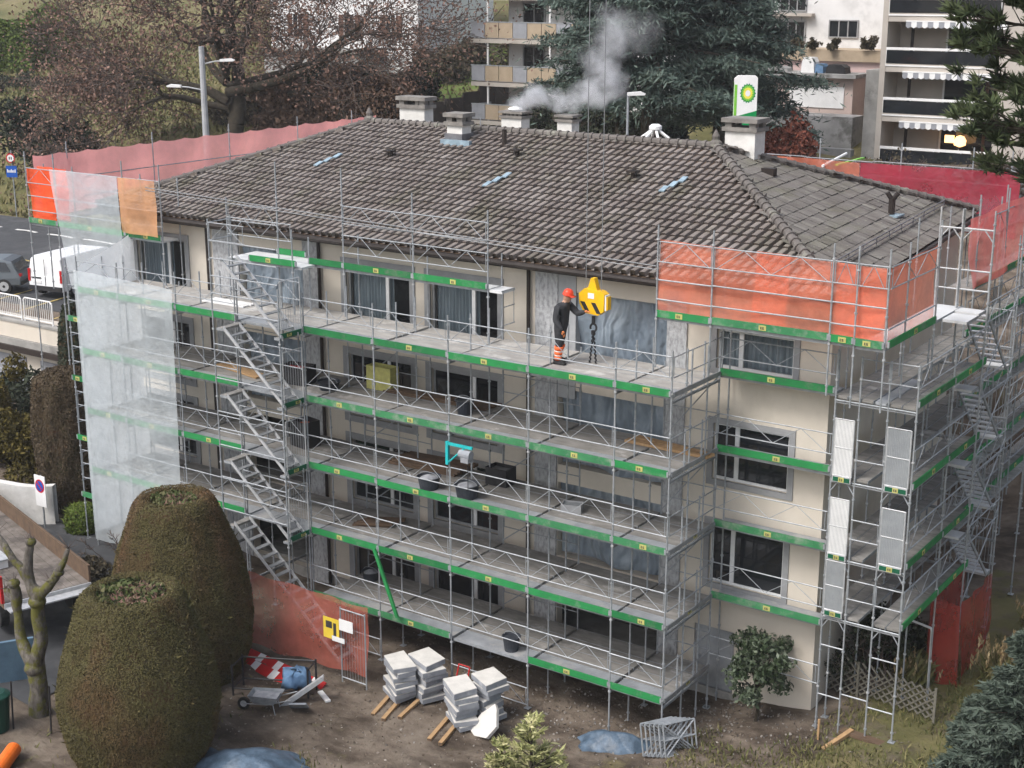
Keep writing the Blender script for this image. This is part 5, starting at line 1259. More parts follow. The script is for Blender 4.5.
for (x, y, lab) in ((-26.0, -1.75, 'left dark wheelie bin in front of the white garden wall'), (-25.3, -1.6, 'right dark wheelie bin in front of the white garden wall')):
    t = thing('wheelie_bin', lab, 'bin', (x, y, tz(x, y))); z = tz(x, y)
    g = MB(); g.prism([(-.24, .08), (.24, .08), (.30, 1.0), (-.30, 1.0)], 'y', -.28, .28, M['black'], Matrix.Translation((x, y, z))); g.build('body', t)
    MB().prism([(-.33, 1.002), (.33, 1.002), (.28, 1.08), (-.28, 1.08)], 'y', -.33, .33, M['black'], Matrix.Translation((x, y, z))).build('lid', t)
    for s in (-1, 1): MB().tube((x+.2*s, y+.3, z+.1), (x+.26*s, y+.3, z+.1), .1, M['rubber'], 12).build('wheel', t)
z = tz(-16.7, -7.2)
tag(MB().box((-.04, -.9, 0), (.04, .9, 1.35), M['blue_panel'], Matrix.Translation((-16.75, -7.25, z)) @ Matrix.Rotation(R(-32), 4, 'Z') @ Matrix.Rotation(R(8), 4, 'Y')).build('panel', loc=(-16.75, -7.25, z)), 'blue-grey panel leaning at the left edge beside the pollarded tree', 'panel')
t = thing('rubbish_bin', 'dark green round bin at the bottom left edge above the orange pipe', 'bin', (-14.78, -8.85, tz(-14.78, -8.85)))
z = tz(-14.78, -8.85); MB().lathe([(.28, 0), (.36, .9), (.36, .95)], (-14.78, -8.85, z), M['bin_green'], 20).build('body', t, smooth=False); MB().lathe([(.39, .952), (.38, 1.0), (.25, 1.08), (.0, 1.1)], (-14.78, -8.85, z), M['bin_green'], 20).build('lid', t)
z = tz(-13, -10)+.2
tag(MB().tube((-12.5, -10.75, z), (-13.32, -9.45, z), .19, M['orange_pipe'], 18).tube((-13.321, -9.449, z), (-13.345, -9.41, z), .15, M['wood_dark'], 18).build('pipe', loc=(-13, -10, z-.2)), 'bright orange drain pipe lying at the bottom left corner', 'pipe')
for (x, y, lab) in ((-13.55, -8.15, 'thin dark stake just right of the pollarded tree trunk'), (-14.5, -8.6, 'thin dark stake in front of the pollarded tree trunk')):
    tag(MB().tube((x, y, tz(x, y)-.1), (x+.1, y, tz(x, y)+1.4), .025, M['black'], 6).build('stake', loc=(x, y, tz(x, y))), lab, 'stake')

# ================================================================== GARAGE, CAR PARK, CARS
GR = thing('garage_block', 'low beige garage block with roller doors and a car park on its roof', 'garage', (-40, 9.9, .8))
g = MB(); gx0, gx1 = -56, -34.3
g.box((gx0, 9.9, .2), (gx1, 10.4, 4.12), M['wall'])
g.box((gx0, 9.42, 2.9), (gx1+.1, 9.898, 3.28), M['concrete'])
g.build('wall', GR)
g = MB(); g.box((gx0, 9.55, 3.29), (gx1+.15, 9.895, 4.0), M['wall']); g.box((gx0, 9.50, 4.002), (gx1+.18, 10.1, 4.10), M['concrete']); g.build('parapet', GR)
MB().box((gx0, 9.30, 2.72), (gx1+.18, 9.41, 2.98), M['fascia']).build('gutter', GR)
for x in (-55, -51.5, -48, -44.2, -40.4, -36.7): 
    d_ = MB().box((x, 9.84, .3), (x+2.7, 9.899, 2.35), M['rail_grey']).build('door', GR)
    MB().box((x+1.3, 9.81, 1.2), (x+1.45, 9.838, 1.26), M['steel']).build('handle', d_)
for k in range(4):
    x0 = -35.4-2.1*k-2.0
    t = thing('railing', ('first', 'second', 'third', 'fourth')[k]+' white railing panel counted from the right along the garage roof edge', 'railing', (x0, 9.75, 4.1), 0, 'white railing panels along the garage roof')
    g = MB(); z = 4.1
    g.path([(x0+.05, 9.75, z), (x0+.05, 9.75, z+.95), (x0+.15, 9.75, z+1.05), (x0+1.85, 9.75, z+1.05), (x0+1.95, 9.75, z+.95), (x0+1.95, 9.75, z)], .035, M['white'], 6)
    g.tube((x0+.05, 9.75, z+.12), (x0+1.95, 9.75, z+.12), .025, M['white'], 6)
    for i in range(1, 14): g.tube((x0+.05+i*.136, 9.75, z+.12), (x0+.05+i*.136, 9.75, z+1.05), .015, M['white'], 5)
    g.build('bars', t)
t = thing('street_lamp', 'small street lamp with a curved arm rising from the hedge in front of the garages', 'street lamp', (-33.2, 6.5, .6))
g = MB(); g.tube((-33.2, 6.5, .4), (-33.2, 6.5, 2.6), .05, M['steel'], 8); g.path([(-33.2, 6.5, 2.6), (-33.6, 6.4, 3.0), (-34.4, 6.3, 3.12), (-35.3, 6.2, 3.1)], .035, M['steel'], 7); g.build('pole', t)
MB().prism([(-.5, 0), (.4, .02), (.4, .10), (-.2, .14), (-.5, .06)], 'y', -.11, .11, M['alu'], Matrix.Translation((-35.6, 6.2, 3.03))).build('lamp_head', t)
def car(name, label, cat, loc, rz, L, W, prof, glassband, m, wheel_r, wx, windows):
    """prof: side outline (x,z); x=0 rear"""
    t = thing(name, label, cat, loc, rz)
    me = MB().prism(prof, 'y', -W/2, W/2, M[m]).mesh('body'); bm = bmesh.new(); bm.from_mesh(me)
    for v in bm.verts:                                   # tumblehome
        if v.co.z > glassband: v.co.y *= 1-.16*(v.co.z-glassband)/max(.3, max(p[1] for p in prof)-glassband)
    bmesh.ops.bevel(bm, geom=[e for e in bm.edges if abs(e.verts[0].co.y-e.verts[1].co.y) < .05], offset=.07, segments=3, profile=.6, affect='EDGES')
    bm.to_mesh(me); bm.free(); o = link('body', me, t)
    for (kind, pts) in windows:
        for s in ((-1, 1) if kind == 'side' else (0,)):
            g = MB()
            if kind == 'side':
                ys = lambda z: s*(W/2*(1-.16*max(0, z-glassband)/max(.3, max(p[1] for p in prof)-glassband))+.006)
                g.add([(p[0], ys(p[1]), p[1]) for p in pts], [tuple(range(len(pts)))], M['glass_dark'])
            else: g.add(pts, [(0, 1, 2, 3)], M['glass_dark'])
            g.build('window', t, world=False)
    for x in wx:
        for s in (-1, 1):
            w = MB().tube((x, s*(W/2-.16), wheel_r), (x, s*(W/2+.015), wheel_r), wheel_r, M['rubber'], 20).build('wheel', t, world=False)
            g = MB(); g.tube((x, s*(W/2+.016), wheel_r), (x, s*(W/2+.03), wheel_r), wheel_r*.66, M['alu'], 16); g.tube((x, s*(W/2+.031), wheel_r), (x, s*(W/2+.034), wheel_r), wheel_r*.2, M['black'], 10); g.build('rim', w, world=False)
    return t
# white van, rear towards us
van = car('parked_van', 'white panel van parked with its rear doors towards us beside the left scaffold', 'van', (-40.0, 13.0, 4.2), R(101), 5.1, 1.98,
          [(0, .35), (.02, 1.0), (.10, 1.85), (.30, 1.95), (3.3, 1.96), (3.7, 1.85), (4.25, 1.25), (4.95, 1.02), (5.1, .75), (5.1, .35)], 1.05, 'carwhite', .34, (.85, 4.15),
          [('side', [(3.0, 1.12), (3.95, 1.12), (3.55, 1.7), (3.0, 1.75)])])
for s in (-1, 1): MB().box((-.02, s*.93-.06, .78), (.06, s*.93+.06, 1.36), M['redlens']).build('tail_light', van, world=False)
MB().box((-.06, -.95, .36), (.02, .95, .58), M['black']).build('bumper', van, world=False)
MB().box((-.012, -.008, .6), (.012, .008, 1.84), M['rubber']).build('door_seam', van, world=False)
MB().box((-.015, .25, .92), (.015, .80, .98), M['black']).build('handle', van, world=False)
MB().box((-.018, -.1+.35, .70), (.012, .42+.35, .82), M['white']).build('number_plate', van, world=False)
suv = car('parked_car', 'grey estate car parked at the left edge beside the white van', 'car', (-42.35, 13.75, 4.2), R(214), 4.6, 1.86,
          [(0, .38), (-.02, .78), (.12, 1.02), (.42, 1.52), (.8, 1.62), (2.4, 1.62), (3.2, 1.05), (4.4, .92), (4.6, .7), (4.6, .38)], .98, 'cargrey', .35, (.8, 3.75),
          [('side', [(.45, 1.05), (1.35, 1.05), (1.35, 1.5), (.68, 1.48)]), ('side', [(1.42, 1.05), (2.95, 1.05), (2.38, 1.52), (1.42, 1.52)]), ('rear', [(.13, -.7, 1.06), (.13, .7, 1.06), (.40, .62, 1.48), (.40, -.62, 1.48)])])
for s in (-1, 1): MB().box((-.03, s*.78-.12, .82), (.08, s*.78+.12, .94), M['redlens']).build('tail_light', suv, world=False)
MB().box((-.05, -.86, .40), (.05, .86, .58), M['black']).build('bumper', suv, world=False)
far = car('parked_car', 'dark car parked on the high lane behind the lawn right of the white house', 'car', (-61.9, 76.8, tz(-63, 76)), R(182), 4.5, 1.8,
          [(0, .38), (-.02, .78), (.12, .98), (.6, 1.42), (1.0, 1.5), (2.2, 1.5), (3.1, 1.0), (4.3, .88), (4.5, .7), (4.5, .38)], .95, 'carnavy', .33, (.8, 3.65),
          [('side', [(.65, 1.0), (1.45, 1.0), (1.45, 1.40), (.85, 1.38)]), ('side', [(1.52, 1.0), (2.85, 1.0), (2.15, 1.42), (1.52, 1.42)])])
# ================================================================== VEGETATION
def rn(n): return RNG.random(n)
def topiary(label, cx, cy, prof, m, name='topiary', leaf=.085, n=26000, lump=.05, top=None, under='yew_under', cat='topiary'):
    """clipped shape of revolution: prof = (r, z) list"""
    z0 = tz(cx, cy)-.1; t = thing(name, label, cat, (cx, cy, z0))
    pr = np.array(prof); nu, nv = 48, 40
    s = np.concatenate([[0], np.cumsum(np.hypot(np.diff(pr[:, 0]), np.diff(pr[:, 1])))]); s /= s[-1]
    def surf(u, v):
        r = np.interp(v, s, pr[:, 0]); z = np.interp(v, s, pr[:, 1])
        w = lump*(np.sin(5*u+7*v+cx)+np.sin(9*u-11*v)+.7*np.sin(17*u+23*v))*np.minimum(1, r)
        r = r+w; return np.stack([r*np.cos(u), r*np.sin(u), z+w*.4], -1)
    U, Vv = np.meshgrid(np.linspace(0, 2*math.pi, nu+1), np.linspace(0, 1, nv+1)); P = surf(U, Vv).reshape(-1, 3)*[.985, .985, .99]
    i = (np.arange(nu)[None, :]+np.arange(nv)[:, None]*(nu+1)).ravel()
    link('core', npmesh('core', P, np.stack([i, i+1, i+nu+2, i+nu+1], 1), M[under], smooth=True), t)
    # area-weighted points
    vv = rn(n*4); rr = np.interp(vv, s, pr[:, 0]); keep = rn(n*4) < rr/pr[:, 0].max(); vv = vv[keep][:n]; uu = rn(len(vv))*2*math.pi
    p = surf(uu, vv); e = 1e-3; du = surf(uu+e, vv)-p; dv = surf(uu, np.minimum(vv+e, 1))-p+1e-9; nr = np.cross(du, dv); nr /= np.linalg.norm(nr, axis=1, keepdims=True)+1e-12
    p = p+nr*(RNG.normal(0, .012, len(p)))[:, None]
    link('foliage', leaves(p, leaf, M[m], aspect=2.0, jitter=.24, nrm=nr), t)
    ks = 160; uu = rn(ks)*2*math.pi; vv = rn(ks)*.75; p = surf(uu, vv); nr = p*[1, 1, .15]; nr /= np.linalg.norm(nr, axis=1, keepdims=True)
    so_ = link('stray_shoots', leaves(p+nr*.05, .10, M[m], aspect=6, jitter=.35, along=nr+np.array([0, 0, .6])), t); so_['kind'] = 'stuff'
    if top:
        k = 900; rtop = top; a = rn(k)*2*math.pi; r = rtop*np.sqrt(rn(k))
        p = np.stack([r*np.cos(a)*1.1, r*np.sin(a)*.9, pr[-1, 1]+.02+.12*rn(k)], -1)
        link('regrowth', leaves(p, .13, M['yew_top'], jitter=1), t)
        a = rn(k)*2*math.pi; r = rtop*np.sqrt(rn(k)); p = np.stack([r*np.cos(a)*.75+.22, r*np.sin(a)*.75, pr[-1, 1]+.02+.10*rn(k)], -1)
        link('dead_twigs', leaves(p, .11, M['oakleaf'], aspect=4, jitter=1), t)
    return t
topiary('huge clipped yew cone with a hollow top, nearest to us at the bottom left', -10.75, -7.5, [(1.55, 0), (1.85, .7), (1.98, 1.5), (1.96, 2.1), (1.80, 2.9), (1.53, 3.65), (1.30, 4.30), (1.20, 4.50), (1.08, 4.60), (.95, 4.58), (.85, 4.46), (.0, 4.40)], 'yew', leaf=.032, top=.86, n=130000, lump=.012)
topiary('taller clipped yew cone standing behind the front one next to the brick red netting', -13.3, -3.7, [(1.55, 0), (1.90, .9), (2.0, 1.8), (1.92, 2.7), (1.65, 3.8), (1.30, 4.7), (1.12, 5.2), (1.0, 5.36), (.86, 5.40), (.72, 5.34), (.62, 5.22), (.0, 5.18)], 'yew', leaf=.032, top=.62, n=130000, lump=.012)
topiary('tall brown columnar thuja at the left corner of the white net', -24.4, 1.5, [(.45, 0), (.85, .5), (1.05, 1.5), (1.15, 2.8), (1.10, 4.0), (.95, 4.9), (.6, 5.2), (0, 5.3)], 'thuja', 'columnar_thuja', .06, 32000, .03, cat='conifer')
topiary('low round green bush at the foot of the white net', -22.6, .45, [(.4, 0), (.55, .25), (.58, .6), (.48, .9), (.3, 1.05), (0, 1.1)], 'box_green', 'round_bush', .06, 8000, .02, cat='bush')
topiary('slim dark columnar cypress behind the left end frames of the scaffold', -32.8, 8.6, [(.3, 0), (.55, .8), (.6, 2.5), (.5, 4.2), (.25, 5.2), (0, 5.6)], 'darkleaf', 'columnar_cypress', .12, 6000, .05, cat='conifer')
def leafy(label, cx, cy, z0, blobs, m, name, leaf=.12, n=8000, cat='bush', trunk=None, flat=0, shell=.35, aspect=2.0, group=None, jitter=1.0):
    """foliage spread in lumpy ellipsoids: blobs = (dx,dy,dz,rx,ry,rz)"""
    t = thing(name, label, cat, (cx, cy, z0), group=group)
    w = np.array([b[3]*b[4]*b[5] for b in blobs])**.67; w /= w.sum(); P = []
    for b, k in zip(blobs, w):
        c = max(8, int(n*k)); d = RNG.normal(size=(c, 3)); d /= np.linalg.norm(d, axis=1, keepdims=True)
        r = 1-shell*rn(c)**1.5
        r = r*(1+.16*np.sin(d[:, 0]*5+b[0])*np.sin(d[:, 1]*6+b[1])*np.sin(d[:, 2]*5+1)+.10*np.sin(d[:, 0]*13+2)*np.sin(d[:, 2]*11)) + .05*RNG.normal(size=c)
        P.append(d*r[:, None]*np.array(b[3:6])+np.array(b[:3]))
    P = np.concatenate(P); P = P[P[:, 2] > -.2]
    link('crown', leaves(P, leaf, M[m], aspect=aspect, jitter=jitter, flat=flat), t)
    if trunk:
        S = []; r = trunk[0]; h = trunk[1]
        S.append(((0, 0, -.1), (.05, .02, h*.5), r, r*.8)); S.append(((.05, .02, h*.5), (0, 0, h), r*.8, r*.55))
        for b in blobs[:8]: S.append(((0, 0, h*.85), (b[0]*.8, b[1]*.8, max(b[2]-.1, h*.9)), r*.5, r*.2))
        link('trunk', segs_mesh(S, M['bark'], 'trunk', 8), t)
    return t
def blobs(n, R_, H, z0, r, seed):
    g = np.random.default_rng(seed); out = []
    for k in range(n):
        a = g.random()*6.28; q = R_*math.sqrt(g.random()); out.append((q*math.cos(a), q*math.sin(a), z0+H*g.random(), r*(.7+.6*g.random()), r*(.7+.6*g.random()), r*(.6+.5*g.random())))
    return out
def hedge(label, x0, x1, y, w, h, m, name='hedge', leaf=.16, n=16000, z0=None, under='yew_under', wave=.15, cat='hedge', rz=0):
    """clipped or loose hedge along x"""
    xm = (x0+x1)/2; zb = tz(xm, y)-.2 if z0 is None else z0; t = thing(name, label, cat, (xm, y, zb), R(rz)); L = x1-x0
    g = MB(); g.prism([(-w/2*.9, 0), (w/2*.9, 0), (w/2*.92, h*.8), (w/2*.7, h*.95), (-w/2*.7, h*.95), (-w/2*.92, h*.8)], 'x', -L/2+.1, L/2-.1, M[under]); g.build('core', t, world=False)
    per = 2*h+w; q = rn(n)*per; x = (rn(n)-.5)*L; wv = wave*(np.sin(x*1.3+1)+np.sin(x*2.9)*.6+np.sin(q*3+x)*.5)
    yy = np.where(q < h, -w/2-wv*.6, np.where(q < h+w, q-h-w/2, w/2+wv*.6)); zz = np.where(q < h, q, np.where(q < h+w, h+wv, per-q))
    P = np.stack([x, yy, zz], -1)+RNG.normal(0, leaf*.35, (n, 3)); endk = int(n*w*h/(per*L)*1.2)+20
    e = np.stack([np.sign(rn(endk)-.5)*L/2, (rn(endk)-.5)*w, rn(endk)*h], -1)+RNG.normal(0, leaf*.4, (endk, 3))
    link('foliage', leaves(np.concatenate([P, e]), leaf, M[m], jitter=1), t); return t
def grow(p, d, ln, r, depth, S, spread=.6, up=.05, kids=(2, 3), shrink=.72, wob=.25, tips=None, rmin=.012, g=random):
    p = np.array(p, float); d = np.array(d, float); n = 3
    for k in range(n):
        d = d+np.array([g.gauss(0, wob), g.gauss(0, wob), g.gauss(0, wob)+up]); d /= np.linalg.norm(d)
        q = p+d*ln/n; r2 = max(r*(1-.12), rmin*.7); S.append((tuple(p), tuple(q), r, r2)); p, r = q, r2
        if depth > 0 and k > 0 and g.random() < .55:
            s = np.array([g.gauss(0, 1), g.gauss(0, 1), g.gauss(0, .6)]); s -= d*s.dot(d); s /= np.linalg.norm(s)+1e-6
            grow(p, d*.55+s*.85, ln*shrink*.8, r*.55, depth-1, S, spread, up, kids, shrink, wob, tips, rmin, g)
    if depth <= 0:
        if tips is not None: tips.append(tuple(p))
        return
    for _ in range(g.randint(*kids)):
        s = np.array([g.gauss(0, 1), g.gauss(0, 1), g.gauss(0, .7)]); s -= d*s.dot(d); s /= np.linalg.norm(s)+1e-6
        grow(p, d+s*spread*g.uniform(.6, 1.4), ln*shrink*g.uniform(.8, 1.15), r*.68, depth-1, S, spread, up, kids, shrink, wob, tips, rmin, g)
def bare_tree(name, label, x, y, starts, depth, leafm=None, nleaf=0, leaf=.2, m='twig', lspread=.6, rmin=.02, seed=1, spread=.6, up=.03, kids=(2, 3), cat='tree', wob=.22, shrink=.72, z=None):
    zb = tz(x, y)-.2 if z is None else z; t = thing(name, label, cat, (x, y, zb)); g = random.Random(seed); S = []; tips = []; big = []
    for (p, d, ln, r) in starts: grow(p, d, ln, r, depth, S, spread, up, kids, shrink, wob, tips, rmin, g)
    A = [s for s in S if s[2] > .09*1]; B = [s for s in S if s[2] <= .09]
    B = [(a, b, max(r0, rmin), max(r1, rmin*.8)) for a, b, r0, r1 in B]
    if A: link('trunk', segs_mesh(A, M['bark'], 'trunk', 9), t)
    link('branches', segs_mesh(B, M[m], 'branches', 4), t)
    if leafm:
        T = np.array(tips); idx = RNG.integers(0, len(T), nleaf); P = T[idx]+RNG.normal(0, lspread, (nleaf, 3)); link('withered_leaves', leaves(P, leaf, M[leafm], aspect=1.6), t)
    return t
# --- near trees
T_ = (np.array([0, 0, 1.]))
t = thing('pollarded_tree', 'mossy pollarded tree with knobbly cut limbs at the bottom left', 'tree', (-14.6, -7.7, tz(-14.6, -7.7)))
S = [((0, 0, -.2), (.05, .05, .7), .34, .25), ((.05, .05, .7), (.0, .0, 1.35), .25, .24),
     ((0, 0, 1.3), (-.45, .0, 2.0), .2, .16), ((-.45, 0, 2.0), (-.62, .05, 3.0), .15, .12), ((-.62, .05, 3.0), (-.55, 0, 3.6), .13, .15),
     ((0, 0, 1.3), (.28, .1, 2.2), .21, .19), ((.28, .1, 2.2), (.30, .05, 3.2), .19, .18), ((.30, .05, 3.2), (.30, .05, 3.45), .22, .2),
     ((.3, .05, 3.4), (.05, .0, 4.0), .16, .14), ((.05, 0, 4.0), (-.55, -.1, 4.6), .13, .10), ((-.55, -.1, 4.6), (-1.1, 0, 4.9), .10, .09), ((.05, 0, 4.0), (.2, .1, 4.9), .14, .11),
     ((.3, .05, 3.4), (.75, .2, 3.9), .15, .13), ((.75, .2, 3.9), (1.1, .3, 4.4), .12, .10), ((1.1, .3, 4.4), (1.3, .4, 4.9), .08, .06), ((-.62, .05, 3.0), (-1.1, .1, 3.3), .1, .08)]
def trunk_mesh(S, k=3):
    idx = {}; js = []; ed = []
    def key(p, r):
        q = tuple(round(v, 2) for v in p)
        if q not in idx: idx[q] = len(js); js.append((q, r))
        return idx[q]
    for a, b, r0, r1 in S:
        a_, b_ = np.array(a, float), np.array(b, float); prev = key(a_, r0)
        for i in range(1, k+1):
            p = a_+(b_-a_)*i/k
            if i < k: p = p+RNG.normal(0, .03, 3); js.append((tuple(p), (r0+(r1-r0)*i/k)*random.uniform(.92, 1.12))); cur = len(js)-1
            else: cur = key(b_, r1)
            ed.append((prev, cur)); prev = cur
    return skin_body('trunk', js, ed, M['bark_moss'], t, 0, 2)
S = [(a, b, r0*.98, r1*.98) for a, b, r0, r1 in S]
S = [((0, 0, 1.35) if tuple(a) == (0, 0, 1.3) else a, (0, 0, 1.35) if tuple(b) == (.0, .0, 1.35) else b, r0, r1) for a, b, r0, r1 in S]
S = [((.30, .05, 3.45) if tuple(a) == (.3, .05, 3.4) else a, b, r0, r1) for a, b, r0, r1 in S]
trunk_mesh(S)
for p in ((-.55, 0, 3.62), (.2, .1, 4.92), (-1.1, 0, 4.92), (1.3, .4, 4.9), (-1.1, .1, 3.3), (.75, .2, 3.9)):
    TW = []
    for _ in range(16):
        d_ = np.array([random.gauss(0, .5), random.gauss(0, .5), random.uniform(.2, 1)]); q = np.array(p)+d_*random.uniform(.15, .45); TW.append((p, tuple(q), .010, .004))
    so_ = link('shoots', segs_mesh(TW, M['twig'], 'shoots', 4), t); so_['kind'] = 'stuff'
for p, r in (((-.55, 0, 3.62), .17), ((.2, .1, 4.92), .15), ((-1.1, 0, 4.92), .12), ((.3, .05, 3.3), .24), ((0, 0, 1.35), .29), ((.98, .28, 4.2), .15)):
    g = MB(); g.lathe([(0, -r*.8), (r*.75, -r*.5), (r, 0), (r*.8, r*.5), (0, r*.8)], p, M['bark_moss'], 10); g.build('knob', t, world=False, smooth=True)
leafy('small evergreen tree with a round glossy crown against the wing wall', 1.55, 2.25, tz(1.55, 2.2), blobs(22, .85, 1.35, .95, .30, 3), 'laurel', 'small_tree', .10, 4200, 'tree', trunk=(.06, 1.0), shell=.95)
# spruce bottom right
def conifer(name, label, x, y, z0, H, R_, m, n, leaf, seed, cat='conifer', tiers=26, droop=.25, leaders=((0, 0, 1),)):
    t = thing(name, label, cat, (x, y, z0)); g = np.random.default_rng(seed); P = []; A = []; S = []
    for (ox, oy, hs) in leaders:
        h = H*hs; S.append(((ox*.3, oy*.3, -.2), (ox, oy, h*.98), .12*hs, .012))
        for k in range(tiers):
            f = (k+.5)/tiers; zc = h*(.06+.93*f); L = R_*hs*(1-f)**.85+.12
            for b in range(int(5+4*(1-f))):
                a = g.random()*6.28; l = L*(.75+.45*g.random()); d = np.array([math.cos(a), math.sin(a), -droop+.3*g.random()]); base = np.array([ox*f+ox*.3*(1-f), oy, zc])
                S.append((tuple(base), tuple(base+d*l), .018, .006)); c = max(6, int(n/(tiers*7*len(leaders))))
                u = g.random(c)**.7; side = np.array([-math.sin(a), math.cos(a), 0]); w = (g.random(c)-.5)*l*.75*(1-u*.65)
                p = base+d*l*u[:, None]+side*w[:, None]+np.array([0, 0, 1])*(-.18*np.abs(w)+g.normal(0, .03, c))[:, None]
                P.append(p); A.append(d*.8+side*np.sign(w)[:, None]*.7+np.array([0, 0, .15]))
    link('trunk', segs_mesh(S, M['bark'], 'trunk', 5), t)
    link('crown', leaves(np.concatenate(P), leaf, M[m], aspect=5, jitter=.35, along=np.concatenate(A)), t); return t
conifer('spruce', 'blue-green spruce filling the bottom right corner', 9.0, -1.5, .8, 5.2, 2.1, 'spruce', 90000, .115, 5, leaders=((0, 0, 1), (-1.0, .4, .62)))
conifer('young_conifer', 'small pale yellow-green conifer at the bottom edge in front of the yard', .66, -6.9, -.1, 4.0, 1.35, 'pale_con', 11000, .085, 9, tiers=15, droop=-.45, leaders=((0, 0, 1), (-.7, -.1, .82)))
# pine at the right edge: trunk just outside the frame
t = thing('pine', 'dark pine whose boughs hang into the picture at the upper right edge', 'tree', (7.8, 5.6, .9))
S = [((0, 0, -.2), (.1, 0, 8), .3, .24), ((.1, 0, 8), (0, .1, 20), .24, .08)]; P = []; A = []; g = np.random.default_rng(12)
for k in range(90):
    zc = 11.6+9.5*g.random(); a = g.random()*6.28; l = (2.6+1.7*g.random())*(1-.25*(zc-12)/9); d = np.array([math.cos(a), math.sin(a), .05+.3*g.random()]); b = np.array([0, 0, zc]); e = b+d*l
    S.append((tuple(b), tuple(e), .055, .02))
    for q in range(9):
        c = b+d*l*(.55+.5*g.random())+g.normal(0, .22, 3); S.append((tuple(b+d*l*.6), tuple(c), .015, .008))
        n = 46; v = g.normal(size=(n, 3)); v[:, 2] = np.abs(v[:, 2])*.9; v /= np.linalg.norm(v, axis=1, keepdims=True); P.append(c+v*(.05+.16*g.random(n))[:, None]); A.append(v+d*.5)
link('trunk', segs_mesh(S, M['bark'], 'trunk', 7), t); link('crown', leaves(np.concatenate(P), .15, M['pine'], aspect=7, jitter=.3, along=np.concatenate(A)), t)
# ornamental grasses and shrubs by the right stair enclosure
def plumes(label, x, y, n, h, seed):
    g = np.random.default_rng(seed); z = tz(x, y); t = thing('ornamental_grass', label, 'grass plant', (x, y, z)); S = []; P = []; A = []
    for k in range(n):
        a = g.random()*6.28; r = g.random()*.55; tip = np.array([r*math.cos(a)*1.5, r*math.sin(a)*1.5, h*(.6+.5*g.random())]); S.append(((r*math.cos(a)*.3, r*math.sin(a)*.3, 0), tuple(tip), .008, .005))
        for q in range(7): P.append(tip+np.array([0, 0, -.05*q])+g.normal(0, .02, 3)); A.append(np.array([0, 0, 1.])+g.normal(0, .2, 3))
    link('stems', segs_mesh(S, M['dryplume'], 'stems', 3), t); link('plumes', leaves(np.array(P), .09, M['dryplume'], aspect=3, jitter=.15, along=np.array(A)), t)
    k = 500; a = rn(k)*6.28; q = .5*np.sqrt(rn(k)); link('blades', leaves(np.stack([q*np.cos(a), q*np.sin(a), .1+.55*rn(k)], -1), .22, M['grassblade'], aspect=7, jitter=.5, along=np.tile([0, 0, 1.], (k, 1))), t)
plumes('clump of dry tan grass plumes right of the dark red netting, nearest to the spruce', 6.4, 7.0, 46, 1.25, 3)
plumes('clump of dry tan grass plumes in front of the dark red netting', 4.4, 6.1, 22, .8, 4)
plumes('clump of dry tan grass plumes beyond the dark red netting by the tall pipe frame', 6.5, 10.2, 40, 1.2, 5)
bare_tree('garden_shrub', 'dark straggly shrub under the lowest right side deck behind the lattice fence', 3.6, 5.4, [((0, 0, 0), (.1, 0, 1), .9, .05), ((.1, 0, 0), (.5, .2, 1), .9, .04), ((-.1, 0, 0), (-.4, .1, 1), .8, .04)], 3, 'darkleaf', 1500, .10, lspread=.15, rmin=.008, seed=5, cat='shrub')
leafy('low dark shrubs at the foot of the wall behind the lattice fence', 3.3, 7.6, tz(3.3, 7.6), blobs(9, .9, .7, .3, .45, 8), 'darkleaf', 'garden_shrub', .11, 2600, 'shrub')
leafy('dark overgrown bank of shrubs along the right edge beyond the stair tower', 8.4, 19.0, tz(8.4, 19), blobs(16, 2.2, 1.6, .3, .9, 28), 'darkleaf', 'shrub_bank', .2, 6000, 'shrubs')
bare_tree('garden_shrub', 'grey twiggy shrub between the driveway and the rear topiary', -19.2, -.9, [((k*.25-.5, 0, 0), (g_, .1, 1), .7, .03) for k, g_ in enumerate((-.5, -.2, .1, .4, .6))], 3, None, rmin=.010, seed=15, cat='shrub')
leafy('scrubby low growth beside the front topiary and the driveway', -19.5, -2.0, tz(-19.5, -2), blobs(8, .8, .4, .2, .35, 31), 'shrub', 'undergrowth_bush', .10, 1800, 'bush')
# hedges left
for k, (x, y, h, lab) in enumerate(((-30.6, 3.4, 4.3, 'golden thuja with the tallest top, left of the brown columnar thuja'), (-32.0, 2.3, 3.8, 'golden thuja in the middle of the row behind the white garden wall'), (-33.4, 1.3, 3.5, 'golden thuja at the left edge behind the white garden wall'), (-28.9, 2.9, 2.6, 'short golden thuja right behind the no-parking sign'))):
    leafy(lab, x, y, tz(x, y), [(RNG.normal(0, .3), RNG.normal(0, .3), h*(.1+.13*q), .75-.05*q*(h/4), .75-.05*q, .55) for q in range(7)], 'thuja_gold', 'thuja', .12, 5200, 'conifer', shell=.4, group=None)
leafy('dark green laurel mass filling the gap between the golden thujas and the garages', -33.5, 5.2, tz(-33.5, 5.2), blobs(14, 2.4, 1.6, .4, .9, 6), 'darkleaf', 'laurel_bush', .16, 6000, 'bush')

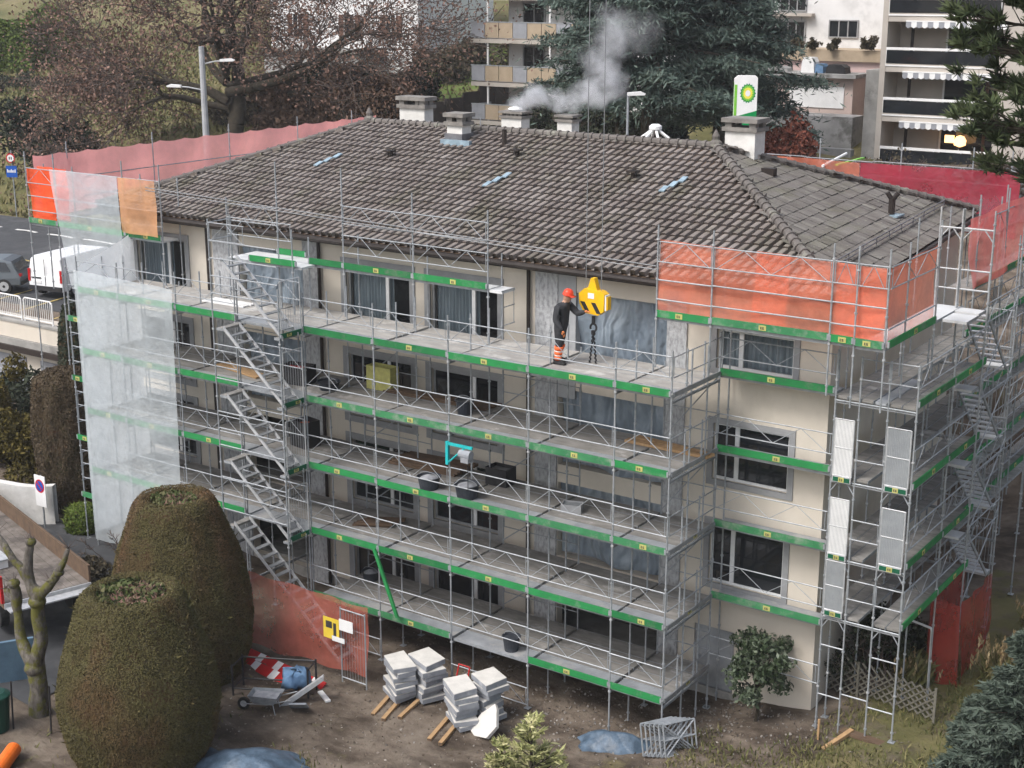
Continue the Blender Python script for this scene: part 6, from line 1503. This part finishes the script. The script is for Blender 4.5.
# --- background trees
ox_, oy_ = -53.5, 38.5
bare_tree('oak', 'huge spreading oak with withered brown leaves above the pink net', ox_, oy_, [((0, 0, 0), (0, 0, 1), 5.5, .62), ((0, 0, 3.2), (-.9, -.35, .26), 4.1, .34), ((0, 0, 3.8), (.95, .15, .35), 6.0, .33), ((0, 0, 4.6), (-.7, .4, .6), 4.5, .28), ((0, 0, 5), (.6, -.5, .6), 5.5, .28), ((0, 0, 4.2), (.75, .65, .25), 5.5, .26), ((0, 0, 2.8), (-.75, -.65, .32), 4.4, .24), ((0, 0, 5.2), (-.2, .2, 1), 5, .3), ((0, 0, 4.4), (-1, .1, .4), 4.2, .3), ((0, 0, 5.4), (.9, .3, .7), 6.0, .3)], 5, 'oakleaf', 44000, .15, lspread=.8, rmin=.022, seed=21, spread=.55, wob=.16, shrink=.76)
for (x, y, s, sd, lab, nl) in ((-59, 51, .75, 36, 'bare tree behind the middle of the oak', 2200),):
    bare_tree('bare_tree', lab, x, y, [((0, 0, 0), (0, 0, 1), 3.6*s, .22), ((0, 0, 2.2*s), (.7, .2, .7), 3.4*s, .13), ((0, 0, 2.4*s), (-.7, .1, .7), 3.4*s, .13), ((0, 0, 2.8*s), (.1, .6, .8), 3.2*s, .12)], 4, 'oakleaf', nl, .15, lspread=.7, rmin=.02, seed=sd, wob=.18)
for (x, y, rx, h, lab) in ((-66.3, 34.5, 3.2, 5.0, 'large dark evergreen bush by the road sign'),):
    leafy(lab, x, y, tz(x, y)-.2, blobs(14, rx*.75, h, .3, rx*.42, int(-x)), 'darkleaf', 'evergreen_bush', .26, 6500, 'bush', shell=.5)
hedge('long brown beech hedge along the slope behind the pink net', -56.5, -43.5, 44.5, 2.2, 2.6, 'beech', leaf=.26, n=15000, wave=.5, under='bark')
hedge('darker evergreen hedge on the slope above the beech hedge', -58, -45.5, 49.5, 1.8, 2.2, 'darkleaf', leaf=.26, n=9000, wave=.4, under='bark')
hedge('square clipped bright green hedge at the top left', -103, -93.3, 55.5, 3.2, 4.2, 'box_green', leaf=.24, n=13000, wave=.06, under='yew_under')
leafy('round clipped dark green bush behind the square hedge', -98.5, 60.5, tz(-98.5, 60.5), [(0, 0, 2.2, 2.6, 2.4, 2.3)], 'box_green', 'round_bush', .22, 5000, 'bush', shell=.1)
leafy('low twiggy bush on the slope below the square hedge', -88, 45, tz(-88, 45), blobs(7, 1.5, .5, .3, .7, 66), 'shrub', 'low_bush', .2, 1600, 'bush', shell=.9)
hedge('low dark row of bushes under the square hedge', -99, -76, 48.5, 1.4, .9, 'darkleaf', leaf=.2, n=5000, wave=.3, name='hedge', under='bark')
for k, (x, y, w, h, m, lab) in enumerate(((-48, 47.3, 2.0, 2.4, 'beech', 'brown rounded shrub at the right end of the beech hedge'), (-52.5, 63, 2.0, 2.2, 'shrub', 'tawny bare shrub below the dark parked car'), (-55.5, 52, 2.2, 2.2, 'beech', 'rusty shrub in front of the white house'), (-51.8, 41.4, 2.4, 1.8, 'beech', 'rusty brown shrubs directly behind the pink net'), (-57, 43, 2.2, 1.4, 'shrub', 'tangled brushwood beneath the oak'), (-50.5, 58, 2.4, 2.8, 'shrub', 'tall brushwood in front of the right end of the white house'), (-47.2, 63, 2.6, 3.2, 'shrub', 'grey-brown bush at the right corner of the white house'))):
    leafy(lab, x, y, tz(x, y)-.2, blobs(12, w*.8, h*.7, .4, w*.45, 100+k), m, 'shrub', .24, 3200, 'shrub', shell=.9)
# cedar
def cedar(name, label, x, y, H, R_, seed, n, nb=62, zmin=3.6, z0=None):
    zb = tz(x, y)-.3 if z0 is None else z0; t = thing(name, label, 'tree', (x, y, zb)); g = np.random.default_rng(seed); S = [((0, 0, 0), (.2, 0, H*.5), .62, .42), ((.2, 0, H*.5), (0, 0, H), .42, .06)]; P = []; A = []
    for k in range(nb):
        f = (k+.5)/nb; zc = zmin+(H-zmin)*f**.9; a = k*2.399+g.normal(0, .3); L = R_*(1-f*.80)*(.75+.45*g.random()); d = np.array([math.cos(a), math.sin(a), .10-.25*(1-f)+.1*g.random()])
        b = np.array([.15, 0, zc]); S.append((tuple(b), tuple(b+d*L*.55+[0, 0, .15]), .13*(1-f)+.05, .07)); S.append((tuple(b+d*L*.55+[0, 0, .15]), tuple(b+d*L), .06, .02))
        side = np.array([-math.sin(a), math.cos(a), 0])
        for q in range(8):
            u = .28+.75*g.random(); w = (g.random()-.5)*L*.62*(1.1-u*.6); c = b+d*L*u+side*w+np.array([0, 0, -.10*abs(w)+g.normal(0, .12)]); m_ = int(n/(nb*8))
            pp = c+g.normal(0, 1, (m_, 3))*np.array([.62, .62, .12])*(.6+.5*(1-f)); pp[:, 2] -= .18*((pp[:, 0]-c[0])**2+(pp[:, 1]-c[1])**2)
            P.append(pp); A.append(np.tile(d*.6+side*np.sign(w)*.5+[0, 0, -.15], (m_, 1)))
    link('trunk', segs_mesh(S, M['bark'], 'trunk', 8), t); link('crown', leaves(np.concatenate(P), .18, M['cedar'], aspect=5, jitter=.6, along=np.concatenate(A), flat=.25), t); return t
cedar('cedar', 'large blue-green cedar with layered boughs rising behind the ridge', -21.0, 36.0, 20, 6.2, 4, 170000, 96, 6.2)
cedar('cedar', 'second cedar right of the large one, reaching towards the green and white pylon', -18.2, 38.5, 16, 4.6, 14, 40000, 44)
leafy('red-brown shrub beside the tall green and white pylon', -14.0, 37.2, tz(-14.1, 37)-.1, blobs(16, 1.3, 2.6, 1.6, .8, 44), 'redshrub', 'red_shrub', .20, 5200, 'shrub', shell=.7)
bare_tree('bare_shrub', 'bare twiggy shrub on the bank below the right hand flats', -7.6, 37.5, [((k*.5-1, 0, 0), (q, .1, 1), 1.2, .06) for k, q in enumerate((-.5, -.2, .1, .4, .6))], 4, 'shrub', 900, .14, lspread=.3, rmin=.016, seed=51, cat='shrub')
bare_tree('bare_shrub', 'bare twiggy shrub under the lowest lit balcony', -3.9, 39.5, [((k*.5-1, 0, 0), (q, .1, 1), 1.0, .06) for k, q in enumerate((-.5, -.2, .1, .4, .6))], 4, 'shrub', 900, .14, lspread=.3, rmin=.016, seed=52, cat='shrub')
hedge('dark evergreen hedge in front of the pale flats behind the ridge', -33, -23, 42.6, 1.8, 2.2, 'darkleaf', leaf=.26, n=8000, wave=.3, under='bark')

# --- grass and litter that nobody could count
n = 70000; x = RNG.uniform(-14, 9, n); y = RNG.uniform(-10, 10, n)
keep = ((x > .5) & (y < 1.6) & (rn(n) < .9)) | ((x > 3.2) & (y < 12) & (rn(n) < .8)) | ((y < -5.2) & (x > -8.5) & (rn(n) < .55)) | ((x < -9.3) & (y < -2.9) & (rn(n) < .05))
keep &= np.sin(x*1.7+y*.9)+np.sin(x*.8-y*2.1)+RNG.normal(0, .5, n) > -.45
x, y = x[keep], y[keep]; P = np.stack([x, y, terr(x, y)+.05], -1)
o = link('grass', leaves(P, .085, M['grassblade'], aspect=6, jitter=.45, along=np.tile([0, 0, 1.], (len(P), 1)))); tag(o, None, None, kind='stuff')
n = 5200; x = RNG.uniform(-12, 5.5, n); y = RNG.uniform(-9, 3.0, n); P = np.stack([x, y, terr(x, y)+.012], -1)
o = link('litter', leaves(P, .055, M['moss'], aspect=1.5, jitter=.5, nrm=np.tile([0, 0, 1.], (n, 1)))); tag(o, None, None, kind='stuff')
n = 800; x = np.where(rn(n) < .2, RNG.uniform(.2, 3.4, n), RNG.uniform(-8.5, 1.5, n)); y = np.where(x > .2, RNG.uniform(1.0, 3.1, n), RNG.normal(.3, .9, n)); P = np.stack([x, y, terr(x, y)+.02], -1)
o = link('gravel', leaves(P, .07, M['clods'], aspect=1.2, jitter=1)); tag(o, None, None, kind='stuff')
n = 26000; x = RNG.uniform(-112, -36, n); y = RNG.uniform(27.5, 70, n); P = np.stack([x, y, terr(x, y)+.08], -1)
o = link('meadow_grass', leaves(P, .30, M['grassblade'], aspect=5, jitter=.5, along=np.tile([0, 0, 1.], (n, 1)))); tag(o, None, None, kind='stuff')
# ================================================================== BACKGROUND BUILDINGS
def win(parent, x0, x1, z0, z1, y, fr='white_frame', depth=.10, shutters=None, bars=1, glassm='glass_dark'):
    """window on a wall facing -y, local coordinates"""
    g = MB(); w = .07
    for a, b, c, d in ((x0-w, x0, z0-w, z1+w), (x1, x1+w, z0-w, z1+w), (x0, x1, z1, z1+w), (x0, x1, z0-w, z0)): g.box((a, y-depth, c), (b, y-.002, d), M[fr])
    for k in range(1, bars+1): xm = x0+(x1-x0)*k/(bars+1); g.box((xm-.035, y-depth*.8, z0), (xm+.035, y-.034, z1), M[fr])
    f = g.build('window', parent, world=False); BASE[f.name] = (0, 0, 0)
    MB().box((x0, y-.03, z0), (x1, y-.004, z1), M[glassm]).build('pane', f, world=False)
    if shutters:
        for (a, b) in ((x0-w-.55, x0-w-.02), (x1+w+.02, x1+w+.55)): MB().box((a, y-.06, z0), (b, y-.01, z1), M[shutters]).build('shutter', f, world=False)
    return f
# right hand flats, sand coloured, dark glass balconies and striped awnings
B1 = thing('apartment_building', 'sand coloured flats with dark glass balconies and scalloped awnings at the upper right', 'building', (-12.8, 46.9, 6.5), R(1))
zb = 6.5; W1 = 5.8
g = MB(); g.box((-.2, 2.0, 0), (16, 12, 19), M['beige_wall']); g.box((W1+.1, -.1, 0), (16, 1.99, 19), M['beige_wall']); g.box((-.35, -.05, 0), (-.05, 1.99, 19), M['beige_wall']); g.build('wall', B1, world=False)
lit = None
for k, zr_ in enumerate((9.97, 12.56, 15.15, 17.74, 20.3)):
    z = zr_-zb
    g = MB(); g.box((0, -.15, z-1.3), (W1, 1.98, z-.87), M['beige_wall']); sl_ = g.build('balcony', B1, world=False); BASE[sl_.name] = (0, 0, 0)
    g = MB(); g.box((.02, -.17, z-.85), (W1-.02, -.13, z-.2), M['glass_dark']); g.build('glass_panel', sl_, world=False)
    g = MB(); g.box((0, -.2, z-.16), (W1, -.08, z-.03), M['white']); g.box((0, -.19, z-1.0), (W1, -.1, z-.93), M['white'])
    for i in range(5): g.box((W1*i/4-.03, -.12, z-.95), (W1*i/4+.03, -.08, z-.1), M['white'])
    g.build('railing', sl_, world=False)
    f = MB(); f.box((2.6, 1.93, z-1.0), (5.7, 1.99, z+1.0), M['glass_dark']).build('pane', B1, world=False)
    g = MB(); g.box((2.5, 1.90, z-1.0), (2.6, 1.995, z+1.05), M['white_frame']); g.box((4.8, 1.90, z-1.0), (4.95, 1.929, z+1.05), M['shutter']); g.box((2.5, 1.90, z+1.051), (4.95, 1.929, z+1.12), M['white_frame']); g.build('window_frame', B1, world=False)
    MB().tube((.9, 1.2, z-1.0), (.9, 1.2, z+1.1), .09, M['fascia'], 8).build('downpipe', B1, world=False)
    g = MB(); n = 18; aw = zr_-zb-1.60
    for i in range(n):
        x0 = 1.0+i*.29; m = M['white'] if i % 2 else M['rail_grey']
        g.prism([(x0, aw+.30), (x0+.289, aw+.30), (x0+.289, aw+.05), (x0+.145, aw-.03), (x0, aw+.05)], 'y', -.32, -.30, m)
    g.box((1.0, -.33, aw+.301), (1.0+n*.29, -.05, aw+.36), M['white']); g.build('awning', B1, world=False)
for k in range(2): win(B1, 9+k*3.2, 10.6+k*3.2, 6, 7.6, -.1)
t = thing('lit_lamp', 'warm glowing lamp on the lowest balcony of the sand coloured flats', 'lamp', (-8.95, 48.0, 9.9))
ml = bpy.data.materials.new('warm_lamp_glow'); ml.use_nodes = True; b_ = ml.node_tree.nodes['Principled BSDF']; b_.inputs['Emission Color'].default_value = (1, .55, .22, 1); b_.inputs['Emission Strength'].default_value = 1.6; b_.inputs['Base Color'].default_value = (.9, .6, .3, 1); M['lamp'] = ml
MB().lathe([(.05, 0), (.30, .1), (.32, .35), (.2, .55), (0, .62)], (-8.9, 48.0, 10.0), M['lamp'], 16).build('shade', t); MB().tube((-8.95, 48, 8.9), (-8.95, 48, 9.9), .03, M['steel'], 6).build('stem', t)
MB().box((-9.7, 47.9, 10.2), (-9.2, 47.95, 10.6), M['lamp']).build('lit_panel', t)
# white building with pink base
B2 = thing('apartment_building', 'white house with planted terrace above a pink base at the upper right', 'building', (-31.0, 52.0, 7.5), R(1))
g = MB(); g.box((6.4, 2.5, 5.2), (20.5, 12, 20), M['white_wall']); g.box((15.9, .8, 3.5), (19.4, 2.49, 7.0), M['white_wall']); g.build('wall', B2, world=False)
g = MB(); g.box((8.0, .0, 0), (17.6, 2.49, 6.5), M['pink_wall']); g.build('base', B2, world=False)
g = MB(); g.box((9.1, -.25, 6.51), (15.88, 2.49, 7.15), M['rail_tan']); g.build('terrace_planter', B2, world=False)
g = MB(); g.box((17.7, -1.2, 0), (19.9, 2.48, 8.2), M['concrete']); g.box((17.4, -.6, 9.4), (21.2, 2.48, 10.8), M['beige_wall']); g.build('side_block', B2, world=False)
for (x0, x1, z0, z1) in ((8.5, 10.1, 7.2, 8.6), (11.7, 13.4, 7.8, 8.7), (8.5, 10.1, 9.3, 10.8), (12.1, 13.8, 10.6, 11.6)): win(B2, x0, x1, z0, z1, 2.5, 'surround', bars=2)
MB().box((7.8, 2.0, 8.95), (10.7, 2.49, 9.12), M['beige_wall']).build('ledge', B2, world=False)
win(B2, 20.0, 21.6, 7.0, 8.9, 2.5, 'surround')
# low garage in front with white roller door, flat roof and clutter
B3 = thing('garage', 'peach coloured garage with a white roller door and a cluttered flat roof', 'garage', (-28.5, 50.0, 7.0), R(1))
g = MB(); g.box((6.4, 0, 0), (12.6, 1.9, 6.2), M['peach_wall']); g.build('wall', B3, world=False)
MB().box((6.3, -.5, 6.202), (12.9, 1.9, 6.42), M['grey_wall']).build('roof', B3, world=False)
d_ = MB().box((8.8, -.06, 4.5), (12.1, -.003, 5.7), M['white']).build('door', B3, world=False)
MB().box((8.0, -1.9, -.5), (13.4, -.10, 4.2), M['grey_wall']).build('forecourt_wall', B3, world=False)
for (x, y, w, h, m, lab, cat) in ((11.0, .6, .8, .85, 'white', 'pale boxy cupboard standing on the cluttered garage roof', 'cupboard'), (11.7, .6, .5, .5, 'blue_cloth', 'blue bundle next to the cupboard on the garage roof', 'bundle'), (12.7, .6, 1.2, .5, 'black', 'long black covered heap at the right end of the garage roof', 'heap'), (8.9, .6, 1.8, .3, 'grey_wall', 'grey clutter at the left end of the garage roof', 'clutter')):
    o = MB().prism([(-w/2, 0), (w/2, 0), (w/2*.9, h*.7), (w/2*.55, h), (-w/2*.7, h), (-w/2*.95, h*.6)], 'y', -.4, .4, M[m]).build('roof_clutter' if cat != 'cupboard' else 'cupboard'); o.location = (-28.5+x-1.2, 50.0+y, 13.425); tag(o, lab, cat)
for k, (dx, h) in enumerate(((9.5, .8), (10.8, .9), (11.8, .7), (13.2, .8), (15.2, 1.0))):
    leafy(('leftmost', 'second from the left', 'middle', 'second from the right', 'rightmost')[k]+' plant on the terrace of the white house with the pink base', -31+dx, 51.95, 14.62, blobs(5, .3, h*.5, .15, .25, 70+k), 'shrub', 'terrace_plant', .16, 500, 'plant', shell=.9, group='plants on the white house terrace')
g = MB(); g.box((-13.9, 46.9, 6), (-12.95, 48.4, 13.9), M['concrete']); tag(g.build('gate_pillar', loc=(-13.6, 47, 6)), 'stained concrete wall block between the pink base and the sand coloured flats', 'wall')
g = MB(); g.box((-17.8, 46.9, 5), (-14.5, 47.4, 9.6), M['grey_wall']); tag(g.build('retaining_wall', loc=(-16, 47, 5)), 'grey stained retaining wall along the service road', 'wall')
# pale flats, centre
B4 = thing('apartment_building', 'pale flats with tan balcony panels behind the ridge, left of the cedar', 'building', (-39.2, 46.6, 7.5), R(1))
zb = 7.5
g = MB(); g.box((.8, 2.0, 0), (13, 12, 18), M['white_wall']); g.build('wall', B4, world=False)
for k, zs in enumerate((7.3, 9.95, 12.35, 15.0, 17.6)):
    z = zs-zb; g = MB(); g.box((-.6, -.2, z-.25), (9, 1.99, z), M['beige_wall']); s_ = g.build('balcony', B4, world=False); BASE[s_.name] = (0, 0, 0)
    g = MB()
    for i in range(9): g.box((-.55+i*1.05, -.22, z+.08), (-.55+i*1.05+1.0, -.17, z+1.0), M['rail_tan' if i % 3 else 'rail_grey'])
    g.box((-.58, -.16, z+.08), (-.53, 1.95, z+1.0), M['rail_grey']); g.box((-.6, -.24, z+1.001), (8.9, -.15, z+1.06), M['steel']); g.build('railing', s_, world=False)
    for (x0, x1) in ((2.0, 3.5), (6.5, 8.0)): win(B4, x0, x1, z+.1, z+2.1, 2.0, 'surround', bars=1)
    for x in (.6, 5.2): MB().tube((x, -.05, z), (x, -.05, z+2.4), .07, M['white'], 8).build('column', B4, world=False)
# white house behind the oak
B5 = thing('house', 'white house with brown shutters half hidden by the oak', 'house', (-71, 61.0, 10.5), R(0))
g = MB(); g.box((0, 0, 0), (15.5, 10, 11.5), M['white_wall']); g.box((2, -3, 0), (12, -.01, 2.6), M['grey_wall']); g.build('wall', B5, world=False)
MB().box((1.8, -3.3, 2.602), (12.3, -.02, 2.8), M['concrete']).build('porch_roof', B5, world=False)
for (x0, x1) in ((2.6, 3.6), (8.1, 9.1), (12.4, 13.3)):
    for z0 in (3.6, 7.2): win(B5, x0, x1, z0, z0+1.8, 0, 'white_frame', shutters='shutter')
MB().prism([(-.8, 11.5), (16.3, 11.5), (16.3, 11.8), (7.7, 15), (-.8, 11.8)], 'y', -.8, 10.8, M['tile']).build('roof', B5, world=False)
for (x, y, w, h, lab, m) in ((-84, 84, 11, 8, 'pale house high on the slope at the top left', 'white_wall'), (-38, 84, 14, 9, 'grey-beige house above the high lane behind the pale flats', 'beige_wall')):
    t = thing('house', lab, 'house', (x, y, tz(x, y)-1)); g = MB(); g.box((0, 0, 0), (w, 8, h), M[m]); g.build('wall', t, world=False)
    MB().prism([(-.6, h+.002), (w+.6, h+.002), (w/2, h+3)], 'y', -.6, 8.6, M['shutter']).build('roof', t, world=False)
    for x0 in (1.5, 5, 8.5):
        if x0+1.5 < w: win(t, x0, x0+1.4, 2.5, 4.2, 0); win(t, x0, x0+1.4, 5.4, 7, 0)
# brown fence between garden and flats
t = thing('garden_fence', 'tall brown plank fence running back beside the pale flats', 'fence', (-41.2, 47, 8.8))
for k in range(7):
    y0, y1 = 43.8+k*1.8, 43.8+k*1.8+1.76; z = tz(-41.2, y0)-.3; MB().box((-41.25, y0, z), (-41.17, y1, z+2.6), M['fence_brown']).build('panel', t)
    MB().box((-41.30, y1-.02, z), (-41.12, y1+.06, z+2.7), M['fence_brown']).build('post', t)
tag(MB().box((-44.2, 55.0, tz(-44, 55)+.3), (-42.0, 56.0, tz(-44, 55)+.42), M['white']).box((-44.0, 55.2, tz(-44, 55)-.2), (-43.9, 55.8, tz(-44, 55)+.299), M['white']).box((-42.3, 55.2, tz(-44, 55)-.2), (-42.2, 55.8, tz(-44, 55)+.299), M['white']).build('garden_table', loc=(-43, 55.5, tz(-44, 55))), 'low white garden table on the bright lawn left of the pale flats', 'table')

# ================================================================== STREET FURNITURE
def lamp(label, x, y, h, arms, z=None, r=.09, m='steel', concrete=False):
    zb = tz(x, y) if z is None else z; t = thing('street_lamp', label, 'street lamp', (x, y, zb))
    MB().tube((x, y, zb-.2), (x, y, zb+h), r*1.3, M[m], 10, r*.8).build('pole', t)
    for (dx, dy, hh) in arms:
        MB().path([(x, y, zb+hh-.1), (x+dx*.6, y+dy*.6, zb+hh+.05), (x+dx, y+dy, zb+hh+.08)], .035, M['alu'], 6).build('arm', t)
        a = math.atan2(dy, dx); T = Matrix.Translation((x+dx, y+dy, zb+hh+.04)) @ Matrix.Rotation(a, 4, 'Z')
        g = MB(); g.prism([(-.15, 0), (.55, .02), (.6, .08), (.4, .16), (-.15, .12)], 'y', -.14, .14, M['white'], T); g.build('lamp_head', t)
lamp('thick grey street pole with two lamps in front of the oak', -40.6, 24.2, 11.0, ((-1.1, -.7, 8.9), (.9, .6, 10.2)), r=.17, m='greyplaster')
lamp('slender white-headed street lamp behind the ridge, right of the smoke', -14.95, 23.4, 9.75, ((.10, .07, 9.72),), r=.06)
t = thing('road_sign', 'blue town sign under a round red-edged sign on a post by the road', 'sign', (-60.8, 27.1, tz(-60.8, 27.1)))
z = tz(-60.8, 27.1); MB().tube((-60.8, 27.1, z-.1), (-60.8, 27.1, z+4.1), .04, M['steel'], 8).build('pole', t)
T = Matrix.Translation((-60.8, 27.03, z)) @ Matrix.Rotation(R(25), 4, 'Z'); g = MB(); g.box((-.36, -.02, 2.45), (.36, .0, 3.15), M['sign_blue'], T)
g.build('panel', t); g = MB()
for i in range(7): g.box((-.29+i*.085, -.027, 2.74), (-.235+i*.085, -.0205, 2.74+(.14 if i % 3 else .2)), M['white'], T)
g.build('lettering', t)
g = MB(); g.tube(T @ Vector((0, 0, 3.62)), T @ Vector((0, -.02, 3.62)), .30, M['sign_red'], 20); g.tube(T @ Vector((0, -.021, 3.62)), T @ Vector((0, -.026, 3.62)), .22, M['white'], 20)
g.box((-.10, -.033, 3.54), (-.03, -.027, 3.70), M['ink'], T); g.box((.03, -.033, 3.54), (.10, -.027, 3.70), M['ink'], T); g.build('disc', t)
# petrol station pylon: green and white with a sunburst flower
px_, py_, pz_ = -13.6, 31.6, 6.0
t = thing('sign_pylon', 'tall green and white petrol station pylon with a sunburst flower above the right chimney', 'sign', (px_, py_, pz_), R(28))
H_ = 8.35
g = MB(); g.prism([(-.52, 3.2), (.52, 3.35), (.52, H_-.05), (.42, H_+.04), (-.35, H_+.04), (-.52, H_-.1)], 'y', -.22, .22, M['white']); g.build('body', t, world=False)
g = MB(); g.prism([(-.52, 0), (.52, 0), (.52, 6.85), (-.52, 6.55)], 'y', -.2205-.004, .2245, M['pylon_green']); g.build('base', t, world=False)
g = MB(); g.box((-.5245, -.12, 0), (-.5205, .12, H_-.25), M['pylon_lime']); g.box((-.50, -.2285, 6.4), (-.38, -.2247, H_-.35), M['pylon_lime']) ; g.build('stripe', t, world=False)
g = MB(); c = (.10, 7.62)
for r, n, m, yy in ((.36, 18, 'pylon_green', -.226), (.30, 18, 'pylon_lime', -.230), (.22, 18, 'pylon_yellow', -.234), (.12, 18, 'white', -.238)):
    pts = []
    for i in range(n*2):
        a = 2*math.pi*i/(n*2); q = r*(1.0 if i % 2 == 0 else .84); pts.append((c[0]+q*math.cos(a), c[1]+q*1.25*math.sin(a)))
    g.prism(pts, 'y', yy, yy+.0035, M[m])
g.build('emblem', t, world=False)

# ================================================================== SMOKE from the flue chimney
def smoke():
    me = MB().box((-12.6, 10.1, 14.35), (-6.8, 12.7, 18.2), M['white']).mesh('smoke', (-11.7, 11, 14.8)); me.materials.clear()
    m = bpy.data.materials.new('chimney_smoke'); m.use_nodes = True; nt = m.node_tree; nt.nodes.remove(nt.nodes['Principled BSDF']); o = nt.nodes['Material Output']
    pos = N(nt, 'ShaderNodeNewGeometry').outputs['Position']
    nz = noise(nt, .9, 4, .6, vec=pos); sub = N(nt, 'ShaderNodeVectorMath', operation='SUBTRACT'); lk(nt, nz.outputs['Color'], sub.inputs[0]); sub.inputs[1].default_value = (.5, .5, .5)
    sc = N(nt, 'ShaderNodeVectorMath', operation='SCALE'); lk(nt, sub.outputs[0], sc.inputs[0]); sc.inputs['Scale'].default_value = 1.5
    ad = N(nt, 'ShaderNodeVectorMath', operation='ADD'); lk(nt, pos, ad.inputs[0]); lk(nt, sc.outputs[0], ad.inputs[1]); acc = None
    for (x, y, z, r, w) in ((-11.8, 11, 14.55, .30, 3.0), (-11.2, 11, 14.8, .42, 2.6), (-10.5, 11.1, 14.75, .42, 2.0), (-9.8, 11.2, 14.8, .48, 1.5), (-9.2, 11.3, 15.0, .55, 1.3), (-8.7, 11.4, 15.4, .60, 1.1), (-9.1, 11.4, 16.0, .62, .7), (-8.6, 11.5, 16.6, .62, .8), (-8.7, 11.6, 17.2, .6, .4), (-8.0, 11.6, 16.9, .7, .25)):
        d = N(nt, 'ShaderNodeVectorMath', operation='DISTANCE'); lk(nt, ad.outputs[0], d.inputs[0]); d.inputs[1].default_value = (x, y, z)
        mr = N(nt, 'ShaderNodeMapRange'); mr.inputs['From Min'].default_value = 0; mr.inputs['From Max'].default_value = r*1.25; mr.inputs['To Min'].default_value = w; mr.inputs['To Max'].default_value = 0; lk(nt, d.outputs['Value'], mr.inputs['Value'])
        if acc is None: acc = mr.outputs[0]
        else:
            a = N(nt, 'ShaderNodeMath', operation='MAXIMUM'); lk(nt, acc, a.inputs[0]); lk(nt, mr.outputs[0], a.inputs[1]); acc = a.outputs[0]
    n2 = noise(nt, 2.2, 5, .65, vec=pos); r2 = N(nt, 'ShaderNodeMapRange'); r2.inputs['From Min'].default_value = .38; r2.inputs['From Max'].default_value = .62; r2.inputs['To Min'].default_value = .25; r2.inputs['To Max'].default_value = 2.6; lk(nt, n2.outputs['Fac'], r2.inputs['Value'])
    mu = N(nt, 'ShaderNodeMath', operation='MULTIPLY'); lk(nt, acc, mu.inputs[0]); lk(nt, r2.outputs[0], mu.inputs[1])
    pv = N(nt, 'ShaderNodeVolumePrincipled'); pv.inputs['Color'].default_value = (.93, .94, .97, 1); pv.inputs['Anisotropy'].default_value = .1; lk(nt, mu.outputs[0], pv.inputs['Density']); lk(nt, pv.outputs[0], o.inputs['Volume'])
    me.materials.append(m); ob = link('smoke', me, None, (-11.7, 11, 14.8)); tag(ob, 'pale smoke drifting right from the chimney behind the ridge', 'smoke', kind='stuff')
smoke()

tag(MB().tube((-4.75, 19.7, 12.15), (-5.05, 22.6, 12.3), .05, M['white'], 8).build('beam', loc=(-4.8, 20, 12)), 'white tube poking out over the orange net behind the roof', 'tube')
tag(MB().box((-4.38, 19.95, 12.16), (-4.28, 22.5, 12.22), M['pylon_lime']).build('strap', loc=(-4.3, 20, 12)), 'lime yellow strap beside the white tube over the orange net', 'strap')

# lawn beside the pale flats
def lawn():
    xs, ys = np.linspace(-60, -41.5, 20), np.linspace(53, 72, 20); gx, gy = np.meshgrid(xs, ys); z = terr(gx, gy)+.10
    i = (np.arange(19)[None, :]+np.arange(19)[:, None]*20).ravel()
    M['lawn'] = mat('fresh_lawn', (.10, .16, .03), (.13, .17, .045), .8, .95, c3=(.16, .15, .06), s3=.3)
    tag(link('lawn', npmesh('lawn', np.stack([gx, gy, z], -1).reshape(-1, 3), np.stack([i, i+1, i+21, i+20], 1), M['lawn'], smooth=True)), None, None, kind='structure')
lawn()

def haze():
    me = MB().box((-300, -60, -6), (80, 260, 75), M['white']).mesh('haze'); me.materials.clear()
    m = bpy.data.materials.new('thin_winter_haze'); m.use_nodes = True; nt = m.node_tree; nt.nodes.remove(nt.nodes['Principled BSDF'])
    pv = N(nt, 'ShaderNodeVolumePrincipled'); pv.inputs['Color'].default_value = (.92, .94, 1, 1); pv.inputs['Density'].default_value = .0003
    lk(nt, pv.outputs[0], nt.nodes['Material Output'].inputs['Volume']); me.materials.append(m)
    tag(link('haze', me), None, None, kind='stuff')
if HAZE: haze()
